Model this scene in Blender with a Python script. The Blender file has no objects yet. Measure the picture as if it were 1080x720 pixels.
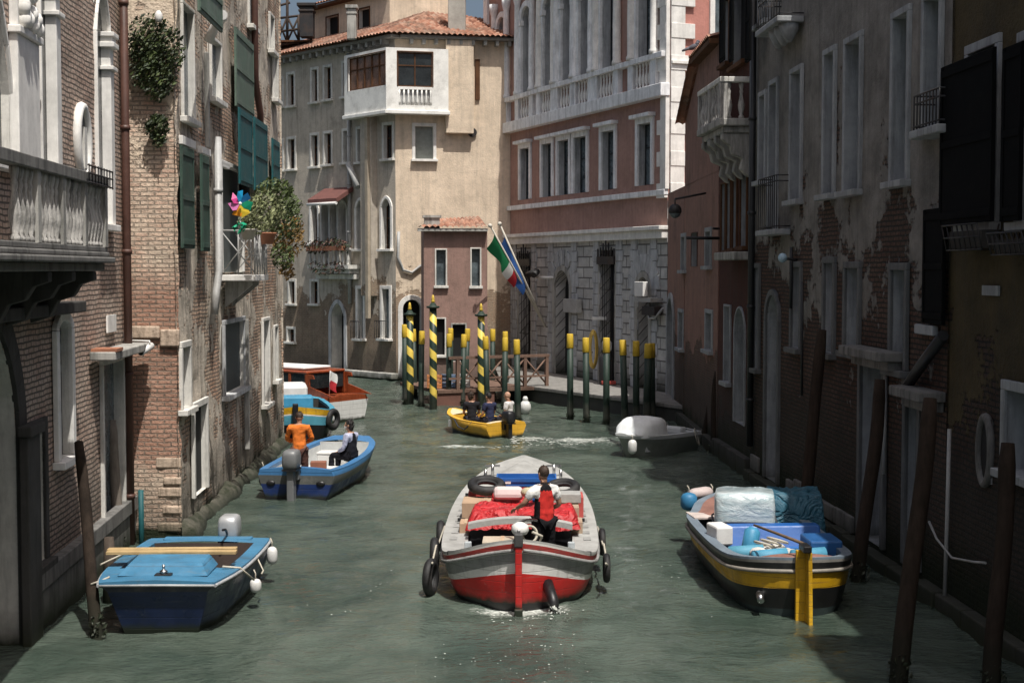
import bpy, bmesh, math, random
from mathutils import Vector, Matrix, noise
random.seed(7)
R = math.radians; PI = math.pi
SC = bpy.context.scene; COL = SC.collection
V = Vector

# ------------------------------------------------------------------ camera model
F = 1500.0; CAMH = 5.0; PITCH = math.atan(77.0/F)
def ray(px, py):
    x = (px-540)/F; y = (360-py)/F
    return V((x, math.cos(PITCH)+y*math.sin(PITCH), -math.sin(PITCH)+y*math.cos(PITCH)))
def on_z(px, py, z=0.0):
    d = ray(px, py); t = (z-CAMH)/d.z
    return V((d.x*t, d.y*t, z))
def W(px, py): return on_z(px, py, 0.0)
def on_y(px, py, Y):
    d = ray(px, py); t = Y/d.y
    return V((d.x*t, Y, CAMH+d.z*t))

# ------------------------------------------------------------------ object helpers
MWD = {}
def thing(name, label, cat, loc=(0,0,0), rotz=0, group=None):
    o = bpy.data.objects.new(name, None); COL.objects.link(o)
    o.empty_display_size = .2
    o.location = loc; o.rotation_euler = (0,0,rotz)
    o['label'] = label; o['category'] = cat
    if group: o['group'] = group
    MWD[o.name] = Matrix.Translation(V(loc)) @ Matrix.Rotation(rotz,4,'Z')
    return o
def tag(o, label=None, cat=None, group=None, kind=None):
    if label: o['label'] = label
    if cat: o['category'] = cat
    if group: o['group'] = group
    if kind: o['kind'] = kind
    return o
def copy_tree(o, parent=None):
    c = o.copy(); COL.objects.link(c); c.parent = parent
    for ch in list(o.children): copy_tree(ch, c)
    return c

class MB:
    def __init__(s, world=False): s.v=[]; s.f=[]; s.m=[]; s.uv=[]; s.sm=[]; s.world=world
    def face(s, idx, m=0, uv=None, smooth=False):
        s.f.append(tuple(idx)); s.m.append(m); s.uv.append(uv); s.sm.append(smooth)
    def poly(s, pts, m=0, uv=None, smooth=False):
        b=len(s.v); s.v += [V(p) for p in pts]; s.face(range(b,b+len(pts)), m, uv, smooth)
    def hexa(s, p, m=0):          # p: 8 points, bottom 4 ccw then top 4
        b=len(s.v); s.v += [V(q) for q in p]
        for q in ((0,3,2,1),(4,5,6,7),(0,1,5,4),(1,2,6,5),(2,3,7,6),(3,0,4,7)):
            s.face([b+i for i in q], m)
    def box(s, c, size, rz=0, m=0, rx=0, ry=0):
        x,y,z=[a/2 for a in size]
        M=Matrix.Translation(V(c))@Matrix.Rotation(rz,4,'Z')@Matrix.Rotation(ry,4,'Y')@Matrix.Rotation(rx,4,'X')
        s.hexa([M@V(q) for q in ((-x,-y,-z),(x,-y,-z),(x,y,-z),(-x,y,-z),(-x,-y,z),(x,-y,z),(x,y,z),(-x,y,z))], m)
    def ring(s, c, u, w, r, n, ph=0):
        b=len(s.v)
        for i in range(n):
            a=2*PI*i/n+ph; s.v.append(V(c)+u*(math.cos(a)*r)+w*(math.sin(a)*r))
        return b
    def tube(s, pts, r, n=8, m=0, cap=True, closed=False):
        pts=[V(p) for p in pts]; N=len(pts); rs=r if isinstance(r,(list,tuple)) else [r]*N
        bs=[]; up=None
        for i,p in enumerate(pts):
            if closed: t=pts[(i+1)%N]-pts[i-1]
            else: t=pts[min(i+1,N-1)]-pts[max(i-1,0)]
            t.normalize()
            if up is None:
                up=V((0,0,1)) if abs(t.z)<.9 else V((1,0,0))
            u=(up-t*up.dot(t)).normalized(); w=t.cross(u); up=u
            bs.append(s.ring(p,u,w,rs[i],n))
        for k in range(N if closed else N-1):
            a=bs[k]; b=bs[(k+1)%N]
            for i in range(n):
                j=(i+1)%n; s.face((a+i,a+j,b+j,b+i),m,None,True)
        if cap and not closed:
            s.face([bs[0]+i for i in reversed(range(n))],m); s.face([bs[-1]+i for i in range(n)],m)
    def cyl(s, p0, p1, r0, r1=None, n=12, m=0): s.tube([p0,p1],[r0,r0 if r1 is None else r1],n,m)
    def lathe(s, c, prof, n=12, m=0):
        c=V(c); bs=[s.ring(c+V((0,0,z)),V((1,0,0)),V((0,1,0)),max(r,.0005),n) for r,z in prof]
        for k in range(len(bs)-1):
            for i in range(n):
                j=(i+1)%n; s.face((bs[k]+i,bs[k]+j,bs[k+1]+j,bs[k+1]+i),m,None,True)
        s.face([bs[0]+i for i in reversed(range(n))],m); s.face([bs[-1]+i for i in range(n)],m)
    def ball(s, c, r, n=12, m=0, M=None):
        r=V(r) if isinstance(r,(tuple,list,Vector)) else V((r,r,r)); c=V(c); rows=n//2+1; b=len(s.v)
        for k in range(rows+1):
            t=PI*k/rows
            for i in range(n):
                a=2*PI*i/n; p=V((math.sin(t)*math.cos(a)*r.x,math.sin(t)*math.sin(a)*r.y,math.cos(t)*r.z))
                s.v.append(c+(M@p if M else p))
        for k in range(rows):
            for i in range(n):
                j=(i+1)%n; s.face((b+k*n+i,b+(k+1)*n+i,b+(k+1)*n+j,b+k*n+j),m,None,True)
    def torus(s, c, Rr, r, axis=(0,0,1), n=24, k=10, m=0):
        ax=V(axis).normalized(); u=ax.orthogonal().normalized(); w=ax.cross(u)
        s.tube([V(c)+u*(math.cos(2*PI*i/n)*Rr)+w*(math.sin(2*PI*i/n)*Rr) for i in range(n)],r,k,m,closed=True)
    def prism(s, poly, off, m=0):  # poly: list of points, extruded by vector
        off=V(off); n=len(poly); b=len(s.v); s.v += [V(p) for p in poly]+[V(p)+off for p in poly]
        s.face(list(reversed(range(b,b+n))),m); s.face(range(b+n,b+2*n),m)
        for i in range(n):
            j=(i+1)%n; s.face((b+i,b+j,b+n+j,b+n+i),m)
    def add_mesh(s, me, M=None, m=0, smooth=True):
        b=len(s.v)
        for q in me.vertices: s.v.append((M@q.co) if M else q.co.copy())
        for p in me.polygons: s.face([b+i for i in p.vertices],m,None,smooth)
    def leaves(s, c, rad, n, size, m=0, shell=.55, nm=1, flat=0):
        c=V(c); rad=V(rad)
        for _ in range(n):
            while True:
                d=V((random.uniform(-1,1),random.uniform(-1,1),random.uniform(-1,1)))
                if .01<d.length<1: break
            k=d.length; k2=k**shell; p=c+V((d.x/k*k2*rad.x,d.y/k*k2*rad.y,d.z/k*k2*rad.z))
            a=V((random.gauss(0,1),random.gauss(0,1),random.gauss(0,1)-flat)).normalized()
            u=a.orthogonal().normalized(); w=a.cross(u); q=size*random.uniform(.45,1.75)
            s.poly([p-u*q,p-w*q*.5+a*q*.15,p+u*q,p+w*q*.5+a*q*.15],m if nm==1 else m+random.randrange(nm))
    def build(s, name, mats, parent=None, bevel=0, smooth=None):
        me=bpy.data.meshes.new(name)
        vs=s.v
        if s.world and parent is not None:
            inv=MWD[parent.name].inverted(); vs=[inv@q for q in s.v]
        me.from_pydata([tuple(q) for q in vs],[],s.f)
        if not isinstance(mats,(list,tuple)): mats=[mats]
        for k in mats: me.materials.append(k)
        me.polygons.foreach_set('material_index',s.m)
        sm=s.sm if smooth is None else [smooth]*len(s.f)
        me.polygons.foreach_set('use_smooth',sm)
        if any(u is not None for u in s.uv):
            l=me.uv_layers.new(name='UVMap'); i=0; buf=[]
            for f,u in zip(s.f,s.uv):
                if u is None: u=[(0,0)]*len(f)
                for q in u: buf += [q[0],q[1]]
            l.data.foreach_set('uv',buf)
        me.update()
        o=bpy.data.objects.new(name,me); COL.objects.link(o)
        if parent is not None:
            o.parent=parent; MWD[o.name]=MWD[parent.name]
        if bevel:
            b=o.modifiers.new('bevel','BEVEL'); b.width=bevel; b.segments=2; b.limit_method='ANGLE'; b.angle_limit=R(40)
        return o

def parts(mb, name, mats, parent, bevel=0):
    """every separate piece of the mesh becomes a part of its own"""
    up=list(range(len(mb.v)))
    def find(a):
        while up[a]!=a: up[a]=up[up[a]]; a=up[a]
        return a
    for f in mb.f:
        a=find(f[0])
        for q in f[1:]: up[find(q)]=a
    g={}
    for k,f in enumerate(mb.f): g.setdefault(find(f[0]),[]).append(k)
    for ks in g.values():
        m=MB(mb.world); ix={}
        for k in ks:
            for q in mb.f[k]:
                if q not in ix: ix[q]=len(m.v); m.v.append(mb.v[q])
            m.face([ix[q] for q in mb.f[k]],mb.m[k],mb.uv[k],mb.sm[k])
        o=m.build(name,mats,parent,bevel)
    return o
# ------------------------------------------------------------------ materials
class NT:
    def __init__(s, name):
        s.m=bpy.data.materials.new(name); s.m.use_nodes=True; s.t=s.m.node_tree
        s.b=s.t.nodes['Principled BSDF']; s.out=s.t.nodes['Material Output']
    def n(s, typ, ins=None, **kw):
        q=s.t.nodes.new('ShaderNode'+typ)
        for k,v in kw.items(): setattr(q,k,v)
        for k,v in (ins or {}).items(): s.set(q.inputs[k],v)
        return q
    def set(s, sock, v):
        if isinstance(v,bpy.types.NodeSocket): s.t.links.new(v,sock)
        else:
            if isinstance(v,(tuple,list)) and len(v)==3 and sock.type=='RGBA': v=(*v,1)
            sock.default_value=v
    def obj(s): return s.n('TexCoord').outputs['Object']
    def uv(s): return s.n('TexCoord').outputs['UV']
    def z(s):
        g=s.n('NewGeometry').outputs['Position']; return s.n('SeparateXYZ',{0:g}).outputs[2]
    def noise(s, vec, sc, det=4, ro=.55, dist=0):
        return s.n('TexNoise',{'Vector':vec,'Scale':sc,'Detail':det,'Roughness':ro,'Distortion':dist}).outputs[0]
    def ncol(s, vec, sc, det=2): return s.n('TexNoise',{'Vector':vec,'Scale':sc,'Detail':det}).outputs[1]
    def mapv(s, vec, scale=(1,1,1), loc=(0,0,0)): return s.n('Mapping',{'Vector':vec,'Scale':scale,'Location':loc}).outputs[0]
    def math(s, op, a, b=0.0, clamp=False): return s.n('Math',{0:a,1:b},operation=op,use_clamp=clamp).outputs[0]
    def rng(s, v, a, b, c=0.0, d=1.0): return s.n('MapRange',{0:v,1:a,2:b,3:c,4:d}).outputs[0]
    def mix(s, f, a, b, bl='MIX'):
        q=s.n('Mix',data_type='RGBA',blend_type=bl); s.set(q.inputs[0],f); s.set(q.inputs[6],a); s.set(q.inputs[7],b); return q.outputs[2]
    def mixf(s, f, a, b):
        q=s.n('Mix',data_type='FLOAT'); s.set(q.inputs[0],f); s.set(q.inputs[2],a); s.set(q.inputs[3],b); return q.outputs[0]
    def bump(s, h, st=.5, d=.02, nrm=None):
        i={'Height':h,'Strength':st,'Distance':d}
        if nrm is not None: i['Normal']=nrm
        return s.n('Bump',i).outputs[0]
    def fin(s, col, rough=.6, nrm=None, metal=0.0, spec=None):
        s.set(s.b.inputs['Base Color'],col); s.set(s.b.inputs['Roughness'],rough); s.set(s.b.inputs['Metallic'],metal)
        if nrm is not None: s.set(s.b.inputs['Normal'],nrm)
        if spec is not None: s.set(s.b.inputs['Specular IOR Level'],spec)
        return s.m
def dk(c,k): return tuple(min(1,a*k) for a in c)
_mc={}
def pm(name, col, rough=.55, var=.3, sc=3.0, bump=.15, metal=0.0, dirt=None, dsc=1.5, damt=.45):
    """painted / plain weathered surface"""
    if name in _mc: return _mc[name]
    t=NT(name); o=t.obj()
    a=t.noise(o,sc,6,.65); b=t.noise(o,sc*9,3)
    c=t.mix(t.rng(a,.3,.7),dk(col,1-var),dk(col,1+var*.6))
    c=t.mix(t.math('MULTIPLY',t.rng(b,.45,.75),.35),c,dk(col,1-var*1.4))
    if dirt:
        f=t.rng(t.noise(o,dsc,8,.7),.5,.68); c=t.mix(t.math('MULTIPLY',f,damt),c,dirt)
    r=t.mixf(t.rng(a,.3,.7),max(.05,rough-.1),min(1,rough+.15))
    n=t.bump(t.math('ADD',b,t.math('MULTIPLY',a,2.0)),bump,.01)
    _mc[name]=t.fin(c,r,n,metal); return _mc[name]

def hull_paint(name, col, rough=.45, var=.25, worn=(.2,.18,.16), amt=.5, slime=True, spec=.5):
    """boat paint: faded patches, scrapes along the hull, drips and a slime line"""
    if name in _mc: return _mc[name]
    t=NT(name); o=t.obj(); z=t.n('SeparateXYZ',{0:o}).outputs[2]
    c=t.mix(t.rng(t.noise(o,1.6,6,.7),.3,.7),dk(col,1-var),dk(col,1+var*.7))
    sc=t.noise(t.mapv(o,(1.2,1.2,14)),1.3,6,.75); c=t.mix(t.math('MULTIPLY',t.rng(sc,.57,.66),amt),c,worn)
    dr=t.noise(t.mapv(o,(9,9,.8)),1.2,5,.7); c=t.mix(t.math('MULTIPLY',t.rng(dr,.52,.72),amt*.7),c,dk(worn,.45))
    sp=t.noise(o,11,4,.8); c=t.mix(t.math('MULTIPLY',t.rng(sp,.62,.68),amt*.8),c,dk(worn,1.3))
    if slime:
        zz=t.math('ADD',z,t.math('MULTIPLY',t.noise(o,5,5,.7),.16)); c=t.mix(t.rng(zz,.24,.15),c,(.018,.024,.014))
    r=t.mixf(t.rng(t.noise(o,3,5),.35,.7),rough*.7,min(1,rough+.3))
    zf=t.math('FRACT',t.math('MULTIPLY',t.math('ADD',z,t.math('MULTIPLY',t.noise(o,1.0,2),.03)),6.2)); seam=t.rng(t.math('ABSOLUTE',t.math('SUBTRACT',zf,.5)),.0,.05)
    c=t.mix(t.math('MULTIPLY',t.math('SUBTRACT',1.0,seam),.45),c,dk(worn,.3))
    hh=t.math('ADD',t.math('ADD',t.noise(o,2.2,4),t.math('MULTIPLY',sp,.3)),t.math('MULTIPLY',seam,.5))
    _mc[name]=t.fin(c,r,t.bump(hh,.35,.02),0.0,spec); return _mc[name]
def brick_nodes(t, uv, c1, c2, c3, mortar, rowh=.07, bw=.25, mort=.011):
    dn=t.n('VectorMath',{0:t.ncol(uv,2.2),1:(.5,.5,.5)},operation='SUBTRACT').outputs[0]
    dn=t.n('VectorMath',{0:dn,'Scale':.05},operation='SCALE').outputs[0]
    uvd=t.n('VectorMath',{0:uv,1:dn},operation='ADD').outputs[0]
    bt=t.n('TexBrick',{'Vector':uvd,'Color1':(0,0,0),'Color2':(1,1,1),'Mortar':(.5,.5,.5),'Scale':1.0,'Mortar Size':mort,'Mortar Smooth':.35,'Bias':0.0,'Brick Width':bw,'Row Height':rowh},offset=.5)
    col=t.mix(bt.outputs[0],c1,c2)
    col=t.mix(t.rng(t.noise(uv,1.1,5,.7),.42,.62),col,c3)
    col=t.mix(t.rng(t.noise(uv,24,3),.35,.75),col,dk(c1,.6))
    col=t.mix(bt.outputs[1],col,mortar)
    return col, bt.outputs[1], uvd

def wall_mat(name, p1, p2, b1, b2, b3, mortar, expose=0.0, zlow=None, zs=.25, damp_shade=1.0, rowh=.07, bumpd=.03, streak=.5, grime=(.03,.03,.025), sc=.55, ztop=None, mort=.011, red=None):
    t=NT(name); uv=t.uv(); z=t.z()
    bc,bm,uvd=brick_nodes(t,uv,b1,b2,b3,mortar,rowh,mort=mort)
    pc=t.mix(t.rng(t.noise(uv,.9,6,.7),.35,.65),p1,p2)
    pc=t.mix(t.math('MULTIPLY',t.rng(t.noise(uv,5,6,.7),.45,.8),.5),pc,dk(p1,.55))
    m=t.math('ADD',t.noise(uv,sc,7,.68),expose)
    if zlow is not None: m=t.math('ADD',m,t.math('MULTIPLY',t.math('SUBTRACT',zlow,z),zs))
    mask=t.rng(m,.0-.012,.012) if False else t.rng(m,.488,.512)
    c=t.mix(mask,pc,bc)
    if red: c=t.mix(t.math('MULTIPLY',t.math('MULTIPLY',t.rng(t.math('ADD',z,t.noise(uv,1.5,4)),red[0]+.6,red[0]),t.rng(t.math('ADD',z,t.noise(uv,1.5,4)),red[1]+.3,red[1]+.7)),t.math('MULTIPLY',mask,.75)),c,t.mix(bm,t.mix(t.noise(uv,5,4),(.33,.15,.10),(.46,.24,.17)),(.24,.17,.13)))
    # vertical rain streaks
    st=t.noise(t.mapv(uv,(3.0,.18,1)),1.6,7,.7)
    c=t.mix(t.math('MULTIPLY',t.rng(st,.48,.75),streak),c,dk(grime,2.2))
    st2=t.noise(t.mapv(uv,(6.5,.10,1),(3,1,0)),1.6,5,.65)
    c=t.mix(t.math('MULTIPLY',t.rng(st2,.53,.68),min(1,streak*1.1) if streak>.6 else streak*.25),c,dk(grime,1.3))
    # grime patches
    gp=t.noise(t.mapv(uv,(1,1,1),(7,3,0)),.7,6,.75)
    c=t.mix(t.math('MULTIPLY',t.rng(gp,.52,.72),streak*.8),c,grime)
    # salt line and algae near the water, plus shade painted on lower walls
    zz=t.math('ADD',z,t.math('MULTIPLY',t.math('SUBTRACT',t.noise(uv,1.4,6),.5),1.1))
    if damp_shade>0:
        c=t.mix(t.rng(zz,damp_shade+1.0,damp_shade,0,.55),c,dk(grime,1.6))
        c=t.mix(t.rng(zz,damp_shade*.6,damp_shade*.25),c,(.022,.028,.015))
    hb=t.math('MULTIPLY',t.math('SUBTRACT',1.0,bm),mask)
    h=t.math('ADD',t.math('MULTIPLY',t.math('SUBTRACT',1.0,mask),1.3),hb)
    h=t.math('ADD',h,t.math('MULTIPLY',t.noise(uv,14,5,.7),.55))
    n=t.bump(h,.9,bumpd)
    return t.fin(c,.92,n,spec=.2)

def stone_mat(name, col, dirt=(.05,.05,.045), amt=.6, sc=1.2, bump=.3):
    t=NT(name); o=t.obj()
    c=t.mix(t.rng(t.noise(o,sc*2,7,.7),.3,.7),dk(col,.75),dk(col,1.08))
    st=t.noise(t.mapv(o,(2.6,2.6,.35)),sc*1.5,8,.72)
    c=t.mix(t.math('MULTIPLY',t.rng(st,.46,.68),amt),c,dirt)
    c=t.mix(t.rng(t.math('ADD',t.z(),t.math('MULTIPLY',t.noise(o,2,5),.5)),.75,.3),c,(.03,.035,.02))
    n=t.bump(t.noise(o,16,6,.7),bump,.02)
    return t.fin(c,.85,n,spec=.25)

def ashlar_mat(name, c1, c2, joint, bw=1.1, rh=.42):
    t=NT(name); uv=t.uv()
    bt=t.n('TexBrick',{'Vector':uv,'Color1':(0,0,0),'Color2':(1,1,1),'Mortar':(.5,.5,.5),'Scale':1.0,'Mortar Size':.03,'Mortar Smooth':.6,'Brick Width':bw,'Row Height':rh},offset=.5)
    c=t.mix(bt.outputs[0],c1,c2)
    c=t.mix(t.rng(t.noise(uv,1.3,8,.72),.4,.68),c,dk(c1,.5))
    st=t.noise(t.mapv(uv,(3,.2,1)),1.3,7,.7)
    c=t.mix(t.math('MULTIPLY',t.rng(st,.5,.7),.6),c,(.5,.49,.46))
    c=t.mix(bt.outputs[1],c,joint)
    c=t.mix(t.rng(t.z(),1.6,.6),c,(.05,.05,.04))
    h=t.math('ADD',t.math('SUBTRACT',1.0,bt.outputs[1]),t.math('MULTIPLY',t.noise(uv,9,6,.7),.5))
    return t.fin(c,.9,t.bump(h,1.0,.05),spec=.2)

def glass_mat(name, col, rough=.12):
    t=NT(name); o=t.obj()
    c=t.mix(t.rng(t.noise(o,1.3,4),.4,.65),col,dk(col,2.5))
    return t.fin(c,t.rng(t.noise(o,5,3),.3,.7,rough,rough+.25),t.bump(t.noise(o,2.5,2),.08,.02))
def wood_mat(name, c1, c2, rough=.75, axis=(.6,.6,.06), wet=None):
    t=NT(name); o=t.obj()
    g=t.noise(t.mapv(o,tuple(a*22 for a in axis)),1.0,6,.7)
    c=t.mix(t.rng(g,.3,.7),c1,c2)
    c=t.mix(t.rng(t.noise(o,1.2,6,.7),.45,.75),c,dk(c1,.5))
    if wet: c=t.mix(t.rng(t.math('ADD',t.z(),t.math('MULTIPLY',t.noise(o,3,4),.6)),wet+.75,wet),c,(.015,.018,.012))
    return t.fin(c,rough,t.bump(g,.6,.02),spec=.5 if rough<.5 else .15)
def leaf_mat(name, col, k=1.5):
    t=NT(name); g=t.n('NewGeometry').outputs['Random Per Island']; o=t.obj()
    c=t.mix(g,dk(col,.55),dk(col,k)); c=t.mix(t.rng(t.noise(o,2.5,3),.35,.7),c,dk(col,.5))
    t.fin(c,.6); t.set(t.b.inputs['Subsurface Weight'],0.0)
    return t.m
# ------------------------------------------------------------------ palette
STONE=stone_mat('istrian_stone',(.72,.70,.65),(.12,.12,.11),.45)
STONE_B=stone_mat('bright_stone',(.84,.82,.78),(.3,.29,.27),.3,bump=.15)
STONE_P=stone_mat('palace_stone',(.88,.89,.90),(.22,.22,.22),.5)
STONE_O=stone_mat('old_balcony_stone',(.50,.48,.45),(.07,.07,.065),1.0,2.2,.6)
STONE_D=stone_mat('dark_stone',(.42,.41,.38),(.05,.05,.045),.8)
STONE_S=stone_mat('shaded_stone',(.50,.51,.52),(.05,.05,.05),.6)
GLASS=glass_mat('dark_glass',(.010,.012,.013))
GLASS_B=glass_mat('grey_glass',(.055,.068,.075),.18)
DARK=pm('dark_interior',(.008,.008,.008),.95,.3)
SH_GREEN=pm('green_shutter_paint',(.035,.075,.055),.7,.35,2.5,.3,dirt=(.1,.11,.1))
SH_SAGE=pm('sage_shutter_paint',(.10,.15,.115),.7,.3,2.5,.3,dirt=(.2,.22,.2))
SH_TEAL=pm('teal_shutter_paint',(.006,.085,.095),.6,.25,2.5,.2)
SH_GREY=pm('grey_shutter_paint',(.07,.085,.085),.7,.3,2.5,.3)
SH_BLACK=pm('black_shutter_paint',(.004,.0045,.005),.95,.3,2.5,.2); SH_BLACK.node_tree.nodes['Principled BSDF'].inputs['Specular IOR Level'].default_value=.1
STONE_X=stone_mat('shade_black_stone',(.075,.072,.068),(.02,.02,.018),.7)  # near-black copy of the stone: deep waterside shade put into the colour
STONE_K=stone_mat('dirty_shade_stone',(.20,.195,.185),(.03,.03,.028),.8)  # dark from dirt and from shade put into the colour
IRON=pm('dark_iron',(.018,.018,.02),.6,.4,6,.3,dirt=(.08,.04,.02))
PIPE=pm('brown_pipe',(.10,.045,.032),.55,.3,2,.2,dirt=(.05,.03,.025))
PIPE_G=pm('grey_pipe',(.38,.38,.37),.5,.25,2,.2,dirt=(.15,.13,.11))
PIPE_D=pm('dark_pipe',(.02,.022,.024),.5,.3,3)
WHITE=pm('white_paint',(.75,.74,.72),.45,.12,2,.1,dirt=(.35,.34,.31),damt=.3)
CREAM=pm('cream_paint',(.62,.58,.50),.6,.15,2,.1)
WOODW=wood_mat('brown_joinery',(.085,.038,.02),(.14,.07,.035))
TERRA=pm('terracotta',(.36,.15,.085),.85,.3,4,.3)

# ------------------------------------------------------------------ walls
class Wall:
    def __init__(s,P0,P1):
        s.p=V((P0[0],P0[1],0)); e=V((P1[0],P1[1],0)); s.L=(e-s.p).length; s.d=(e-s.p)/s.L
        n=V((s.d.y,-s.d.x,0)); mid=(s.p+e)/2
        s.n=n if n.dot(-mid)>0 else -n
        s.rz=math.atan2(s.d.y,s.d.x); s.flip=(s.d.cross(V((0,0,1)))).dot(s.n)<0
    def pt(s,a,z,off=0.0): return s.p+s.d*a+s.n*off+V((0,0,z))
    def sz(s,px,py,off=0.0):
        d=ray(px,py); o=V((0,0,CAMH)); t=((s.p+s.n*off)-o).dot(s.n)/d.dot(s.n); q=o+d*t
        return (q-s.p).dot(s.d), q.z
    def rect(s,x0,y0,x1,y1,off=0.0):
        ym=(y0+y1)/2; a=s.sz(x0,ym,off)[0]; b=s.sz(x1,ym,off)[0]
        xm=(x0+x1)/2; z0=s.sz(xm,y1,off)[1]; z1=s.sz(xm,y0,off)[1]
        return dict(s0=min(a,b),s1=max(a,b),z0=z0,z1=z1)
    def near(s,at_s0=True): pass

def wbox(mb,w,s0,s1,z0,z1,o0,o1,m=0):
    """box on a wall from offset o0 to o1 (outwards)"""
    a=[w.pt(s0,z0,o0),w.pt(s1,z0,o0),w.pt(s1,z0,o1),w.pt(s0,z0,o1)]; up=V((0,0,z1-z0))
    p=a+[q+up for q in a]
    nf=len(mb.f)
    if not w.flip: p=[p[3],p[2],p[1],p[0],p[7],p[6],p[5],p[4]]
    mb.hexa(p,m)
    for k in range(nf,len(mb.f)):
        mb.uv[k]=[((mb.v[i]-w.p).dot(w.d)+(mb.v[i]-w.p).dot(w.n),mb.v[i].z) for i in mb.f[k]]
def arch_pts(o,n=10):
    """points of the arch curve from spring left to spring right"""
    s0,s1,z1=o['s0'],o['s1'],o['z1']; k=o.get('arch',0); r=(s1-s0)/2; rise=r*k; zs=z1-rise; c=(s0+s1)/2; P=[]
    if o.get('pointed'):
        for i in range(n+1):
            t=-1+2*i/n; P.append((c+t*r, zs+rise*(1-abs(t)**1.7)**.75))
    else:
        for i in range(n+1):
            a=PI*(1-i/n); P.append((c+r*math.cos(a), zs+rise*math.sin(a)))
    return zs,P
def wall_face(mb,w,s0,s1,z0,z1,ops,cell=.5,rough=.0,mi=0,mr=1,seed=0.0,edge=0.0):
    ops=[o for o in ops if o['s1']>s0+.02 and o['s0']<s1-.02]
    def cuts(a,b,xs,c):
        q=sorted(set([a,b]+[round(x,4) for x in xs if a<x<b])); r=[]
        for i in range(len(q)-1):
            n=max(1,int((q[i+1]-q[i])/c)); r+=[q[i]+(q[i+1]-q[i])*k/n for k in range(n)]
        return r+[q[-1]]
    S=cuts(s0,s1,[x for o in ops for x in (o['s0'],o['s1'])],cell); Z=cuts(z0,z1,[x for o in ops for x in (o['z0'],o['z1'])],cell)
    idx={}
    def vid(i,j):
        if (i,j) not in idx:
            a,z=S[i],Z[j]; off=0
            if rough:
                q=V((a*1.3+seed,z*1.3,seed)); off=-abs(noise.fractal(q,.9,2.0,5))*rough
                off+=noise.noise(V((a*.35+seed,z*.35,3.3)))*rough*1.2-rough*.6
                if edge and (a-s0<.01 or s1-a<.01): a+=(noise.noise(V((z*3.1,seed,1.7)))*edge)*(-1 if a-s0<.01 else 1)
            idx[(i,j)]=len(mb.v); mb.v.append(w.pt(a,z,off))
        return idx[(i,j)]
    for i in range(len(S)-1):
        for j in range(len(Z)-1):
            cs=(S[i]+S[i+1])/2; cz=(Z[j]+Z[j+1])/2
            if any(o['s0']<cs<o['s1'] and o['z0']<cz<o['z1'] for o in ops): continue
            q=[(i,j),(i+1,j),(i+1,j+1),(i,j+1)]
            if w.flip: q=q[::-1]
            mb.face([vid(*k) for k in q],mi,[(S[k[0]],Z[k[1]]) for k in q],rough>0)
    for o in ops:
        d=-o.get('depth',.22); a,b,c,e=o['s0'],o['s1'],o['z0'],o['z1']
        def Q(pts):
            if w.flip: pts=pts[::-1]
            mb.poly([w.pt(*p) for p in pts],mr,[(p[0]+p[2],p[1]+p[2]) for p in pts])
        if o.get('arch'):
            zs,P=arch_pts(o)
            mid=len(P)//2
            for i in range(len(P)-1):
                cn=(a,e) if i<mid else (b,e)
                pts=[(cn[0],cn[1],0),(P[i][0],P[i][1],0),(P[i+1][0],P[i+1][1],0)]
                if w.flip: pts=pts[::-1]
                mb.poly([w.pt(*p) for p in pts],mi,[(p[0],p[1]) for p in pts])
                Q([(P[i][0],P[i][1],0),(P[i][0],P[i][1],d),(P[i+1][0],P[i+1][1],d),(P[i+1][0],P[i+1][1],0)])
        else:
            zs=e; Q([(a,e,0),(a,e,d),(b,e,d),(b,e,0)])
        Q([(a,c,0),(a,c,d),(a,zs,d),(a,zs,0)]); Q([(b,zs,0),(b,zs,d),(b,c,d),(b,c,0)]); Q([(b,c,0),(b,c,d),(a,c,d),(a,c,0)])
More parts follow.
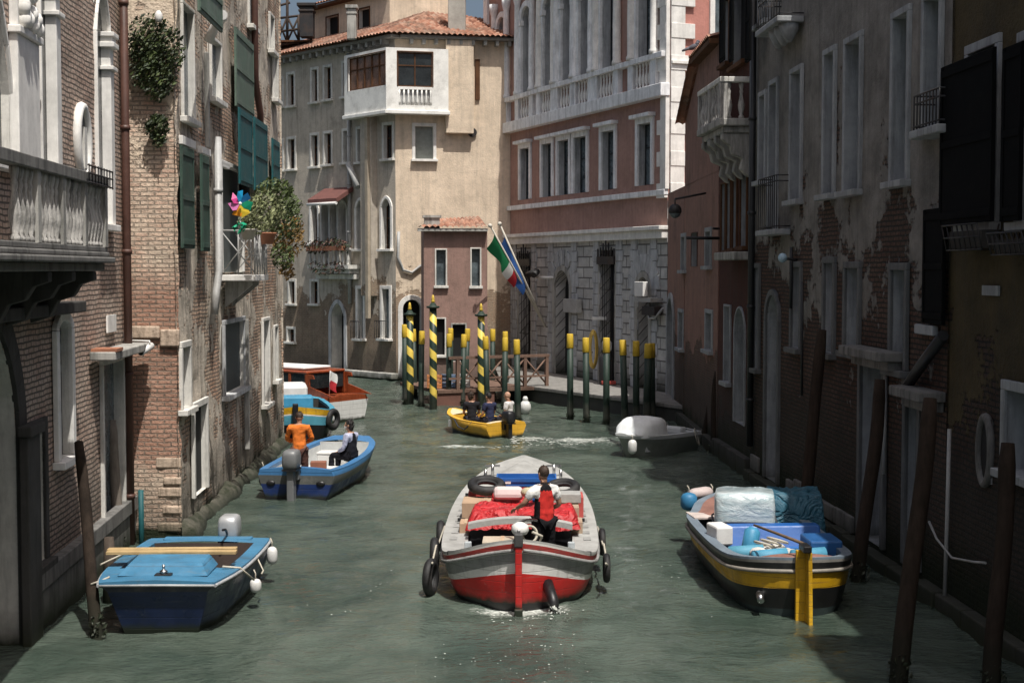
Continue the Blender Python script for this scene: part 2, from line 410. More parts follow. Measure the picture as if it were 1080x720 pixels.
def window(root,w,o,frame=STONE,fw=.13,proud=.04,sill=True,pane=GLASS,mull=0,hood=0.0,fname='window',cols=WOODW,sillp=.1,imp=None,bars=0):
    a,b,c,e=o['s0'],o['s1'],o['z0'],o['z1']; d=-o.get('depth',.22)
    mb=MB(True)
    if o.get('arch'):
        zs,P=arch_pts(o,14); cx=(a+b)/2
        for i in range(len(P)-1):
            def outw(p):
                v=V((p[0]-cx,p[1]-zs+.02)); v.normalize(); return (p[0]+v.x*fw,p[1]+v.y*fw)
            p,q=P[i],P[i+1]; p2,q2=outw(p),outw(q)
            A=[w.pt(p[0],p[1],-.02),w.pt(q[0],q[1],-.02),w.pt(q2[0],q2[1],-.02),w.pt(p2[0],p2[1],-.02)]
            B=[w.pt(p[0],p[1],proud),w.pt(q[0],q[1],proud),w.pt(q2[0],q2[1],proud),w.pt(p2[0],p2[1],proud)]
            pp=A+B
            if w.flip: pp=[pp[3],pp[2],pp[1],pp[0],pp[7],pp[6],pp[5],pp[4]]
            mb.hexa(pp,0)
    else:
        zs=e; wbox(mb,w,a-fw,b+fw,e,e+fw,-.02,proud)
    wbox(mb,w,a-fw,a,c,zs,-.02,proud); wbox(mb,w,b,b+fw,c,zs,-.02,proud)
    if imp:
        for x in (a-fw/2,b+fw/2): wbox(mb,w,x-fw*.75,x+fw*.75,zs-imp,zs,-.03,proud+.05)
    if hood: wbox(mb,w,a-fw-.08,b+fw+.08,e+fw+.003,e+fw+.07+hood*.3,-.02,proud+hood)
    fr=mb.build(fname,frame,root,bevel=.012)
    mb=MB(True); q=[w.pt(a,c,d+.01),w.pt(b,c,d+.01),w.pt(b,e,d+.01),w.pt(a,e,d+.01)]
    mb.poly(q[::-1] if w.flip else q); mb.build('pane',pane,fr)
    if mull:
        mb=MB(True)
        for k in range(mull+1):
            x=a+(b-a)*k/mull; wbox(mb,w,max(a,x-.03),min(b,x+.03),c,e,d+.012,d+.05)
        for z in (c+.03,c+(e-c)*.62,e-.03): wbox(mb,w,a+.03,b-.03,z-.025,z+.025,d+.014,d+.045)
        mb.build('sash',cols,fr)
    if bars:
        mb=MB(True)
        for k in range(bars): mb.cyl(w.pt(a+(b-a)*(k+.5)/bars,c,-.05),w.pt(a+(b-a)*(k+.5)/bars,e,-.05),.012,n=6)
        for z in (c+(e-c)*.3,c+(e-c)*.7): mb.cyl(w.pt(a,z,-.05),w.pt(b,z,-.05),.012,n=6)
        mb.build('bars',IRON,fr)
    if sill:
        mb=MB(True); wbox(mb,w,a-fw-.05,b+fw+.05,c-.11,c-.002,-.03,proud+sillp); mb.build('sill',frame,fr,bevel=.012)
    return fr
def body(mb,w,s0,s1,z0,z1,dep,m=0,far=True):
    """sides, back and top behind a front face"""
    P=lambda a,z,o:w.pt(a,z,o)
    def q(pts,uv): 
        if w.flip: pts=pts[::-1]; uv=uv[::-1]
        mb.poly(pts,m,uv)
    q([P(s0,z0,-dep),P(s0,z0,0),P(s0,z1,0),P(s0,z1,-dep)],[(s0-dep,z0),(s0,z0),(s0,z1),(s0-dep,z1)])
    q([P(s1,z0,0),P(s1,z0,-dep),P(s1,z1,-dep),P(s1,z1,0)],[(s1,z0),(s1+dep,z0),(s1+dep,z1),(s1,z1)])
    q([P(s1,z0,-dep),P(s0,z0,-dep),P(s0,z1,-dep),P(s1,z1,-dep)],[(s1,z0),(s0,z0),(s0,z1),(s1,z1)])
    q([P(s0,z1,0),P(s1,z1,0),P(s1,z1,-dep),P(s0,z1,-dep)],[(s0,0),(s1,0),(s1,dep),(s0,dep)])
def shutter(root,w,x0,y0,x1,y1,mat,off=.06,open_=0.0,slats=True,name='shutter'):
    """a leaf lying against the wall (pixel rectangle measured on the wall)"""
    o=w.rect(x0,y0,x1,y1,off); a,b,c,e=o['s0'],o['s1'],o['z0'],o['z1']; mb=MB(True)
    wbox(mb,w,a,b,c,e,off-.02,off+.02)
    for z in (c+.12,(c+e)/2,e-.12): wbox(mb,w,a+.02,b-.02,z-.05,z+.05,off+.0205,off+.04)
    for x in (a+.045,b-.045): wbox(mb,w,x-.04,x+.04,c+.01,e-.01,off+.0215,off+.034)
    return mb.build(name,mat,root,bevel=.006)
def pipe(root,pts,r,mat,name='drainpipe',cl=True):
    mb=MB(True); mb.tube(pts,r,8)
    if cl:
        for i in range(len(pts)-1):
            a,b=V(pts[i]),V(pts[i+1]); L=(b-a).length
            for k in range(int(L/2.2)): p=a+(b-a)*((k+.5)*2.2/L); dv=(b-a).normalized(); mb.cyl(p-dv*.04,p+dv*.04,r*1.25,n=8)
    return mb.build(name,mat,root)
def Zm(ox,oy,sc): return lambda x,y:(ox+x/sc,oy+y/sc)
def ZR(ox,oy,sc): return lambda x0,y0,x1,y1:(ox+x0/sc,oy+y0/sc,ox+x1/sc,oy+y1/sc)
BAL=[(.05,0),(.05,.04),(.03,.07),(.055,.2),(.06,.28),(.035,.42),(.026,.5),(.035,.56),(.026,.6),(.04,.66),(.045,.7),(.045,.74)]

# ------------------------------------------------------------------ plan
pA=W(22,681); mA=-.0693
B1=W(191,569)
A0=V((pA.x+mA*(11.5-pA.y),11.5,0)); A1=V((pA.x+mA*(B1.y-pA.y),B1.y,0))
WA=Wall(A0,A1)
WBf=Wall(A1,B1)
def line_at_px(p,m,px):
    k=(px-540)/F; # x=k*y(approx) -> exact through plan projection with no pitch
    y=(p.x-m*p.y)/(k-m); return V((p.x+m*(y-p.y),y,0))
B2=line_at_px(B1,-.03,298.5); WB=Wall(B1,B2)
pC=W(905,580); mC=-.0493
C0=V((pC.x+mC*(9-pC.y),9,0)); C1=line_at_px(pC,mC,1000); C2=line_at_px(pC,mC,793); C3=line_at_px(pC,mC,757)
Q0=on_z(669,421,.58); Q1=on_z(560,407,.58)
PC=V((0,0,0)); PC.y=Q0.y+2.6; PC.x=(703.5-540)/F*PC.y
pdir=V((-math.sin(R(21.8)),math.cos(R(21.8)),0))
PL=line_at_px(PC,pdir.x/pdir.y,513)
PK1=V((PC.x-.06,PC.y-.7,0))
DC=W(418,401); dl=V((-math.sin(R(42.6)),math.cos(R(42.6)),0)); dr=V((.98,.2,0)).normalized()
WDl=Wall(DC+dl*14,DC); WDr=Wall(DC,DC+dr*9)
WP=Wall(PL,PC); WPr=Wall(PC,PC+V((math.cos(R(21.8)),math.sin(R(21.8)),0))*7)
WC=Wall(C1,C2); WO=Wall(C0,C1); WR=Wall(C2,C3); WK=Wall(C3,PK1)
print('plan A0',A0,'A1',A1,'B1',B1,'B2',B2); print('C',C0,C1,C2,C3,'PK1',PK1,'PC',PC,'PL',PL,'Q',Q0,Q1,'DC',DC)
# ------------------------------------------------------------------ brick palace on the left (wall A)
mA_=wall_mat('rose_brick_wall',(.64,.54,.45),(.50,.42,.35),(.70,.51,.41),(.54,.37,.29),(.72,.59,.49),(.17,.145,.125),expose=.20,damp_shade=1.1,rowh=.08,bumpd=.09,streak=.33,mort=.015)  # waterline band raised to paint the lower wall's shadow
rA=thing('brick_palace','rose brick palace with white pillared windows and grey stone balcony','building',(WA.pt(4,0).x,WA.pt(4,0).y,0))
zA=ZR(0,0,4); zA2=ZR(0,260,3.6); z3=ZR(0,460,3)
ops=[]
w1=WA.rect(41,-75,56,178); w1['s1']=WA.sz(58,60)[0]; w1.update(arch=1.5,pointed=True,depth=.10)
w2=WA.rect(101,-12,112,236); w2['s1']=WA.sz(115,90)[0]; w2.update(arch=1.5,pointed=True,depth=.10)
w0=WA.rect(-60,-75,9,164); w0.update(arch=1.4,pointed=True,depth=.12)
ov=WA.rect(80,114,91,184); ov.update(arch=1.0,depth=.08)
gate=WA.rect(-75,330,17,640); gate.update(arch=1.0,depth=.8); gate['z0']=-.4
wl=WA.rect(60,338,73,483); wl.update(depth=.12,arch=.35)
wd=WA.rect(27,455,46,597); wd.update(depth=.12)
door=WA.rect(108,382,129,548); door.update(depth=.15)
ops=[w0,w1,w2,gate,wl,wd,door]
mb=MB(True); wall_face(mb,WA,0,WA.L+.0,-.8,14.5,ops,cell=.11,rough=.03,seed=3.1)
body(mb,WA,0,WA.L,-.8,14.5,9)
mb.build('wall',[mA_,STONE],rA)
for o in (w1,w2,w0): window(rA,WA,o,frame=STONE_B,fw=.055,proud=.05,imp=.0,sill=True)
for o in (w1,w2):   # white jamb pillar with capital on the far jamb
    mb=MB(True); a=o['s1']; zs,_=arch_pts(o)
    wbox(mb,WA,a-.20,a+.06,o['z0']+.01,zs-.52,-.09,.075)
    for k,(h0,h1,g) in enumerate(((-.52,-.45,.05),(-.45,-.14,-.01),(-.14,-.05,.07),(-.05,.04,.03),(.04,.12,.07))):
        wbox(mb,WA,a-.21-g,a+.065+g,zs+h0+.001,zs+h1,-.095,.08+g)
    mb.build('pillar',STONE_B,rA,bevel=.012)
mb=MB(True); q=WA.rect(10,42,33,166); 
wbox(mb,WA,q['s0'],q['s1'],q['z0']-.1,q['z1'],-.0,.12); wbox(mb,WA,q['s0']-.05,q['s1']+.05,q['z1'],q['z1']+.1,-.0,.17)
wbox(mb,WA,q['s0']+.02,q['s1']-.02,q['z1']+.1,q['z1']+.5,0,.12)
pl=mb.build('pillar',STONE_B,rA,bevel=.015)
mb=MB(True)
for k in range(14):
    p=WA.pt(q['s0']+random.uniform(0,.7)*(q['s1']-q['s0'])+.1,q['z1']+.3+random.uniform(-.15,.3),.17); mb.ball(p,(.09,.08,.11),8)
mb.build('capital',STONE_B,pl)
ovf=MB(True); cc=((ov['s0']+ov['s1'])/2,(ov['z0']+ov['z1'])/2); r1,r2=(ov['s1']-ov['s0'])/2,(ov['z1']-ov['z0'])/2
ovf.tube([WA.pt(cc[0]+math.cos(a)*(r1+.02),cc[1]+math.sin(a)*(r2+.02),.02) for a in [2*PI*k/30 for k in range(30)]],.075,8,closed=True); ovf=ovf.build('oval_window',STONE_B,rA)
mb=MB(True); q=[WA.pt(cc[0]+math.cos(a)*r1,cc[1]+math.sin(a)*r2,.012) for a in [2*PI*k/30 for k in range(30)]]; mb.poly(q[::-1] if WA.flip else q); mb.build('pane',pm('grey_niche',(.10,.10,.10),.8,.3),ovf)
mb=MB(True); o=ov; c=(o['s0']+o['s1'])/2
wbox(mb,WA,c-.02,c+.16,o['z0']+.1,o['z1']-.3,.014,.06)
mb.build('figure_relief',STONE,rA)
window(rA,WA,wl,frame=STONE_B,fw=.17,proud=.06,hood=.0); 
mb=MB(True); hs=wl['z1']+.17
wbox(mb,WA,wl['s0']-.2,wl['s1']+.2,hs-.02,hs+.1,-.02,.14); mb.build('window_hood',STONE_B,rA,bevel=.03)
window(rA,WA,wd,frame=STONE_X,fw=.16,proud=.04,pane=DARK)
# gate
zs,P=arch_pts(gate,16)
mb=MB(True); 
for i in range(16):
    cx=(gate['s0']+gate['s1'])/2; f=lambda p,g:(cx+(p[0]-cx)*(1+g),zs+(p[1]-zs)*(1+g))
    a,b=P[i],P[i+1]; a2,b2=f(a,.22),f(b,.22)
    mb.hexa([WA.pt(a[0],a[1],-.02),WA.pt(b[0],b[1],-.02),WA.pt(b2[0],b2[1],-.02),WA.pt(a2[0],a2[1],-.02),WA.pt(a[0],a[1],.06),WA.pt(b[0],b[1],.06),WA.pt(b2[0],b2[1],.06),WA.pt(a2[0],a2[1],.06)])
wbox(mb,WA,gate['s1'],gate['s1']+.28,-.5,zs,-.02,.07); wbox(mb,WA,gate['s0']-.28,gate['s0'],-.5,zs,-.02,.07)
g=mb.build('water_gate',STONE_X,rA,bevel=.01)
mb=MB(True); mb.poly([WA.pt(a,z,-.75) for a,z in ((gate['s0'],-.5),(gate['s0'],gate['z1']),(gate['s1'],gate['z1']),(gate['s1'],-.5))][::1 if WA.flip else -1]); mb.build('gate_opening',DARK,g)
# pier and plinth
pz=WA.sz(25,612)[1]
mb=MB(True); s0,s1=gate['s1']+.28,WA.L-.02
wbox(mb,WA,s0+.002,s1,-.7,pz-.25,-.05,.10); wbox(mb,WA,s0+.002,s1,pz-.25,pz,-.05,.14)
mb.build('plinth',STONE_K,rA,bevel=.015)
pq=WA.rect(0,462,22,640); mb=MB(True); wbox(mb,WA,gate['s1']-.15,gate['s1']+.45,-.7,pq['z1'],.075,.2); wbox(mb,WA,gate['s1']-.2,gate['s1']+.5,pq['z1']+.001,pq['z1']+.14,.072,.26)
mb.build('stone_pier',STONE_X,rA,bevel=.02)
# canopy over the door
cq=WA.rect(104,366,143,376,.15); mb=MB(True); wbox(mb,WA,cq['s0'],min(cq['s1'],WA.L-.05),cq['z0']+.02,cq['z1'],.0,.42)
cn=mb.build('door_canopy',STONE_D,rA,bevel=.02)
mb=MB(True); wbox(mb,WA,cq['s0']+.02,cq['s0']+.5,cq['z1']+.001,cq['z1']+.05,.02,.44); mb.build('brick_course',TERRA,cn)
window(rA,WA,door,frame=STONE,fw=.1,proud=.05,pane=GLASS_B,fname='door',sill=False)
mb=MB(True); o=WA.rect(112,332,121,350); wbox(mb,WA,o['s0'],o['s1'],o['z0'],o['z1'],.0,.03); mb.build('plaque',STONE_B,rA)
pp=WA.sz(133,200,.1)[0]; pp=min(pp,WA.L-.12)
pipe(rA,[WA.pt(pp,-.2,.1),WA.pt(pp,14,.1)],.075,PIPE)
pipe(rA,[WA.pt(pp+.04,-.3,.28),WA.pt(pp+.04,1.0,.28)],.05,SH_TEAL,'mooring_pipe',False)
# balcony
bl=WA.sz(113,262,.95)[0]; br=-.5+WA.sz(0,262,.95)[0]-2.2
bz1=WA.sz(107,187,.92)[1]; bz0=WA.sz(113,266,.95)[1]
rb=None
mb=MB(True)
wbox(mb,WA,br,bl+.03,bz0-.07,bz0,.0,.98); wbox(mb,WA,br,bl+.08,bz0-.15,bz0-.071,.0,1.05); wbox(mb,WA,br,bl-.02,bz0-.26,bz0-.151,.0,.92)
bal=mb.build('balcony',STONE_K,rA,bevel=.02)
mb=MB(True)
wbox(mb,WA,br,bl,bz1-.14,bz1,.80,.99); wbox(mb,WA,bl-.19,bl,bz1-.14,bz1,.0,.799)
wbox(mb,WA,br,bl,bz0+.001,bz0+.07,.82,.96)
mb.build('rail',STONE_K,bal,bevel=.012)
hh=bz1-.14-bz0-.07; k=0
BM=None
def baluster(p,h,r=1.0,mat=STONE_B,parent=None):
    mb=MB(True); mb.lathe(p,[(a*r,z/.74*h) for a,z in BAL],10); return mb.build('baluster',mat,parent)
a=bl-.09
mb=MB(True); wbox(mb,WA,bl-.17,bl-.01,bz0+.071,bz1-.141,.81,.97); mb.build('corner_post',STONE_D,bal)
n=0
while a>br+.3 and n<22:
    a-=.195; n+=1
    if n%6==0:
        mb=MB(True); wbox(mb,WA,a-.07,a+.07,bz0+.071,bz1-.141,.82,.96); mb.build('post',STONE_D,bal)
    else: baluster(WA.pt(a,bz0+.07,.89),hh,1.25,STONE_O,bal)
for t in (.25,.55): baluster(WA.pt(bl-.09,bz0+.07,t),hh,1.25,STONE_O,bal)
# wire lattice leaning on the rail
for k,a in enumerate((bl-.55,bl-1.75,bl-2.95)):
    mb=MB(True); prof=[(.05,0),(.9,0),(.9,-.12),(.72,-.18),(.62,-.34),(.42,-.40),(.30,-.62),(.05,-.70)]
    pts=[WA.pt(a-.09,bz0-.262+z,o) for o,z in prof]; mb.prism(pts if WA.flip else pts[::-1],WA.d*.18 )
    mb.build('bracket',STONE_X,bal,bevel=.015)
mb=MB(True); wbox(mb,WA,br,WA.sz(70,322)[0],WA.sz(60,330)[1],WA.sz(60,318)[1],.0,.3); mb.build('beam',STONE_X,rA,bevel=.02)
# wire plant rack on the rail
rk=thing('plant_rack','thin black wire rack hooked on the balcony rail','plant rack',tuple(WA.pt(bl-.8,bz1,.95)))
mb=MB(True)
for z in (-.14,-.02,.08): mb.cyl(WA.pt(bl-1.45,bz1+z,1.03),WA.pt(bl+.05,bz1+z,1.03),.012,n=6)
for i in range(9):
    a=bl-1.4+i*.18; mb.cyl(WA.pt(a,bz1-.16,1.03),WA.pt(a,bz1+.1,1.03),.009,n=6)
mb.build('wire_grid',IRON,rk)

# ------------------------------------------------------------------ ochre brick house on the left (walls B)
mB_=wall_mat('ochre_brick_wall',(.84,.71,.57),(.72,.58,.44),(.86,.64,.49),(.70,.43,.32),(.90,.76,.60),(.42,.34,.27),expose=-.03,zlow=8.4,zs=.085,damp_shade=.35,rowh=.082,bumpd=.09,streak=.3,mort=.016,sc=.8,red=(5.0,1.3))
mBs=wall_mat('grey_render_brick_wall',(.68,.60,.50),(.54,.47,.39),(.74,.45,.31),(.62,.33,.22),(.74,.60,.46),(.22,.19,.16),expose=-.02,damp_shade=.6,rowh=.08,bumpd=.09,streak=.85,mort=.015)
rB=thing('brick_house','sunlit ochre brick house with shutters, hanging ivy and a flower balcony','building',tuple(B1))
zB=ZR(0,230,3); zb1=ZR(180,0,5.54); zb2=ZR(190,120,3.6); zb3=ZR(190,300,3.6)
H=15.5
mb=MB(True); wall_face(mb,WBf,0,WBf.L,-.8,H,[],cell=.09,rough=.045,seed=8.2,edge=.05)
o1=WB.rect(191,366,199,430); o2=WB.rect(204,428,217,520); o3=WB.rect(236,340,257,412)
o4=WB.rect(277,338,283,425); o5=WB.rect(289,345,292,400); o6=WB.rect(233,178,255,287); o7=WB.rect(192,10,203,125)
o8=WB.rect(222,45,232,105); o9=WB.rect(288,60,292,105); o10=WB.rect(262,-10,267,28); o11=WB.rect(284,18,288,54)
for o in (o1,o2,o3,o4,o5,o6,o7,o8,o9,o10,o11): o['depth']=.10
opsB=[o1,o2,o3,o4,o5,o6,o7,o8,o9,o10,o11]
hB=WB.sz(291,-8)[1]
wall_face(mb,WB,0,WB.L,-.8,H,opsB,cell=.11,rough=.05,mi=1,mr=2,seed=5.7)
P=WB.pt
fp=[WBf.pt(0,0),WBf.pt(WBf.L,0),WB.pt(WB.L,0),WB.pt(WB.L,0,-9),WBf.pt(0,0,-.0)+V((-3,8,0))]
up=V((0,0,H)); lo=V((0,0,-.8))
mb.poly([fp[2]+lo,fp[3]+lo,fp[3]+up,fp[2]+up],1,[(0,0),(9,0),(9,H),(0,H)])
mb.poly([fp[3]+lo,fp[0]+lo,fp[0]+up,fp[3]+up],1,[(0,0),(9,0),(9,H),(0,H)])
mb.poly([fp[0]+up,fp[1]+up,fp[2]+up,fp[3]+up],1,[(0,0),(9,0),(9,9),(0,9)])
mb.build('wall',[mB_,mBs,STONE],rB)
for o in (o1,): window(rB,WB,o,frame=STONE,fw=.12,proud=.05)
window(rB,WB,o2,frame=STONE,fw=.13,proud=.05,fname='door',sill=False,pane=DARK)
window(rB,WB,o3,frame=STONE_S,fw=.1,proud=.05,pane=SH_GREY,sill=True)
window(rB,WB,o4,frame=STONE,fw=.09,proud=.05)
window(rB,WB,o6,frame=STONE_B,fw=.10,proud=.05,fname='balcony_door',sill=False,pane=SH_GREY)
for o in (o5,o7,o8,o9,o10,o11): window(rB,WB,o,frame=STONE,fw=.07,proud=.045,pane=GLASS_B)
# shutters
shutter(rB,WB,209,-40,233,23,SH_SAGE,.5)
shutter(rB,WB,191,156,203.5,262,SH_GREEN); shutter(rB,WB,212,164,219.5,265,SH_GREEN,.12); 
shutter(rB,WB,248,38,266.5,118,SH_SAGE,.1); shutter(rB,WB,252,118,265,196,SH_TEAL,.25); shutter(rB,WB,268,128,281,203,SH_TEAL,.2); shutter(rB,WB,287,148,294,199,SH_TEAL,.12)
shutter(rB,WB,253,196,262,215,SH_BLACK,.1)
# white lintels over the shutters
mb=MB(True)
for r in ((190,146,204,155),(211,156,220,163.5),(231,172,240,177)):
    o=WB.rect(*r); wbox(mb,WB,o['s0'],o['s1'],o['z0'],o['z1'],-.06,.05)
parts(mb,'lintel',STONE_B,rB,bevel=.01)
# pipes
sp=WB.sz(269,60,.1)[0]; z0=WB.sz(272,92)[1]; s2=WB.sz(274.5,110,.1)[0]; z2=WB.sz(276,130)[1]
pipe(rB,[WB.pt(sp,H-.2,.1),WB.pt(sp,z0,.1),WB.pt(s2,z0-.7,.1),WB.pt(s2,z2-1.6,.1)],.085,PIPE)
sq=WB.sz(230.5,240,.12)[0]; z0=WB.sz(230,148)[1]; z1=WB.sz(230,285)[1]; z2=WB.sz(226,330)[1]
pipe(rB,[WB.pt(sq,z0,.12),WB.pt(sq,z1,.12),WB.pt(sq-.35,z1-.45,.12),WB.pt(sq-.45,z2,.1)],.08,PIPE_G)
a=WB.sz(224,31,.3)[0]; z0=WB.sz(224,31)[1]; s3=WB.sz(238,40,.2)[0]
mb=MB(True); mb.tube([WB.pt(a,z0,.5),WB.pt(a+.5,z0+.02,.4),WB.pt(a+.8,z0-.12,.2),WB.pt(a+.85,z0-.4,.05)],.1,10); mb.build('flue_elbow',WHITE,rB)
mb=MB(True)
for k,(x,y0,y1,off) in enumerate(((221,60,158,.10),(263,335,470,.12))):
    s_=WB.sz(x,(y0+y1)/2,off)[0]; wbox(mb,WB,s_-.05,s_+.05,WB.sz(x,y1)[1],WB.sz(x,y0)[1],0,off)
parts(mb,'shadow_strip',STONE_D,rB,bevel=.02)  # thin strips standing for the wall's long dark shadows and streaks
# stone courses and quoins on the front
mb=MB(True)
o=WBf.rect(139,338,189,360); wbox(mb,WBf,.02,WBf.L*.62,o['z0']+.05,o['z1']-.1,-.06,.012); wbox(mb,WBf,WBf.L*.62+.004,WBf.L+.012,o['z0']-.1,o['z1']-.16,-.06,.02)
random.seed(3)
z=-.3
while z<1.5:
    h=random.uniform(.16,.28); l=random.uniform(.28,.55); wbox(mb,WBf,WBf.L-l,WBf.L+.006,z,z+h-.04,-.08,random.uniform(-.02,.006)); z+=h+random.choice((0,.12,.25))
    
parts(mb,'stone_quoin',stone_mat('ochre_stone',(.56,.44,.34),(.16,.12,.09),.9,2.5,1.0),rB,bevel=.03)
# mossy foot of the wall
mb=MB(True); random.seed(5); L=WB.L
n=110; prof=[]
for i in range(n+1):
    s=L*i/n; w_=.20+.16*noise.fractal(V((s*.7,0,0)),.8,2.1,6); h=.13+.12*noise.fractal(V((s*.9,5,0)),.7,2.3,6)
    if i==0: w_=.02
    prof.append([WB.pt(s,-.5,-.05),WB.pt(s,-.5,w_+.05),WB.pt(s,.04,w_),WB.pt(s,h,w_*.75),WB.pt(s,h+.1,.02),WB.pt(s,h+.1,-.06)])
b=len(mb.v); k=6
for p in prof: mb.v+=p
for i in range(n):
    for j in range(k-1):
        q=(b+i*k+j,b+(i+1)*k+j,b+(i+1)*k+j+1,b+i*k+j+1); mb.face(q if not WB.flip else q[::-1],0,None,True)
t=NT('mossy_stone'); o=t.obj(); c=t.mix(t.rng(t.noise(o,3,6,.7),.4,.6),(.022,.027,.012),(.09,.085,.065)); c=t.mix(t.rng(t.z(),.2,.02),c,(.015,.02,.01)); MOSS=t.fin(c,.9,t.bump(t.noise(o,12,6,.7),.9,.05))
mb.build('mossy_footing',MOSS,rB)
# flower balcony
sb=WB.rect(232,288,283,293,.7); s0,s1,z1=WB.sz(233,290,.0)[0],WB.sz(283,290,.75)[0],WB.sz(250,290,.4)[1]
mb=MB(True); wbox(mb,WB,s0,s1,z1-.13,z1,.0,.75); bb=mb.build('balcony',STONE_B,rB,bevel=.015)
rz1=z1+.95
mb=MB(True)
def bar(a,o,b,p,z0,z1_,r=.014): mb.cyl(WB.pt(a,z0,o),WB.pt(b,z1_,p),r,n=6)
N=5
for i in range(N+1):
    a=s0+.03+(s1-s0-.06)*i/N; bar(a,.72,a,.72,z1,rz1,.017)
    if i<N:
        b=s0+.03+(s1-s0-.06)*(i+1)/N; bar(a,.72,b,.72,z1+.05,rz1-.05); bar(b,.72,a,.72,z1+.05,rz1-.05)
for a in (s0+.03,s1-.03):
    bar(a,.02,a,.72,rz1,rz1,.02); bar(a,.02,a,.72,z1+.05,rz1-.03); bar(a,.72,a,.02,z1+.05,rz1-.03); bar(a,.37,a,.37,z1,rz1)
bar(s0+.03,.72,s1-.03,.72,rz1,rz1,.02)
mb.build('railing',PIPE_G,bb)
mb=MB(True)
for a in (s0+.4,s1-.5): 
    pts=[WB.pt(a,z1-.131,.02),WB.pt(a,z1-.131,.6),WB.pt(a,z1-.22,.6),WB.pt(a,z1-.7,.02)]; mb.prism(pts,WB.d*.1)
parts(mb,'bracket',STONE_D,bb)
# plants
LEAF=leaf_mat('leaf_green',(.075,.105,.03)); LEAF_D=leaf_mat('ivy_leaf',(.04,.06,.025)); LEAF_Y=leaf_mat('ochre_leaf',(.26,.15,.035)); LEAF_P=leaf_mat('pale_leaf',(.2,.22,.1)); STEM=wood_mat('stem_bark',(.07,.045,.03),(.1,.07,.04))
FLR=pm('pink_petal',(.55,.12,.16),.6,.2,5)
fx=thing('balcony_plant','tall yellow green trailing plant spilling over the flower balcony','plant',tuple(WB.pt(s1-.3,rz1,.7)))
mb=MB(True); random.seed(11)
C=lambda px,py,off:WB.pt(WB.sz(px,py,off)[0],WB.sz(px,py,off)[1],off)
for px,py,rd,n,m in ((290,213,.5,650,0),(280,222,.42,400,2),(300,232,.42,500,0),(304,255,.38,420,1),(296,205,.3,300,0),(298,270,.28,240,0),(309,240,.28,260,1),(272,228,.35,320,2),(303,285,.2,120,1),(311,216,.2,120,0)):
    mb.leaves(C(px,py,1.0),(rd,rd,rd*1.1),n,.045,m)
mb.build('foliage',[LEAF,LEAF_Y,LEAF_P],fx)
mb=MB(True)
for px,py in ((290,213),(300,232),(304,255),(298,270)): mb.tube([C(285,240,.7),C(px,py+10,.9),C(px,py,1.05)],.014,5)
mb.build('stem',STEM,fx)
def pot(name,label,c,r,col,plant,n=160,group=None,flower=None):
    p=thing(name,label,'flower pot',tuple(c),0,group)
    mb=MB(); mb.lathe((0,0,0),[(r*.65,-r*1.1),(r*.95,0),(r*1.1,0),(r*1.1,r*.18),(r*.95,r*.18),(r*.9,r*.05)],14); mb.build('pot',col,p)
    mb=MB(); mb.leaves((0,0,r*1.0),(r*1.3,r*1.3,r*1.1),n,.035,0,nm=1); mb.build('foliage',plant,p)
    if flower:
        mb=MB(); mb.leaves((0,0,r*1.4),(r*1.2,r*1.2,r*.9),30,.03); mb.build('flowers',flower,p)
    return p
pot('flower_pot','round terracotta pot hung outside the flower balcony railing',C(282,247,.85),.2,TERRA,LEAF)
pot('flower_pot','wide pale pot of greyish plants beside the pinwheel',C(262,243,.8),.17,CREAM,LEAF_P,220)
# pinwheel
pw=thing('pinwheel','rainbow pinwheel toy on the flower balcony','pinwheel',tuple(C(253,215,.95)))
cols=[(.02,.22,.55),(.02,.35,.65),(.55,.04,.22),(.65,.2,.45),(.8,.30,.02),(.75,.55,.05),(.01,.3,.16),(.5,.02,.05)]
for i in range(7):
    a=2*PI*i/7+.4; mb=MB(); c,s_=math.cos(a),math.sin(a); d_=V((c*.9,-.25*c,s_)); e_=V((-s_*.9,.2,c)); l=.27
    mb.poly([V((0,0,0)),d_*l*.45-e_*.03,d_*l,d_*l*.75+e_*.14+V((.05,-.08,0)),d_*l*.35+e_*.12+V((.03,-.06,0))])
    mb.build('vane',pm('pinwheel_%d'%i,cols[i],.35,.1),pw)
mb=MB(); mb.ball((.02,-.08,0),.035,10); mb.build('hub',WHITE,pw)
mb=MB(); mb.cyl((0,.03,0),(0,.03,-.75),.012,n=6); mb.build('stick',WHITE,pw)
mb=MB(); mb.leaves((-.0,-.03,-.45),(.14,.05,.1),14,.07); mb.build('ribbon',pm('pinwheel_ribbon',(.01,.33,.17),.5,.1),pw)
# ivy tufts on the front
Cf=lambda px,py,off:WBf.pt(WBf.sz(px,py,off)[0],WBf.sz(px,py,off)[1],off)
for lab,spots,sz in (('large dark green ivy tuft hanging high on the ochre brick wall',((157,38,.34,420),(151,58,.34,360),(172,56,.36,420),(163,78,.38,460),(165,94,.2,120),(154,78,.24,150),(178,44,.24,150),(171,86,.22,120),(145,48,.2,90),(148,72,.2,80),(182,62,.16,60),(168,30,.2,110)),.038),
             ('small green tuft growing from the bricks below the large ivy',((166,135,.2,320),(167,148,.12,120),(165,128,.12,90)),.04)):
    iv=thing('ivy_tuft',lab,'ivy',tuple(Cf(spots[0][0],spots[0][1],.1))); mb=MB(True)
    for px,py,rd,n in spots: mb.leaves(Cf(px,py,.14),(rd*1.15,rd*.5,rd*1.2),n,sz,0,shell=.9,nm=2)
    mb.build('foliage',[LEAF_D,LEAF],iv)
    mb=MB(True)
    for px,py,rd,n in spots[:4]: mb.tube([Cf(spots[0][0],spots[0][1]-8,.0),Cf(px,py,.12),Cf(px+3,py+12,.2)],.012,5)
    mb.build('stem',STEM,iv)
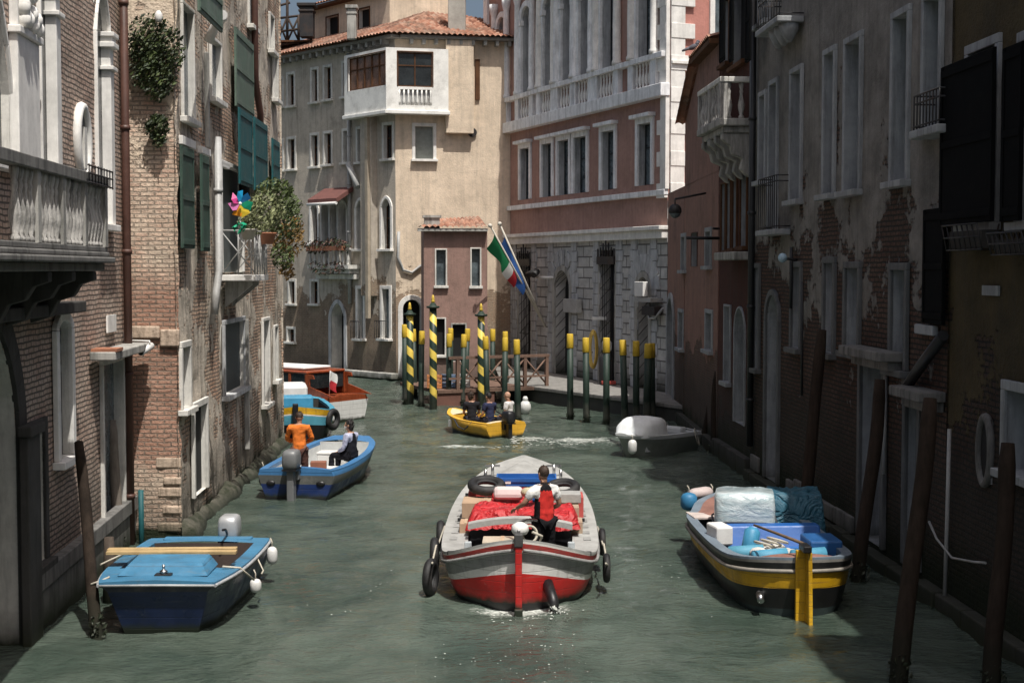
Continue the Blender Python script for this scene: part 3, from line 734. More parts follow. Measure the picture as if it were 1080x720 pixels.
lp=thing('wall_lamp','small white lamp on the brick wall above the ivy','lamp',tuple(Cf(168,18,.15)))
mb=MB(); mb.lathe((0,-.05,-.1),[(.05,0),(.07,.05),(.07,.14),(.03,.2)],10); mb.build('lamp_shade',WHITE,lp)
mb=MB(); mb.cyl((0,.15,.05),(0,-.05,.05),.02,n=6); mb.build('arm',IRON,lp)
# security camera + junction box
def seccam(label,c,n,side,arm=.5):
    q=thing('security_camera',label,'camera',tuple(c)); mb=MB()
    M=Matrix.Rotation(math.atan2(n.x,-n.y),4,'Z')
    mb.tube([M@V((-arm*.9,.0,.06)),M@V((0,-arm*.5,.06)),M@V((0,-arm*.5,.0))],.015,6); mb.build('arm',WHITE,q)
    mb=MB(); mb.cyl(M@V((0,-arm*.5+.12,-.03)),M@V((-.1,-arm*.5-.25,-.13)),.065,n=12); h=mb.build('housing',WHITE,q)
    mb=MB(); mb.cyl(M@V((-.1,-arm*.5-.25,-.13)),M@V((-.105,-arm*.5-.262,-.136)),.05,n=12); mb.build('lens',DARK,h)
    return q
seccam('white security camera on an arm on the brick wall',Cf(163,362,.05),WBf.n,1,.7)
mb=MB(True); q=Cf(133,354,.2); mb.box(q,(.2,.14,.14)); jb=thing('junction_box','small white box beside the brown drainpipe','junction box',tuple(q)); mb.build('casing',WHITE,jb,bevel=.015)
# ------------------------------------------------------------------ beige corner house in the background
mD=wall_mat('beige_render',(.56,.50,.42),(.44,.39,.33),(.30,.22,.16),(.20,.14,.105),(.36,.28,.2),(.3,.26,.21),expose=-.16,zlow=5.0,zs=.13,damp_shade=.6,rowh=.09,bumpd=.04,streak=.45)
mDr=wall_mat('sunny_beige_render',(.80,.66,.51),(.62,.51,.39),(.40,.26,.17),(.34,.24,.17),(.42,.33,.24),(.4,.33,.26),expose=-.16,zlow=5.5,zs=.12,damp_shade=.6,rowh=.09,bumpd=.04,streak=.3)  # brighter copy of the render, with the front's sunlight put into the colour
rD=thing('corner_house','beige corner house with tiled roof, white bay window and brick foot','building',tuple(DC))
zt=ZR(280,0,3.692); zm=ZR(280,190,3.692); zc=ZR(290,180,3.27)
HD=WDl.sz(417,41)[1]
topw=[(55,310,67,415),(89,290,112,412),(182,272,203,397),(231,262,256,387),(304,246,327,375)]
midw=[(55,550,67,662),(89,542,115,658),(180,527,205,648),(231,520,257,640),(305,510,329,632)]
lw=[WDl.rect(*zt(*r)) for r in topw+midw]
lw+= [WDl.rect(*zt(360,502,391,630)),WDl.rect(*zt(462,487,494,618))]
sm=[WDl.rect(*zm(*r)) for r in ((93,395,115,480),(180,395,205,480),(88,580,113,628))]
tall=[WDl.rect(*zc(288,408,306,578)),WDl.rect(*zc(372,408,396,578))]
arc=[WDl.rect(*zc(126,110,148,250)),WDl.rect(*zc(283,103,308,270)),WDl.rect(*zc(370,97,400,270)),WDl.rect(*zc(50,120,66,200))]
for o in arc: o.update(arch=1.2,pointed=True,depth=.3)
logg=[WDl.rect(*zc(x0,105,x1,325)) for x0,x1 in ((163,186),(192,215),(221,247))]
for o in logg: o.update(arch=1.25,pointed=True,depth=.5)
dr_=WDl.rect(*zc(196,458,240,690)); dr_.update(arch=1.2,pointed=True,depth=.6); dr_['z0']=.25
mb=MB(True)
allw=lw+sm+tall+arc+logg+[dr_]
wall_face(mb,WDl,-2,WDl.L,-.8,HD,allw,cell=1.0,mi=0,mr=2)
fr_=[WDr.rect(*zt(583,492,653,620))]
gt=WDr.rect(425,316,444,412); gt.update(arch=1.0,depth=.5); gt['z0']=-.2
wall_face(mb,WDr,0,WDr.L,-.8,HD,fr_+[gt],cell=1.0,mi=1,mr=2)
p3=WDr.pt(WDr.L,0,-14); p4=WDl.pt(-2,0,-9)
for a,b in ((WDr.pt(WDr.L,0),p3),(p3,p4),(p4,WDl.pt(-2,0))):
    L=(b-a).length; mb.poly([a+V((0,0,-.8)),b+V((0,0,-.8)),b+V((0,0,HD)),a+V((0,0,HD))],1,[(0,0),(L,0),(L,HD),(0,HD)])
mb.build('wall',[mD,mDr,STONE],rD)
for o in lw+sm: window(rD,WDl,o,frame=STONE,fw=.13,proud=.04,sillp=.12,mull=2)
for o in tall: window(rD,WDl,o,frame=STONE_B,fw=.16,proud=.06,sillp=.2,pane=GLASS_B)
for o in arc: window(rD,WDl,o,frame=STONE_B,fw=.14,proud=.06,sillp=.15,mull=1,cols=WOODW)
for o in logg: window(rD,WDl,o,frame=STONE,fw=.1,proud=.05,sill=False,pane=DARK)
window(rD,WDl,dr_,frame=STONE_S,fw=.2,proud=.06,fname='door',sill=False,pane=DARK)
window(rD,WDr,fr_[0],frame=STONE_B,fw=.14,proud=.05,sillp=.15,pane=pm('grey_blind',(.25,.27,.25),.7,.25,6))
window(rD,WDr,gt,frame=STONE_B,fw=.22,proud=.06,fname='water_gate',sill=False,pane=DARK)
mb=MB(True); wbox(mb,WDl,-2,WDl.L+.1,.05,.32,-.05,.35); mb.build('stone_ledge',STONE,rD,bevel=.03)
# iron window guards
for o in tall:
    mb=MB(True)
    for i in range(7): a=o['s0']-.15+(o['s1']-o['s0']+.3)*i/6; mb.cyl(WDl.pt(a,o['z0'],.35),WDl.pt(a,o['z0']+.8,.35),.015,n=5)
    mb.cyl(WDl.pt(o['s0']-.15,o['z0']+.8,.35),WDl.pt(o['s1']+.15,o['z0']+.8,.35),.02,n=5); mb.build('window_guard',IRON,rD)
# balcony with flowers and awning
bq=WDl.rect(*zc(118,325,258,345),.6)
mb=MB(True); wbox(mb,WDl,bq['s0'],bq['s1'],bq['z1']-.18,bq['z1'],0,.7)
for k in range(2): wbox(mb,WDl,bq['s0']+.1,bq['s1']-.1,bq['z1']-.4-.25*k,bq['z1']-.181-.25*k,0,.55-.25*k)
bb=mb.build('balcony',STONE,rD)
ht=WDl.sz(*zc(190,268,0,0)[:2])[1]-bq['z1']
mb=MB(True); wbox(mb,WDl,bq['s0'],bq['s1'],bq['z1']+ht-.1,bq['z1']+ht,.5,.7); mb.build('rail',STONE,bb)
for i in range(9): baluster(WDl.pt(bq['s0']+.12+(bq['s1']-bq['s0']-.24)*i/8,bq['z1'],.6),ht-.1,1.3,STONE,bb)
pl_=thing('balcony_flowers','flower boxes with reddish green plants along the arched loggia balcony','plant',tuple(WDl.pt(bq['s0']+1,bq['z1']+ht,.7)))
mb=MB(True); random.seed(4)
for i in range(9):
    c=WDl.pt(bq['s0']+(bq['s1']-bq['s0'])*(i+.5)/9,bq['z1']+ht+.12+random.uniform(-.1,.1),.72); mb.leaves(c,(.28,.28,.3),130,.05,0,nm=2)
for i in range(5):
    c=WDl.pt(bq['s0']+.3+(bq['s1']-bq['s0'])*(i+.5)/6,bq['z1']-.2+random.uniform(-.2,.3),.75); mb.leaves(c,(.25,.2,.3),90,.05,0,nm=2)
mb.build('foliage',[LEAF_D,leaf_mat('russet_leaf',(.16,.08,.06))],pl_)
mb=MB(True); wbox(mb,WDl,bq['s0']+.2,bq['s1']-.2,bq['z1']+ht-.12,bq['z1']+ht+.08,.71,.9); mb.build('planter',TERRA,pl_)
aq=WDl.rect(*zc(155,58,255,88),.3); AWN=pm('red_awning_cloth',(.15,.06,.05),.9,.2)
mb=MB(True); a,b=aq['s0'],aq['s1']; zt0=aq['z1']; mb.hexa([WDl.pt(a,zt0-.75,1.0),WDl.pt(b,zt0-.75,1.0),WDl.pt(b,zt0-.2,.05),WDl.pt(a,zt0-.2,.05),WDl.pt(a,zt0-.55,1.0),WDl.pt(b,zt0-.55,1.0),WDl.pt(b,zt0,.05),WDl.pt(a,zt0,.05)])
aw=mb.build('awning',AWN,rD)
mb=MB(True); mb.cyl(WDl.pt(a,zt0-.78,1.01),WDl.pt(b,zt0-.78,1.01),.07,n=8); mb.build('valance_bar',WHITE,aw)
# pipes and external flue
for zx,y0,y1,r,mt in ((327,0,480,.09,PIPE_G),):
    x,_,_,_=zm(zx,0,0,0); s_=WDl.sz(x,250,.12)[0]; pipe(rD,[WDl.pt(s_,WDl.sz(x,190+y1/3.692)[1],.12),WDl.pt(s_,HD-.3,.12)],r,mt)
s_=WDl.sz(391,230,.1)[0]; z0=WDl.sz(391,312)[1]; z1=WDl.sz(391,120)[1]
mb=MB(True); wbox(mb,WDl,s_-.45,s_+.35,z0,z1,-.02,.35); mb.build('external_flue',mD,rD,bevel=.02)
mb=MB(True); wbox(mb,WDl,s_+.1,s_+.3,z0-1.0,z1,.351,.5); mb.build('timber_strut',pm('pale_timber',(.4,.34,.26),.8,.3,3),rD)
zst=[zt(340,640,0,0)[:2],zt(385,730,0,0)[:2]]
mb=MB(True); q0,q1=WDl.sz(*zst[0]),WDl.sz(zst[1][0],zst[1][1]); mb.cyl(WDl.pt(q0[0],q0[1],.25),WDl.pt(q1[0],q1[1],.35),.14,n=8); mb.build('drainpipe',PIPE_G,rD)
s_=WDr.sz(*zt(752,400,0,0)[:2])[0]; z0=WDr.sz(*zt(752,522,0,0)[:2])[1]
mb=MB(True); wbox(mb,WDr,s_-.62,s_+.62,z0,HD,-.02,.38); fl=mb.build('external_flue',mDr,rD,bevel=.02)
mb=MB(True); wbox(mb,WDr,s_+.75,s_+.95,HD-2.6,HD-.8,-.01,.1); mb.build('vent',WOODW,rD)
mb=MB(True); 
c_=WDr.sz(*zt(805,517,0,0)[:2]); mb.cyl(WDr.pt(c_[0],c_[1],0),WDr.pt(c_[0],c_[1],.1),.2,n=12); mb.build('round_vent',IRON,rD)
# lower brick scar with a curved cable
# bay window around the corner
BAYW=pm('bay_white_paint',(.84,.83,.79),.6,.15,2,.1,dirt=(.3,.29,.26))
a0=WDl.sz(*zt(345,330,0,0)[:2])[0]; b1=WDr.sz(*zt(705,300,0,0)[:2])[0]
zb0=WDr.sz(*zt(600,432,0,0)[:2],.5)[1]; zb1=WDr.sz(*zt(600,190,0,0)[:2],.5)[1]
off=.55
cor=DC+WDl.n*off+WDr.n*off*.6
def cp(z): return V((cor.x,cor.y,z))
bay=MB(True)
def bayq(a,b,z0,z1,op,mi=0,outn=None):
    # a,b plan points; op list of (t0,t1,z0,z1)
    a=V((a.x,a.y,0)); b=V((b.x,b.y,0)); 
    w_=Wall(a,b); wall_face(bay,w_,0,w_.L,z0,z1,[dict(s0=o[0]*w_.L,s1=o[1]*w_.L,z0=o[2],z1=o[3],depth=.12) for o in op],cell=9,mi=0,mr=0)
    return w_
L0=WDl.pt(a0,0,off); R0=WDr.pt(b1,0,off)
hz=zb1-zb0
bayq(WDl.pt(a0,0,0),L0,zb0,zb1,[])
wl_=bayq(L0,cor,zb0,zb1,[(.1,.98,zb0+hz*.40,zb1-hz*.06)])
zw0=WDr.sz(*zt(600,340,0,0)[:2],.5)[1]; zw1=WDr.sz(*zt(600,206,0,0)[:2],.5)[1]; zb_=WDr.sz(*zt(600,412,0,0)[:2],.5)[1]
wr_=bayq(cor,R0,zb0,zb1,[(.19,.74,zw0,zw1),(.20,.73,zb_,zw0-.12)])
bayq(R0,WDr.pt(b1,0,0),zb0,zb1,[])
bay.poly([WDl.pt(a0,zb0,0),L0+V((0,0,zb0)),cp(zb0),R0+V((0,0,zb0)),WDr.pt(b1,zb0,0),DC+V((0,0,zb0))])
bay.poly([WDl.pt(a0,zb1,0),L0+V((0,0,zb1)),cp(zb1),R0+V((0,0,zb1)),WDr.pt(b1,zb1,0),DC+V((0,0,zb1))])
by=bay.build('bay_window',BAYW,rD)
mb=MB(True)
for w_ in (wl_,wr_): wbox(mb,w_,-.05,w_.L+.06,zb0-.16,zb0-.002,-.3,.1)
mb.build('bay_base',BAYW,by,bevel=.02)
o=dict(s0=.19*wr_.L,s1=.74*wr_.L,z0=zw0,z1=zw1,depth=.12); window(by,wr_,o,frame=WOODW,fw=.05,proud=.02,mull=2,sill=False)
o=dict(s0=.1*wl_.L,s1=.98*wl_.L,z0=zb0+hz*.40,z1=zb1-hz*.06,depth=.12); window(by,wl_,o,frame=WOODW,fw=.04,proud=.02,mull=5,sill=False,pane=glass_mat('brown_glass',(.10,.05,.03)))
mb=MB(True); q=[wr_.pt(.2*wr_.L,zb_,-.115),wr_.pt(.73*wr_.L,zb_,-.115),wr_.pt(.73*wr_.L,zw0-.12,-.115),wr_.pt(.2*wr_.L,zw0-.12,-.115)]; mb.poly(q[::-1] if wr_.flip else q); mb.build('recess',PIPE_G,by)
mb=MB(True)
for i in range(8): baluster_c=wr_.pt(wr_.L*(.215+.5*i/7),0,-.05); mb.lathe(baluster_c+V((0,0,zb_)),[(.045,0),(.06,.2),(.035,.6),(.05,1)] if False else [(.05,0),(.065,.25*(zw0-.12-zb_)),(.035,.7*(zw0-.12-zb_)),(.05,(zw0-.12-zb_))],8)
mb.build('balustrade',BAYW,by)
# eaves + brackets + roof
def tiles(mb,e0,e1,r0,r1,pitch=.24,amp=.07,m=0):
    """barrel tiles: corrugated sheet between eave e0-e1 and ridge r0-r1"""
    L=(e1-e0).length; n=max(2,int(L/pitch)); k=6; rows=max(1,int((r0-e0).length/.38))
    nn=(e1-e0).cross(r0-e0).normalized(); nn=nn if nn.z>0 else -nn
    b=len(mb.v); cols=n*k+1
    for j in range(rows*2):
        t=(j//2+j%2)/rows
        for i in range(cols):
            s=i/(n*k); p=(e0+(e1-e0)*s)*(1-t)+(r0+(r1-r0)*s)*t
            h=abs(math.sin(PI*i/k))*amp+random.uniform(0,.006)+(.03 if j%2==0 else 0)
            mb.v.append(p+nn*h)
    for j in range(rows*2-1):
        for i in range(cols-1):
            q=(b+j*cols+i,b+j*cols+i+1,b+(j+1)*cols+i+1,b+(j+1)*cols+i)
            mb.face(q,m,[((i//k)*1.0,j*.5),((i//k)*1.0+.9,j*.5),((i//k)*1.0+.9,j*.5+.4),((i//k)*1.0,j*.5+.4)],True)
t=NT('roof_tiles'); uv=t.uv(); wn=t.n('TexWhiteNoise',{'Vector':t.n('VectorMath',{0:t.n('VectorMath',{0:uv,1:(.05,.05,0)},operation='ADD').outputs[0]},operation='FLOOR').outputs[0]}).outputs[0]
o_=t.obj(); c=t.n('ValToRGB',{0:wn}); cr=c.color_ramp; cr.elements[0].color=(.20,.085,.055,1); cr.elements[1].color=(.48,.27,.19,1); e=cr.elements.new(.5); e.color=(.36,.165,.105,1)
cc=t.mix(t.rng(t.noise(o_,.8,7,.7),.45,.7),c.outputs[0],(.16,.12,.09)); cc=t.mix(t.rng(t.noise(o_,3,5),.55,.75),cc,(.5,.38,.3))
ROOF=t.fin(cc,.9,t.bump(t.noise(o_,20,4),.3,.02))
ov_=.55
def eo(p,n1,n2=None): return p+n1*ov_+(n2*ov_*.6 if n2 else V((0,0,0)))
mb=MB(True); 
wbox(mb,WDl,-2,WDl.L+.35,HD,HD+.12,-.3,ov_-.08); wbox(mb,WDr,.2,WDr.L,HD+.003,HD+.123,-.3,ov_-.08)
ev=mb.build('eaves',pm('grey_eaves',(.23,.215,.19),.85,.3,3),rD)
mb=MB(True)
for i in range(26): a=-1.8+i*.6; 
for i in range(int((WDl.L+2)/.55)): a=-1.9+i*.55; wbox(mb,WDl,a-.07,a+.07,HD-.22,HD-.002,-.02,ov_-.15)
for i in range(int(WDr.L/.55)): a=.7+i*.55; wbox(mb,WDr,a-.07,a+.07,HD-.22,HD+.001,-.02,ov_-.15)
parts(mb,'eaves_bracket',STONE_D,rD)
ec=DC+WDl.n*ov_+WDr.n*ov_*.55+V((0,0,HD+.13)); e_l=WDl.pt(-2.2,HD+.13,ov_); e_r=WDr.pt(WDr.L+.3,HD+.13,ov_)
# left slope is shallow, front slope is a steep hip
rt=on_y(*zt(640,42,0,0)[:2],DC.y+4.5)
mb=MB(True)
rl=V((e_l.x,e_l.y,0))-WDl.n*3.2+V((0,0,HD+1.35)); 
rtl=V((rt.x,rt.y,rt.z))
tiles(mb,ec,e_r,rtl,e_r+V((.3,4.3,.75)))
tiles(mb,e_l,ec,rl,rtl)
mb.build('roof',ROOF,rD)
mb=MB(True); mb.poly([rtl,e_r+V((.3,4.3,.75)),e_r+V((.3,6,0)),rl+V((0,5,0)),rl],0); mb.build('roof_back',TERRA,rD)
# attic storey
at0=WDl.pt(0,0,-2.6); pa=on_y(335,30,DC.y+3.2)
# attic as a separate house behind
AY=DC.y+3.6
rE=thing('upper_house','ochre upper house rising behind the tiled roof','building',(on_y(440,60,AY).x,AY,0))
eL=on_y(331,20,AY+5.0); eC=on_y(411,12,AY); eR=on_y(486,12,AY+.8)
WE1=Wall((eL.x,eL.y),(eC.x,eC.y)); WE2=Wall((eC.x,eC.y),(eR.x,eR.y))
ew=[WE1.rect(*zt(238,65,283,160)),WE1.rect(*zt(364,35,405,115))]
topz=WE1.sz(*zt(300,5,0,0)[:2])[1]
mb=MB(True); wall_face(mb,WE1,0,WE1.L,HD-1,topz,ew,cell=1); wall_face(mb,WE2,0,WE2.L,HD-1,topz+3.0,[],cell=1)
body(mb,WE2,0,WE2.L,HD-1,topz+3.0,6)
mb.build('wall',[mDr,STONE],rE)
for o in ew: window(rE,WE1,o,frame=WOODW,fw=.07,proud=.03,sill=False,pane=DARK)
mb=MB(True); e0=WE1.pt(-.6,topz,.5); e1=WE1.pt(WE1.L,topz,.5); tiles(mb,e0,e1,e0-WE1.n*3+V((0,0,1.0)),e1-WE1.n*3+V((0,0,1.0))); mb.build('roof',ROOF,rE)
mb=MB(True); wbox(mb,WE1,-.6,WE1.L,topz-.12,topz-.002,-.1,.45); mb.build('eaves',WOODW,rE)
# chimneys belong to the corner house
def chimney(root,px0,px1,py0,py1,Y,mat,cap=True):
    a=on_y(px0,py1,Y); b=on_y(px1,py0,Y); w_=b.x-a.x; mb=MB(True)
    mb.box(((a.x+b.x)/2,Y,(a.z+b.z)/2),(w_,w_,b.z-a.z)); ch=mb.build('chimney',mat,root,bevel=.03)
    if cap:
        mb=MB(True); mb.box(((a.x+b.x)/2,Y,b.z+.08),(w_*1.35,w_*1.35,.15)); mb.box(((a.x+b.x)/2,Y,b.z-.2),(w_*1.15,w_*1.15,.1)); mb.build('chimney_cap',mat,ch,bevel=.02)
chimney(rD,366.5,376,10,42,DC.y+1.2,STONE_D); chimney(rD,473,491,-14,40,DC.y+1.6,pm('grey_chimney',(.4,.38,.34),.9,.3,2))
# altana roof terrace
al=thing('roof_terrace','dark timber roof terrace above the left end of the tiled roof','terrace',tuple(on_y(308,50,DC.y+7)))
mb=MB(True); Y=DC.y+7
def L2(p,q,r=.06,dy=0): mb.cyl(on_y(*p,Y+dy),on_y(*q,Y+dy),r,n=6)
for dy in (0,2.5):
    for x in (292,303,315,328): L2((x,48),(x,-12 if x in (292,303) else 16),.07,dy)
    for y in (18,32,46): L2((290,y+2),(330,y-3),.06,dy)
    L2((292,45),(303,18),.05,dy); L2((303,45),(292,18),.05,dy); L2((303,44),(315,18),.05,dy); L2((315,43),(303,18),.05,dy); L2((288,8),(306,3),.06,dy)
parts(mb,'timber_beam',wood_mat('dark_timber',(.04,.03,.025),(.08,.06,.05)),al)
mb=MB(True); p=on_y(310,48,Y+1.2); mb.box((p.x,p.y,p.z),(2.4,2.8,.08)); mb.build('deck',WOODW,al)
chimney(rD,317,331,8,40,DC.y+6,IRON)

# ------------------------------------------------------------------ small pink house on the quay
mS=wall_mat('dusty_pink_render',(.34,.215,.18),(.28,.18,.15),(.34,.2,.14),(.26,.15,.1),(.36,.24,.17),(.3,.24,.2),expose=-.2,zlow=1.5,zs=.2,damp_shade=.7,streak=.4,bumpd=.03)
ya=DC.y-4.6
sL=on_y(447,300,ya); sR=on_y(514,300,ya+.25)
WS=Wall((sL.x,sL.y),(sR.x,sR.y))
rS=thing('pink_annex','small dusty pink house with low tiled roof beside the stone palace','building',(sL.x,sL.y,0))
ho=WS.sz(490,241)[1]
so=[WS.rect(*zm(665,272,702,410)),WS.rect(*zm(803,268,835,412)),WS.rect(*zm(664,540,698,680)),WS.rect(*zm(728,562,778,705))]
mb=MB(True); wall_face(mb,WS,0,WS.L,-.8,ho,so,cell=1.0); body(mb,WS,0,WS.L,-.8,ho,3.5); mb.build('wall',[mS,STONE],rS)
for i,o in enumerate(so): window(rS,WS,o,frame=STONE if i<3 else STONE_D,fw=.06,proud=.04,sill=i<3,pane=GLASS_B if i<2 else DARK,fname='window' if i<3 else 'door')
mb=MB(True); e0=WS.pt(-.25,ho,.35); e1=WS.pt(WS.L,ho,.35); r_=WS.sz(485,228)[1]
tiles(mb,e0,e1,WS.pt(.5,ho+.42,-2.4),WS.pt(WS.L-.15,ho+.55,-2.4)); mb.build('roof',ROOF,rS)
mb=MB(True); wbox(mb,WS,-.25,WS.L,ho-.12,ho-.003,-.1,.3); mb.build('eaves',STONE_D,rS)
q=WS.rect(*zm(620,145,680,190)); mb=MB(True); wbox(mb,WS,q['s0'],q['s1'],ho-.2,q['z1'],-.9,-.3); wbox(mb,WS,q['s0']-.06,q['s1']+.06,q['z1']+.001,q['z1']+.1,-.96,-.24); mb.build('chimney',STONE_D,rS)
# curved cable with ceramic lamps on the beige wall
wl2=thing('lantern_cable','pale curved cable pipe on the brick foot of the corner house','cable',tuple(WDr.pt(2,7,.1)))
mb=MB(True); mb.tube([WDr.pt(*WDr.sz(*zm(x,y,0,0)[:2]),.1) for x,y in ((518,200),(515,300),(535,350),(570,360),(600,335),(640,325),(650,300))],.07,6); mb.build('cable',PIPE_G,wl2)

# ------------------------------------------------------------------ stone palace (pink and white)
RED=wall_mat('rust_red_render',(.44,.265,.22),(.36,.215,.175),(.3,.15,.1),(.25,.12,.08),(.3,.16,.1),(.3,.2,.15),expose=-.4,damp_shade=-5,streak=.35,bumpd=.02)
PINK=wall_mat('rose_render',(.52,.24,.20),(.46,.21,.17),(.5,.25,.18),(.45,.2,.15),(.5,.25,.2),(.5,.3,.25),expose=-.4,damp_shade=-5,streak=.2,bumpd=.02)
ASH=ashlar_mat('grey_ashlar',(.60,.59,.57),(.43,.425,.41),(.16,.155,.15))
rP=thing('stone_palace','tall rust red palace with white arches above a grey stone ground floor','building',tuple(PC))
zp=ZR(500,0,3.692); zq=ZR(500,190,3.692)
zc_=WP.sz(700,241)[1]; zs_=WP.sz(700,200)[1]; zb_2=WP.sz(690,102)[1]; HP=21.0
pal=[]
arx=((97,128,72,385),(190,228,32,362),(275,312,3,335),(345,388,-40,315),(415,458,-50,295),(500,557,-60,270),(640,702,-80,235))
for i,(x0,x1,y0,y1) in enumerate(arx):
    o=WP.rect(*zp(x0,y0,x1,y1)); o.update(arch=1.0,depth=.4)
    zz=WP.sz(*zp((97+128)/2,72,0,0)[:2])[1]; o['z1']=zz+.05 if i in (0,1,2,4,6) or True else o['z1']
    pal.append(o)
zbase=max(o['z0'] for o in pal); zmean=sum(o['z0'] for o in pal)/len(pal)
for o in pal: o['z0']=zmean
mez=[]
for x0,x1,y0,y1 in ((82,117,592,85),(183,218,575,72),(268,305,556,64),(330,372,546,58),(392,440,533,52),(500,548,515,38),(642,692,490,22)):
    a=zp(x0,y0,x1,y0); b=zq(x0,y1,x1,y1); o=WP.rect(a[0],a[1],a[2],b[1]); o['depth']=.3; mez.append(o)
m0=sum(o['z0'] for o in mez)/7; m1=sum(o['z1'] for o in mez)/7
for o in mez: o['z0'],o['z1']=m0,m1
grd=[]
for i,(x0,x1,y0,y1,ar) in enumerate(((176,224,285,640,0),(318,375,352,690,1),(491,552,272,660,0),(640,684,378,700,1),(82,112,380,425,1))):
    o=WP.rect(*zq(x0,y0,x1,y1)); o['depth']=.45; o['ar']=ar
    if ar: o['arch']=1.0
    if i<4: o['z0']=.6
    grd.append(o)
mb=MB(True)
wall_face(mb,WP,0,WP.L,-.8,zc_,grd,cell=2,mi=0,mr=0); wall_face(mb,WP,0,WP.L,zc_,HP,mez+pal,cell=2,mi=1,mr=2)
wall_face(mb,WPr,0,WPr.L,-.8,zs_-.4,[],cell=2,mi=0,mr=0); wall_face(mb,WPr,0,WPr.L,zs_-.4,HP,[WPr.rect(753,-30,764,58)],cell=2,mi=3,mr=2)
bk=[WPr.pt(WPr.L,0),WP.pt(WP.L,0,-9),WP.pt(0,0,-7),WP.pt(0,0)]
for a,b in zip(bk,bk[1:]):
    L=(b-a).length; mb.poly([a+V((0,0,-.8)),b+V((0,0,-.8)),b+V((0,0,HP)),a+V((0,0,HP))],1,[(0,0),(L,0),(L,HP),(0,HP)])
mb.poly([WP.pt(0,HP),WP.pt(WP.L,HP),bk[0]+V((0,0,HP)),bk[1]+V((0,0,HP)),bk[2]+V((0,0,HP))],1,[(0,0),(9,0),(9,9),(5,9),(0,9)])
mb.build('wall',[ASH,RED,STONE_S,PINK],rP)
for o in mez: window(rP,WP,o,frame=STONE_P,fw=.2,proud=.08,hood=.22,sill=False,pane=GLASS_B,mull=2,cols=PIPE_D)
for i,o in enumerate(pal): window(rP,WP,o,frame=STONE_P,fw=.24,proud=.12,sill=False,imp=.22,pane=GLASS_B,mull=2,cols=PIPE_D)
# half columns between the arches, sunlit on their right-hand side
mb_=None
for i,o in enumerate(pal):
    for x in (o['s0']-.28,o['s1']+.28):
        mb=MB(True); z0,z1=zmean-.0,o['z1']+.7
        mb.lathe(WP.pt(x,z0,.14),[(.2,0),(.2,.12),(.16,.2),(.165,1.5),(.135,z1-z0-.55),(.15,z1-z0-.5),(.21,z1-z0-.25),(.21,z1-z0-.02)],12); mb.build('half_column',STONE_B if i in(2,5,6) else STONE_P,rP)
for i,o in enumerate(pal[:]):
    w_=(o['s1']-o['s0']); zl=zb_2+.35
    for sgn in (0,1):
        x=o['s0']-.28 if sgn==0 else o['s1']+.28; mb=MB(True); wbox(mb,WP,x-.2,x+.2,zl,zmean-.201,-.02,.2); mb.build('pedestal',STONE_P,rP)
    mb=MB(True); n=max(4,int(w_/.24))
    for k in range(n): p=WP.pt(o['s0']+w_*(k+.5)/n,zl,.1); hh=zmean-.2-zl; mb.lathe(p,[(r*1.3,z/.74*hh) for r,z in BAL],8)
    mb.build('balustrade',STONE_B,rP)
mb=MB(True)
wbox(mb,WP,-.1,WP.L+.1,zb_2-.1,zb_2+.35,-.02,.35); wbox(mb,WP,-.1,WP.L+.0,zmean-.2,zmean-.002,-.02,.28); 
wbox(mb,WP,-.1,WP.L+.02,zs_-.2,zs_+.0,-.02,.16)
mb.build('string_course',STONE_P,rP,bevel=.02)
mb=MB(True); wbox(mb,WP,-.1,WP.L-.02,zc_-.35,zc_-.05,-.02,.22); wbox(mb,WP,-.1,WP.L+.03,zc_-.049,zc_+.1,-.02,.36); mb.build('cornice',STONE_B,rP,bevel=.02)
mb=MB(True); wbox(mb,WP,-.1,WP.L+.05,zmean+5.6,zmean+6.3,-.02,.25); mb.build('entablature',STONE_P,rP)
# quoins and corner pilaster
mb=MB(True); wbox(mb,WP,-.05,.42,zb_2+.351,HP,-.03,.13); mb.build('corner_pilaster',STONE_P,rP,bevel=.02)
mb=MB(True); wbox(mb,WP,WP.L-.45,WP.L+.06,zb_2+.351,HP,-.03,.12); wbox(mb,WPr,.06,.62,zs_-.3,HP,-.03,.10); wbox(mb,WP,WP.L-.36,WP.L+.06,zs_+.001,zb_2-.11,-.03,.13)
k=0; z=zs_-.3
while z<HP-.4:
    if k%2==0: wbox(mb,WPr,.06,1.0,z,z+.52,-.03,.121); wbox(mb,WP,WP.L-.62,WP.L-.0,z,z+.52,-.03,.131) if not(zb_2-.8<z<zb_2+.4) else None
    z+=.56; k+=1
mb.build('quoin',STONE_B,rP,bevel=.012)
for y in (66,):
    zz=WPr.sz(715,y)[1]; mb=MB(True); wbox(mb,WPr,.061,1.6,zz-.06,zz+.03,-.02,.2); mb.build('string_course',STONE_B,rP)
o=WPr.rect(753,-30,764,58); window(rP,WPr,o,frame=STONE_B,fw=.2,proud=.1,pane=GLASS_B)
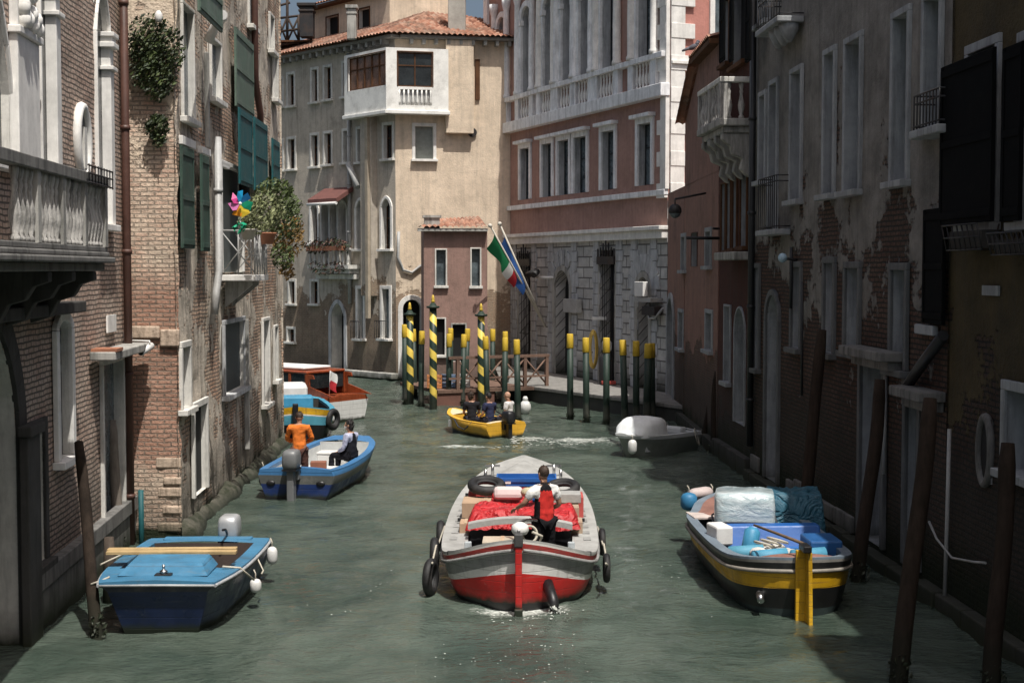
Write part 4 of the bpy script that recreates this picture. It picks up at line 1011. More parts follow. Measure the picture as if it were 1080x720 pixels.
# ground floor openings
window(rP,WP,grd[0],frame=STONE_D,fw=.12,proud=.06,pane=DARK,fname='door',sill=False,bars=5)
window(rP,WP,grd[1],frame=STONE_D,fw=.22,proud=.08,pane=DARK,fname='gate',sill=False)
window(rP,WP,grd[2],frame=STONE_D,fw=.12,proud=.06,pane=DARK,fname='door',sill=False,bars=7)
window(rP,WP,grd[3],frame=STONE_D,fw=.22,proud=.08,pane=DARK,fname='gate',sill=False)
window(rP,WP,grd[4],frame=STONE_D,fw=.16,proud=.06,pane=DARK,sill=False)
for o in (grd[0],grd[2]):
    mb=MB(True); c=(o['s0']+o['s1'])/2; h=o['z1']
    for k in range(7): a=o['s0']-.02+(o['s1']-o['s0']+.04)*k/6; t=1-abs(k-3)/3; mb.cyl(WP.pt(a,h-.5,.10),WP.pt(a,h+.05+.5*t*t,.10),.03,n=6)
    wbox(mb,WP,o['s0']-.06,o['s1']+.06,h-.55,h-.25,.07,.14); mb.build('iron_crest',IRON,rP)
for x in (158,234,300,390,478,566,625,700):
    mb=MB(True); s_=WP.sz(*zq(x,400,0,0)[:2])[0]
    z=.6; k=0
    while z<zc_-.5: wbox(mb,WP,s_-.25-.1*(k%2),s_+.25+.1*(k%2),z,z+.40,-.02,.05); z+=.425; k+=1
    mb.build('rusticated_pier',STONE_S,rP,bevel=.02)
for o in (grd[1],grd[3],grd[4]):
    mb=MB(True); zs,_=arch_pts(o); c=(o['s0']+o['s1'])/2; r=(o['s1']-o['s0'])/2
    for k in range(7):
        a=PI*(k+.5)/7; d_=V((math.cos(a),math.sin(a))); t_=V((-d_.y,d_.x)); h_=.19
        for s1_ in (1,):
            p=[(c+d_.x*(r+.23)+t_.x*q*h_,zs+d_.y*(r+.23)+t_.y*q*h_) for q in (-.8,.8)]; p2=[(c+d_.x*(r+.85)+t_.x*q*h_,zs+d_.y*(r+.85)+t_.y*q*h_) for q in (1.4,-1.4)]
            pts=p+p2; mb.prism([WP.pt(x,z,-.01) for x,z in pts][::1 if not WP.flip else -1],WP.n*.07)
    parts(mb,'voussoir',STONE_S,rP,bevel=.015)
# white sign box + brackets + lamp + camera
q=WP.rect(*zq(628,395,662,452),.5); mb=MB(True); wbox(mb,WP,q['s0'],q['s1'],q['z0'],q['z1'],.35,.55)
sg=thing('light_box','white wall box above the right gate of the stone palace','light box',tuple(WP.pt(q['s0'],q['z0'],.4))); mb.build('casing',WHITE,sg,bevel=.02)
mb=MB(True); wbox(mb,WP,q['s0']-.1,q['s1']+.5,q['z0']-.2,q['z0']-.05,.0,.5); mb.tube([WP.pt(q['s1'],q['z0']-.2,.3),WP.pt(q['s1']+.1,q['z0']-.8,.35),WP.pt(q['s1']+.5,q['z0']-.75,.3),WP.pt(q['s1']+.9,q['z0']-.4,.2)],.05,6); mb.build('bracket',PIPE_G,sg)
q=WP.rect(*zq(372,462,424,515)); mb=MB(True); wbox(mb,WP,q['s0'],q['s1'],q['z0'],q['z1'],.05,.3)
ac=thing('meter_box','pale box on the stone wall between the palace doors','meter box',tuple(WP.pt(q['s0'],q['z0'],.1))); mb.build('casing',PIPE_G,ac,bevel=.02)
q=WP.rect(*zq(690,490,740,525)); mb=MB(True); wbox(mb,WP,q['s0'],q['s1'],q['z0'],q['z1'],.05,.4)
ac=thing('ac_unit','dark air conditioner at the right corner of the stone palace','air conditioner',tuple(WP.pt(q['s0'],q['z0'],.1))); mb.build('casing',IRON,ac,bevel=.02)
cs=WP.sz(*zq(285,360,0,0)[:2]); sc_=thing('security_camera','black twin camera on a white arm on the stone palace','camera',tuple(WP.pt(cs[0],cs[1],.3)))
mb=MB(True); mb.cyl(WP.pt(cs[0]+.9,cs[1]-.2,0),WP.pt(cs[0],cs[1]-.2,.5),.06,n=6); mb.build('arm',WHITE,sc_)
mb=MB(True); mb.cyl(WP.pt(cs[0],cs[1]+.05,.5),WP.pt(cs[0]-.5,cs[1]-.1,.7),.14,n=10); mb.cyl(WP.pt(cs[0]+.1,cs[1]+.05,.5),WP.pt(cs[0]+.4,cs[1]-.1,.8),.13,n=10); mb.build('housing',IRON,sc_)
# flags
def flag(label,p0,p1,cols,f0,f1,w_):
    """pole from p0 (wall) to p1; cloth hangs between fractions f0..f1"""
    f=thing('flag',label,'flag',tuple(p0)); mb=MB(True); mb.cyl(p0,p1,.05,.035,8); mb.ball(p1,.09,8); mb.build('pole',CREAM,f)
    n=18; d_=p1-p0; A=p0+d_*f0; B=p0+d_*f1
    mb=MB(True); rows=10; b=len(mb.v)
    for j in range(rows+1):
        for i in range(n+1):
            s=i/n; t=j/rows; p=A.lerp(B,s); drop=t*w_
            q=p+V((math.sin(s*9+t*2)*.10*t+(-.25*t*t),math.cos(s*7+t)*.13*t,-drop*(1-.12*math.sin(s*5)))); q+= (A-B).normalized()*t*w_*.25
            mb.v.append(q)
    m=len(cols)
    for j in range(rows):
        for i in range(n):
            mb.face((b+j*(n+1)+i,b+j*(n+1)+i+1,b+(j+1)*(n+1)+i+1,b+(j+1)*(n+1)+i),min(m-1,int(j/rows*m)) if m!=3 else (0 if i<n*.12 else 1 if i<n*.32 else 2),None,True)
    mb.build('cloth',cols,f); return f
FG=pm('flag_green',(.01,.22,.08),.8,.15); FW=pm('flag_white',(.7,.7,.68),.8,.1); FR=pm('flag_red',(.45,.02,.03),.8,.1); FB=pm('flag_blue',(.03,.11,.36),.8,.15)
pb=WP.pt(*WP.sz(*zq(285,570,0,0)[:2]),.1); pb2=WP.pt(WP.sz(*zq(270,540,0,0)[:2])[0],WP.sz(*zq(270,540,0,0)[:2])[1],.1)
def toward(px,py,base,out):
    d=ray(px,py); o=V((0,0,CAMH)); # point on the plane parallel to the facade, 'out' metres in front
    s,z=WP.sz(px,py,out); return WP.pt(s,z,out)
flag('green white and red flag hanging from a slanted pole on the stone palace',pb2,toward(517,238,pb2,3.3),[FR,FW,FG],.50,.93,.50)
flag('plain blue flag hanging beside the tricolour on the stone palace',pb,toward(527,236,pb,2.6),[FB],.44,.90,.45)
# ------------------------------------------------------------------ right-hand canal wall, all in shade
mC_=wall_mat('grey_peeling_render',(.36,.34,.31),(.18,.17,.155),(.16,.085,.062),(.075,.045,.035),(.18,.12,.09),(.05,.044,.038),expose=.0,zlow=5.4,zs=.05,damp_shade=1.9,rowh=.085,bumpd=.14,streak=.45,sc=.55,mort=.018)
mO_=wall_mat('ochre_render',(.12,.093,.048),(.07,.054,.03),(.095,.055,.042),(.045,.03,.023),(.10,.07,.054),(.033,.029,.026),expose=-.06,zlow=3.6,zs=.1,damp_shade=1.9,rowh=.085,bumpd=.14,streak=.45,mort=.018)
mR_=wall_mat('dark_red_render',(0.095,0.038,0.030),(0.073,0.031,0.025),(0.076,0.045,0.035),(0.054,0.032,0.025),(0.083,0.058,0.045),(0.076,0.064,0.058),expose=-.2,zlow=2.2,zs=.25,damp_shade=1.7,bumpd=.05,streak=.5)
mK_=wall_mat('faded_pink_render',(0.339,0.194,0.154),(0.270,0.160,0.129),(0.189,0.105,0.080),(0.120,0.070,0.055),(0.170,0.109,0.085),(0.160,0.129,0.109),expose=-.2,zlow=3.2,zs=.35,damp_shade=1.3,bumpd=.05,streak=.5)
zr=ZR(690,0,2.467); zl=ZR(690,220,2.467); zw=ZR(690,428,2.467); zk=ZR(690,200,2.665)
FRS2=stone_mat('dark_window_stone',(.15,.155,.155),(.04,.04,.04),.6)  # darker copy of the frame stone, for the lower openings
FRS=stone_mat('grey_window_stone',(.37,.385,.395),(.05,.05,.05),.5)
PGL=glass_mat('pale_blue_shutter_glass',(.075,.09,.10),.3)
rC=thing('peeling_house','long grey brick house with peeling render on the shaded side of the canal','building',(WC.pt(3,0).x,WC.pt(3,0).y,0))
up_=[(358,188,383,520),(445,140,469,505),(500,108,537,495),(624,42,661,470),(706,-5,745,338),(276,250,290,470),(302,220,320,598)]
lo_=[(360,152,381,362),(445,142,468,375),(500,155,533,372),(620,160,655,418)]
U=[WC.rect(*zr(*r)) for r in up_]; Lw=[WC.rect(*zl(*r)) for r in lo_]; Lw.append(WC.rect(*zl(262,155,273,415)))
top=[WC.rect(*zr(276,-60,300,58))]
Lx=[WC.rect(*zl(541,400,598,690)),WC.rect(*zl(660,510,690,720)),WC.rect(*zl(293,225,324,650))]
Lx[2].update(arch=1.0)
for o in U: o['depth']=.30
for o in Lw: o['depth']=.25
for o in Lx: o['depth']=.5; o['z0']=.25
Lx[0]['z0']=Lx[1]['z0']=.3
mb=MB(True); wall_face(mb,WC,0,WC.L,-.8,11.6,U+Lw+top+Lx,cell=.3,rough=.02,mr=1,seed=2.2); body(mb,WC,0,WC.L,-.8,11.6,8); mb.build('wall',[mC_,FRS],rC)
for o in U[:5]+U[5:]+top: window(rC,WC,o,frame=FRS,fw=.11,proud=.05,sillp=.12,pane=PGL,mull=2,cols=SH_GREY)
for i,o in enumerate(Lw): window(rC,WC,o,frame=FRS2,fw=.12,proud=.05,sillp=.1,pane=PGL if i not in (3,) else GLASS,mull=2,cols=SH_GREY)
for o in Lx: window(rC,WC,o,frame=FRS2,fw=.14,proud=.06,sill=False,pane=DARK if o is not Lx[2] else PGL,fname='door')
# stone canopies over the doors
for r in ((503,372,612,388),(637,482,760,500)):
    o=WC.rect(*zl(*r),.25); mb=MB(True); wbox(mb,WC,max(.02,o['s0']),o['s1'],o['z0'],o['z1']+.05,.0,.42); wbox(mb,WC,max(.1,o['s0']+.1),o['s1']-.2,o['z0']-.16,o['z0']-.002,.0,.25); mb.build('door_canopy',STONE_K,rC,bevel=.02)
def railing(root,w,s0,s1,z0,z1,off,n,slab=True,mat=IRON,smat=FRS):
    bl_=None; par=root
    if slab: mb=MB(True); wbox(mb,w,s0-.05,s1+.05,z0-.12,z0,.0,off+.06); par=mb.build('balcony',smat,root,bevel=.02)
    mb=MB(True)
    for i in range(n+1): a=s0+(s1-s0)*i/n; mb.cyl(w.pt(a,z0,off),w.pt(a,z1,off),.011,n=5)
    for z in (z0+.06,z1-.12,z1): mb.cyl(w.pt(s0,z,off),w.pt(s1,z,off),.014,n=5)
    for a in (s0,s1):
        for z in (z0+.06,z1-.12,z1): mb.cyl(w.pt(a,z,0),w.pt(a,z,off),.014,n=5)
    mb.build('railing',mat,par)
q=WC.rect(*zr(676,240,742,332),.35); railing(rC,WC,q['s0'],q['s1'],q['z0'],q['z1'],.35,8)
q=WC.rect(*zr(271,462,318,598),.3); railing(rC,WC,q['s0'],q['s1'],q['z0'],q['z1'],.3,9)
q=WC.rect(*zr(271,-20,326,62),.5); railing(rC,WC,q['s0'],q['s1'],q['z0'],q['z1'],.5,8)
mb=MB(True)
for i in range(3): mb.lathe(WC.pt(q['s0']+.2+i*.45,q['z0']-.5,.25),[(.05,0),(.12,.1),(.2,.25),(.22,.38)],10)
parts(mb,'bracket',FRS,rC)
shutter(rC,WC,*zr(702,545,757,780)[:0]+zl(702,0,756,300),SH_BLACK,.08)
mb=MB(True); o=WC.rect(*zl(692,302,740,328)); wbox(mb,WC,max(.0,o['s0']),o['s1'],o['z0'],o['z1'],0,.1); mb.build('sill',FRS,rC,bevel=.02)
# pipes on the wall
s_=WC.sz(793.5,150,.1)[0]; s_=min(s_,WC.L-.1); pipe(rC,[WC.pt(s_,.8,.1),WC.pt(s_,11.6,.1)],.08,PIPE_D)
P_=lambda x,y,off:WC.pt(WC.sz(*zl(x,y,0,0)[:2],off)[0],WC.sz(*zl(x,y,0,0)[:2],off)[1],off)
pipe(rC,[P_(752,330,.1),P_(700,400,.12),P_(648,475,.12)],.085,PIPE_D)
pipe(rC,[P_(385,190,.08),P_(384,485,.08)],.03,PIPE_D,'cable_pipe',False); pipe(rC,[P_(357,100,.08),P_(355,260,.08)],.035,PIPE_D,'cable_pipe',False)
pipe(rC,[P_(602,430,.08),P_(598,690,.08)],.035,PIPE_G,'water_pipe',False)
# ledge along the waterline
mb=MB(True); random.seed(8); s=.0
while s<WC.L-.3:
    l=min(random.uniform(.7,1.5),WC.L-s); inside=any(o['s0']-.15<s+l/2<o['s1']+.15 for o in Lx); wbox(mb,WC,s,s+l-.015,-.7,.22+random.uniform(-.03,.03),-.05,.20+random.uniform(-.02,.02)); 
    s+=l
parts(mb,'ledge_stone',STONE_X,rC,bevel=.025)
mb=MB(True); s=1.3
while s<WC.L-.5:
    l=min(random.uniform(.5,1.3),WC.L-s-.1)
    if not any(o['s0']-.2<s+l and s<o['s1']+.2 for o in Lx) : wbox(mb,WC,s,s+l-.02,.235,.55+random.uniform(-.05,.08),-.05,.035+random.uniform(0,.03))
    s+=l
parts(mb,'stone_course',STONE_K,rC,bevel=.02)
# blue lamp
bp=WC.sz(*zl(334,128,0,0)[:2],.3); bl2=thing('security_lamp','small pale blue dome lamp on the shaded grey wall','lamp',tuple(WC.pt(bp[0],bp[1],.3)))
mb=MB(); mb.ball((0,0,0),.10,10); mb.build('dome',pm('pale_blue',(.35,.5,.6),.4,.1),bl2); mb=MB(True); mb.cyl(WC.pt(bp[0],bp[1],.3),WC.pt(bp[0],bp[1]-.05,0),.03,n=6); mb.build('arm',IRON,bl2)

# ochre house, nearest on the right
rO=thing('ochre_house','dark ochre house with black shutters and an oval window, nearest on the right','building',(WO.pt(8,0).x,WO.pt(8,0).y,0))
oo=[WO.rect(*zl(918,478,990,690)),WO.rect(*zr(820,130,890,580)),WO.rect(*zr(958,100,1015,575))]
ova=WO.rect(*zl(849,545,877,712)); ova['arch']=1.0; oo.append(ova)
for o in oo: o['depth']=.25
mb=MB(True); wall_face(mb,WO,-14,WO.L,-.8,9.5,oo,cell=.3,rough=.02,mr=1,seed=4.4); body(mb,WO,-14,WO.L,-.8,9.5,8); body(mb,WO,-14,4.0,9.45,14.5,8); wall_face(mb,WO,-14,4.0,9.5,14.5,[],cell=3); mb.build('wall',[mO_,FRS],rO)  # taller unseen part added near the camera to shade posts and water
for i,o in enumerate(oo[:3]): window(rO,WO,o,frame=FRS,fw=.13,proud=.05,pane=PGL if i==0 else DARK)
# oval window with a full stone ring
fr=MB(True); c=((ova['s0']+ova['s1'])/2,(ova['z0']+ova['z1'])/2); ra=(ova['s1']-ova['s0'])/2; rb_=(ova['z1']-ova['z0'])/2
fr.tube([WO.pt(c[0]+math.cos(a)*(ra+.02),c[1]+math.sin(a)*(rb_+.02),.01) for a in [2*PI*k/28 for k in range(28)]],.06,8,closed=True)
ow=fr.build('oval_window',STONE_K,rO)
mb=MB(True); pts=[WO.pt(c[0]+math.cos(a)*ra,c[1]+math.sin(a)*rb_,.012) for a in [2*PI*k/28 for k in range(28)]]; mb.poly(pts[::-1] if WO.flip else pts); mb.build('pane',DARK,ow)
shutter(rO,WO,*zr(748,150,884,580),SH_BLACK,.25); shutter(rO,WO,*zr(908,118,958,575),SH_BLACK,.2)
for lab,r in (('wire window basket under the large black shutters of the ochre house',(770,585,862,650)),('wire window basket at the right edge under the tall black shutter',(888,605,980,662))):
    q=WO.rect(*zr(*r),.3); wb=thing('window_basket',lab,'basket',tuple(WO.pt((q['s0']+q['s1'])/2,q['z0'],.2)))
    mb=MB(True)
    for i in range(8):
        a=q['s0']+(q['s1']-q['s0'])*i/7; mb.tube([WO.pt(a,q['z1'],.05),WO.pt(a,q['z0'],.12),WO.pt(a,q['z0'],.35),WO.pt(a,q['z1'],.42)],.012,5)
    for z,o_ in ((q['z1'],.42),((q['z0']+q['z1'])/2,.39),(q['z0'],.35)): mb.cyl(WO.pt(q['s0'],z,o_),WO.pt(q['s1'],z,o_),.012,n=5)
    mb.build('wire_frame',IRON,wb)
    mb=MB(True); wbox(mb,WO,q['s0']+.06,q['s1']-.06,q['z0']+.02,q['z1']-.08,.10,.33); mb.build('planter',pm('dark_planter',(.03,.028,.025),.8),wb)
mb=MB(True); s=-13
while s<WO.L-.2:
    l=min(random.uniform(.7,1.5),WO.L-s); wbox(mb,WO,s,s+l-.015,-.7,.25,-.05,.18); s+=l
parts(mb,'ledge_stone',STONE_X,rO,bevel=.025)
po=lambda x,y,off:WO.pt(WO.sz(*zw(x,y,0,0)[:2],off)[0],WO.sz(*zw(x,y,0,0)[:2],off)[1],off)
pipe(rO,[po(768,60,.08),po(762,300,.08),po(755,520,.08)],.03,PIPE_G,'water_pipe',False)
mb=MB(True); p=po(757,540,.1); mb.box(tuple(p),(.14,.2,.3)); mb.build('meter_box',PIPE_G,rO,bevel=.01)
cb=thing('loose_cable','loose grey cable sagging across the shaded brick between two mooring posts','cable',tuple(po(780,395,.1)))
mb=MB(True); mb.tube([po(715,300,.12),po(735,345,.1),po(775,395,.1),po(830,405,.1),po(862,408,.1)],.018,6); mb.build('cable',PIPE_G,cb)
q=WO.rect(*zl(858,200,900,226)); mb=MB(True); wbox(mb,WO,q['s0'],q['s1'],q['z0'],q['z1'],0,.03); mb.build('street_plate',FRS,rO)

# dark red house
rR=thing('red_house','narrow dark red house with a white balustrade balcony and black shutters','building',(WR.pt(1,0).x,WR.pt(1,0).y,0))
rw=[WR.rect(*zr(178,-40,196,165)),WR.rect(*zr(205,-40,240,165)),WR.rect(*zr(176,480,186,655)),WR.rect(*zr(190,470,200,650)),WR.rect(*zr(206,460,216,645)),WR.rect(*zr(226,440,242,640)),
    WR.rect(*zl(184,255,198,450)),WR.rect(*zl(210,260,236,560))]
rw[7]['arch']=1.0
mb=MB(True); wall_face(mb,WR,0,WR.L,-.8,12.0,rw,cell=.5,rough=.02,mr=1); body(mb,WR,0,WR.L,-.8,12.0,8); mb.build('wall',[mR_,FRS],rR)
for i,o in enumerate(rw): window(rR,WR,o,frame=FRS if i>5 else WOODW,fw=.06,proud=.04,pane=DARK if i<6 else PGL,sill=i!=7)
for r in ((172,-60,184,160),(198,-60,206,160),(240,-60,252,160)): shutter(rR,WR,*zr(*r),SH_BLACK,.35)
o0=.80
sA=WR.sz(*zr(248,290,0,0)[:2],.1)[0]; q=WR.rect(*zr(163,190,248,292),o0); s0=.1; s1=min(WR.L-.3,3.1)
zB0=WR.sz(*zr(200,290,0,0)[:2],o0)[1]; zB1=WR.sz(*zr(200,178,0,0)[:2],o0)[1]
mb=MB(True); wbox(mb,WR,s0,s1,zB0-.18,zB0,0,o0); wbox(mb,WR,s0+.1,s1-.1,zB0-.34,zB0-.181,0,o0-.12); ba=mb.build('balcony',STONE_D,rR,bevel=.03)
mb=MB(True); wbox(mb,WR,s0,s1,zB1-.13,zB1,o0-.22,o0-.01); wbox(mb,WR,s0,s0+.2,zB1-.13,zB1,.0,o0-.221); wbox(mb,WR,s1-.2,s1,zB1-.13,zB1,0,o0-.221); mb.build('rail',STONE,ba,bevel=.02)
for a in (s0+.11,s1-.11,(s0+s1)/2):
    mb=MB(True); wbox(mb,WR,a-.09,a+.09,zB0+.001,zB1-.131,o0-.2,o0-.02); mb.build('post',STONE_O,ba)
n=9
for i in range(n):
    a=s0+.35+(s1-s0-.7)*i/(n-1)
    if abs(a-(s0+s1)/2)<.12: continue
    baluster(WR.pt(a,zB0,o0-.11),zB1-.131-zB0,1.4,STONE_O,ba)
for a in (s0+.11,s1-.11):
    for t in (.25,.55): baluster(WR.pt(a,zB0,t),zB1-.131-zB0,1.4,STONE_O,ba)
for i in range(4):
    a=s0+.15+(s1-s0-.5)*i/3; mb=MB(True); prof=[(.0,0),(o0-.1,0),(o0-.1,-.15),(o0-.3,-.3),(o0-.35,-.5),(o0-.6,-.6),(.25,-.85),(.1,-1.0),(.0,-1.05)]
    pts=[WR.pt(a,zB0-.341+z,o_) for o_,z in prof]; mb.prism(pts if WR.flip else pts[::-1],WR.d*.24); mb.build('bracket',STONE_D,rR,bevel=.03)
q=WR.rect(*zr(165,655,243,690),.35); mb=MB(True); wbox(mb,WR,max(.05,q['s0']),q['s1'],q['z1']-.2,q['z1'],0,.45); mb.build('balcony_slab',STONE_D,rR,bevel=.03)
mb=MB(True); s=0
while s<WR.L-.2:
    l=min(random.uniform(.7,1.5),WR.L-s); wbox(mb,WR,s,s+l-.015,-.7,.45,-.05,.15); s+=l
parts(mb,'ledge_stone',STONE_X,rR,bevel=.025)
# faded pink house
rK=thing('pink_house','faded pink house with low tiled roof and dark brick foot beside the palace','building',(WK.pt(2,0).x,WK.pt(2,0).y,0))
kw=[WK.rect(*zk(78,133,88,226)),WK.rect(*zk(146,118,160,214)),WK.rect(*zk(70,345,82,445)),WK.rect(*zk(146,348,163,450)),WK.rect(*zk(104,122,120,216))]
kd=WK.rect(*zk(38,305,54,560)); kd['arch']=1.0; kd['z0']=.35
for o in kw+[kd]: o['depth']=.2
kz=lambda px,py:WK.sz(px,py)
hi0=WK.sz(727,62,.32); hi1=WK.sz(712,130,.32); hl=WK.sz(703,205)[1]
mb=MB(True); wall_face(mb,WK,0,WK.L,-.8,hl,kw[:1]+kw[1:]+[kd],cell=.5,rough=.015,mr=1)
pol=[(0,hl),(hi1[0],hl),(hi1[0],hi1[1]),(hi0[0],hi0[1]),(0,hi0[1])]
mb.poly([WK.pt(a,z) for a,z in pol][::-1 if WK.flip else 1],0,(pol)[::-1 if WK.flip else 1])
body(mb,WK,0,hi1[0],-.8,hi1[1]-.2,5)
a_,b_=WK.pt(WK.L,-.8),WK.pt(WK.L,-.8,-5); mb.poly([a_,b_,b_+V((0,0,hl+.8)),a_+V((0,0,hl+.8))],0,[(0,0),(5,0),(5,hl),(0,hl)])
mb.poly([WK.pt(hi1[0],hl),WK.pt(WK.L,hl),WK.pt(WK.L,hl,-5),WK.pt(hi1[0],hl,-5)],0,[(0,0),(3,0),(3,5),(0,5)])
mb.poly([WK.pt(hi1[0],hl),WK.pt(hi1[0],hl,-5),WK.pt(hi1[0],hi1[1],-5),WK.pt(hi1[0],hi1[1])],0,[(0,0),(5,0),(5,2),(0,2)])
mb.build('wall',[mK_,FRS],rK)
for i,o in enumerate(kw):
    if i<4: window(rK,WK,o,frame=FRS,fw=.12,proud=.04,pane=GLASS)
    else: window(rK,WK,o,frame=mR_,fw=.02,proud=.01,pane=mR_,sill=False)
window(rK,WK,kd,frame=FRS,fw=.2,proud=.05,pane=DARK,sill=False,fname='door')
mb=MB(True)
e0=WK.pt(-.0,hi0[1],.3); e1=WK.pt(hi0[0]+.2,hi0[1],.3); tiles(mb,e0,e1,e0-WK.n*4+V((0,0,1.3)),e1-WK.n*4+V((0,0,1.3)))
tiles(mb,WK.pt(hi1[0]+.25,hi1[1]-.05,.3),WK.pt(hi1[0]+.25,hi1[1]-.05,-3.7),WK.pt(hi0[0]+.0,hi0[1]+.1,.3),WK.pt(hi0[0]+.0,hi0[1]+1.0,-3.7))
mb.build('roof',ROOF,rK)
mb=MB(True); wbox(mb,WK,0,hi0[0]+.1,hi0[1]-.14,hi0[1]-.01,-.02,.28); mb.build('eaves',WOODW,rK)
mb=MB(True); s=0
while s<WK.L-.2:
    l=min(random.uniform(.7,1.5),WK.L-s); wbox(mb,WK,s,s+l-.015,-.7,.35,-.05,.15); s+=l
parts(mb,'ledge_stone',STONE_X,rK,bevel=.025)
# street lamp on an arm
la=WK.sz(*zk(145,10,0,0)[:2]); tip=WK.pt(*WK.sz(*zk(62,14,0,0)[:2],.0)); 
base=WK.pt(la[0],la[1]); tp=on_y(712,210,base.y-.3); 
sl=thing('street_lamp','dark globe lamp hanging from a horizontal arm on the faded pink house','lamp',tuple(base))
mb=MB(True); mb.cyl(base,tp,.03,n=6); mb.cyl(tp,tp-V((0,0,.15)),.02,n=6); mb.build('arm',IRON,sl)
mb=MB(True); mb.ball(tp-V((0,0,.32)),.19,12); mb.build('lamp_shade',IRON,sl); mb=MB(True); mb.ball(tp-V((0,0,.38)),(.17,.17,.16),12); mb.build('globe',GLASS_B,sl)
# iron sign arm lower
b0=WK.pt(WK.sz(760,251)[0]+.2,WK.sz(760,251)[1]); b1=on_y(724,251,b0.y-.2)
sgn=thing('iron_arm','double black iron arm sticking out of the dark red house','iron arm',tuple(b0)); mb=MB(True); mb.cyl(b0,b1,.04,n=6); mb.cyl(b0+V((0,0,.25)),b1+V((.7,0,.25)),.03,n=6); mb.build('arm',IRON,sgn)
# pigeon
pg=thing('pigeon','grey pigeon perched on the roof edge of the faded pink house','pigeon',tuple(WK.pt(hi0[0],hi0[1]+.22,.2)))
mb=MB(); mb.ball((0,0,.12),(.17,.08,.08),10,M=Matrix.Rotation(R(-25),3,'Y')); mb.ball((.13,0,.27),(.055,.045,.05),8); mb.tube([(.08,0,.17),(.13,0,.26)],[.06,.045],8); mb.cyl((.17,0,.265),(.215,0,.255),.012,.003,6); mb.tube([(-.1,0,.09),(-.33,0,.0)],[.05,.03],6)
for y in (-.03,.03): mb.cyl((.02,y,.06),(.03,y,-.02),.008,n=5)
mb.build('body',pm('pigeon_grey',(.09,.09,.11),.8,.4,9),pg)

# ------------------------------------------------------------------ quay and landing stage
QS=stone_mat('quay_stone',(.25,.24,.225),(.06,.06,.05),.6)
mb=MB(True); qd=(Q1-Q0); qd.z=0; qd.normalize()
qa=Q0-qd*3.2; qb=Q1+qd*2.0
inn0=WP.pt(WP.L,0,-.3); inn1=WP.pt(0,0,-.3)
pl4=[V((qa.x,qa.y,0)),V((qb.x,qb.y,0)),inn1,inn0+V((1.2,-.5,0))]
mb.prism([p+V((0,0,-.9)) for p in pl4],(0,0,.9+.45)); 
qw=MB(True)
pl5=[p.copy() for p in pl4]; nq=V((-qd.y,qd.x,0)); nq=nq if nq.dot(-Q0)>0 else -nq
for i in (0,1): pl5[i]+=nq*.06
qw.prism([p+V((0,0,.454)) for p in pl5],(0,0,.13))
qo=mb.build('quay',pm('dark_quay_wall',(.05,.05,.045),.9,.4,2,.4)); tag(qo,kind='structure')
qo=qw.build('quay_pavement',QS,bevel=.02); tag(qo,kind='structure')
WB_=wood_mat('weathered_brown_wood',(.13,.08,.06),(.2,.13,.1),wet=.1)
dk_=thing('landing_stage','brown timber landing stage with railing and cross braces behind the striped poles','jetty',tuple(on_z(505,410,.6)))
j0=on_z(462,410,.6); j1=on_z(578,408,.6); jy=max(j0.y,j1.y); 
JL=on_z(462,411,.6); JR=on_z(580,406.5,.6); WJ=Wall((JL.x,JL.y),(JR.x,JR.y))
mb=MB(True); wbox(mb,WJ,0,WJ.L,.46,.58,-4,0); mb.build('deck',WB_,dk_)
mb=MB(True); wbox(mb,WJ,-.02,WJ.L*.5,-.4,.455,-.2,-.05); mb.build('fascia',pm('reddish_boards',(.16,.075,.055),.85,.3,2),dk_)
hr=WJ.sz(530,377)[1]
for i in range(5):
    a=WJ.L*(.18+.2*i); mb=MB(True); wbox(mb,WJ,a-.06,a+.06,.582,hr,-.16,-.04); mb.build('post',WB_,dk_)
mb=MB(True); wbox(mb,WJ,WJ.L*.1,WJ.L,hr-.02,hr+.08,-.17,-.03); wbox(mb,WJ,WJ.L*.1,WJ.L,hr*.55,hr*.55+.07,-.15,-.05); mb.build('handrail',WB_,dk_)
mb=MB(True)
for i in range(4):
    a=WJ.L*(.18+.2*i); b=a+WJ.L*.2
    for z0,z1 in ((.65,hr-.05),(hr-.05,.65)):
        mb.cyl(WJ.pt(a,z0,-.10),WJ.pt(b,z1,-.10),.035,n=6)
mb.build('cross_brace',WB_,dk_)
# cafe furniture and people-less clutter on the stage
random.seed(21)
for i,(px,col,lab) in enumerate(((468,(.5,.2,.07),'orange seat crate on the landing stage behind the tallest striped pole'),(483,(.14,.2,.3),'bluish grey crate on the landing stage between green poles'),(498,(.6,.58,.55),'whitish crate on the landing stage left of the right striped pole'))):
    p=WJ.pt(WJ.sz(px,400)[0],.582,-.9); cr=thing('crate',lab,'crate',tuple(p)); mb=MB(); m=pm('crate_%d'%i,col,.6,.2)
    mb.box((0,0,.04),(.55,.4,.06))
    for sx in(-.26,.26): mb.box((sx,0,.29),(.03,.4,.42))
    for sy in (-.185,.185):
        for k in range(3): mb.box((0,sy,.14+k*.15),(.488,.03,.1))
    mb.build('body',m,cr,bevel=.01)
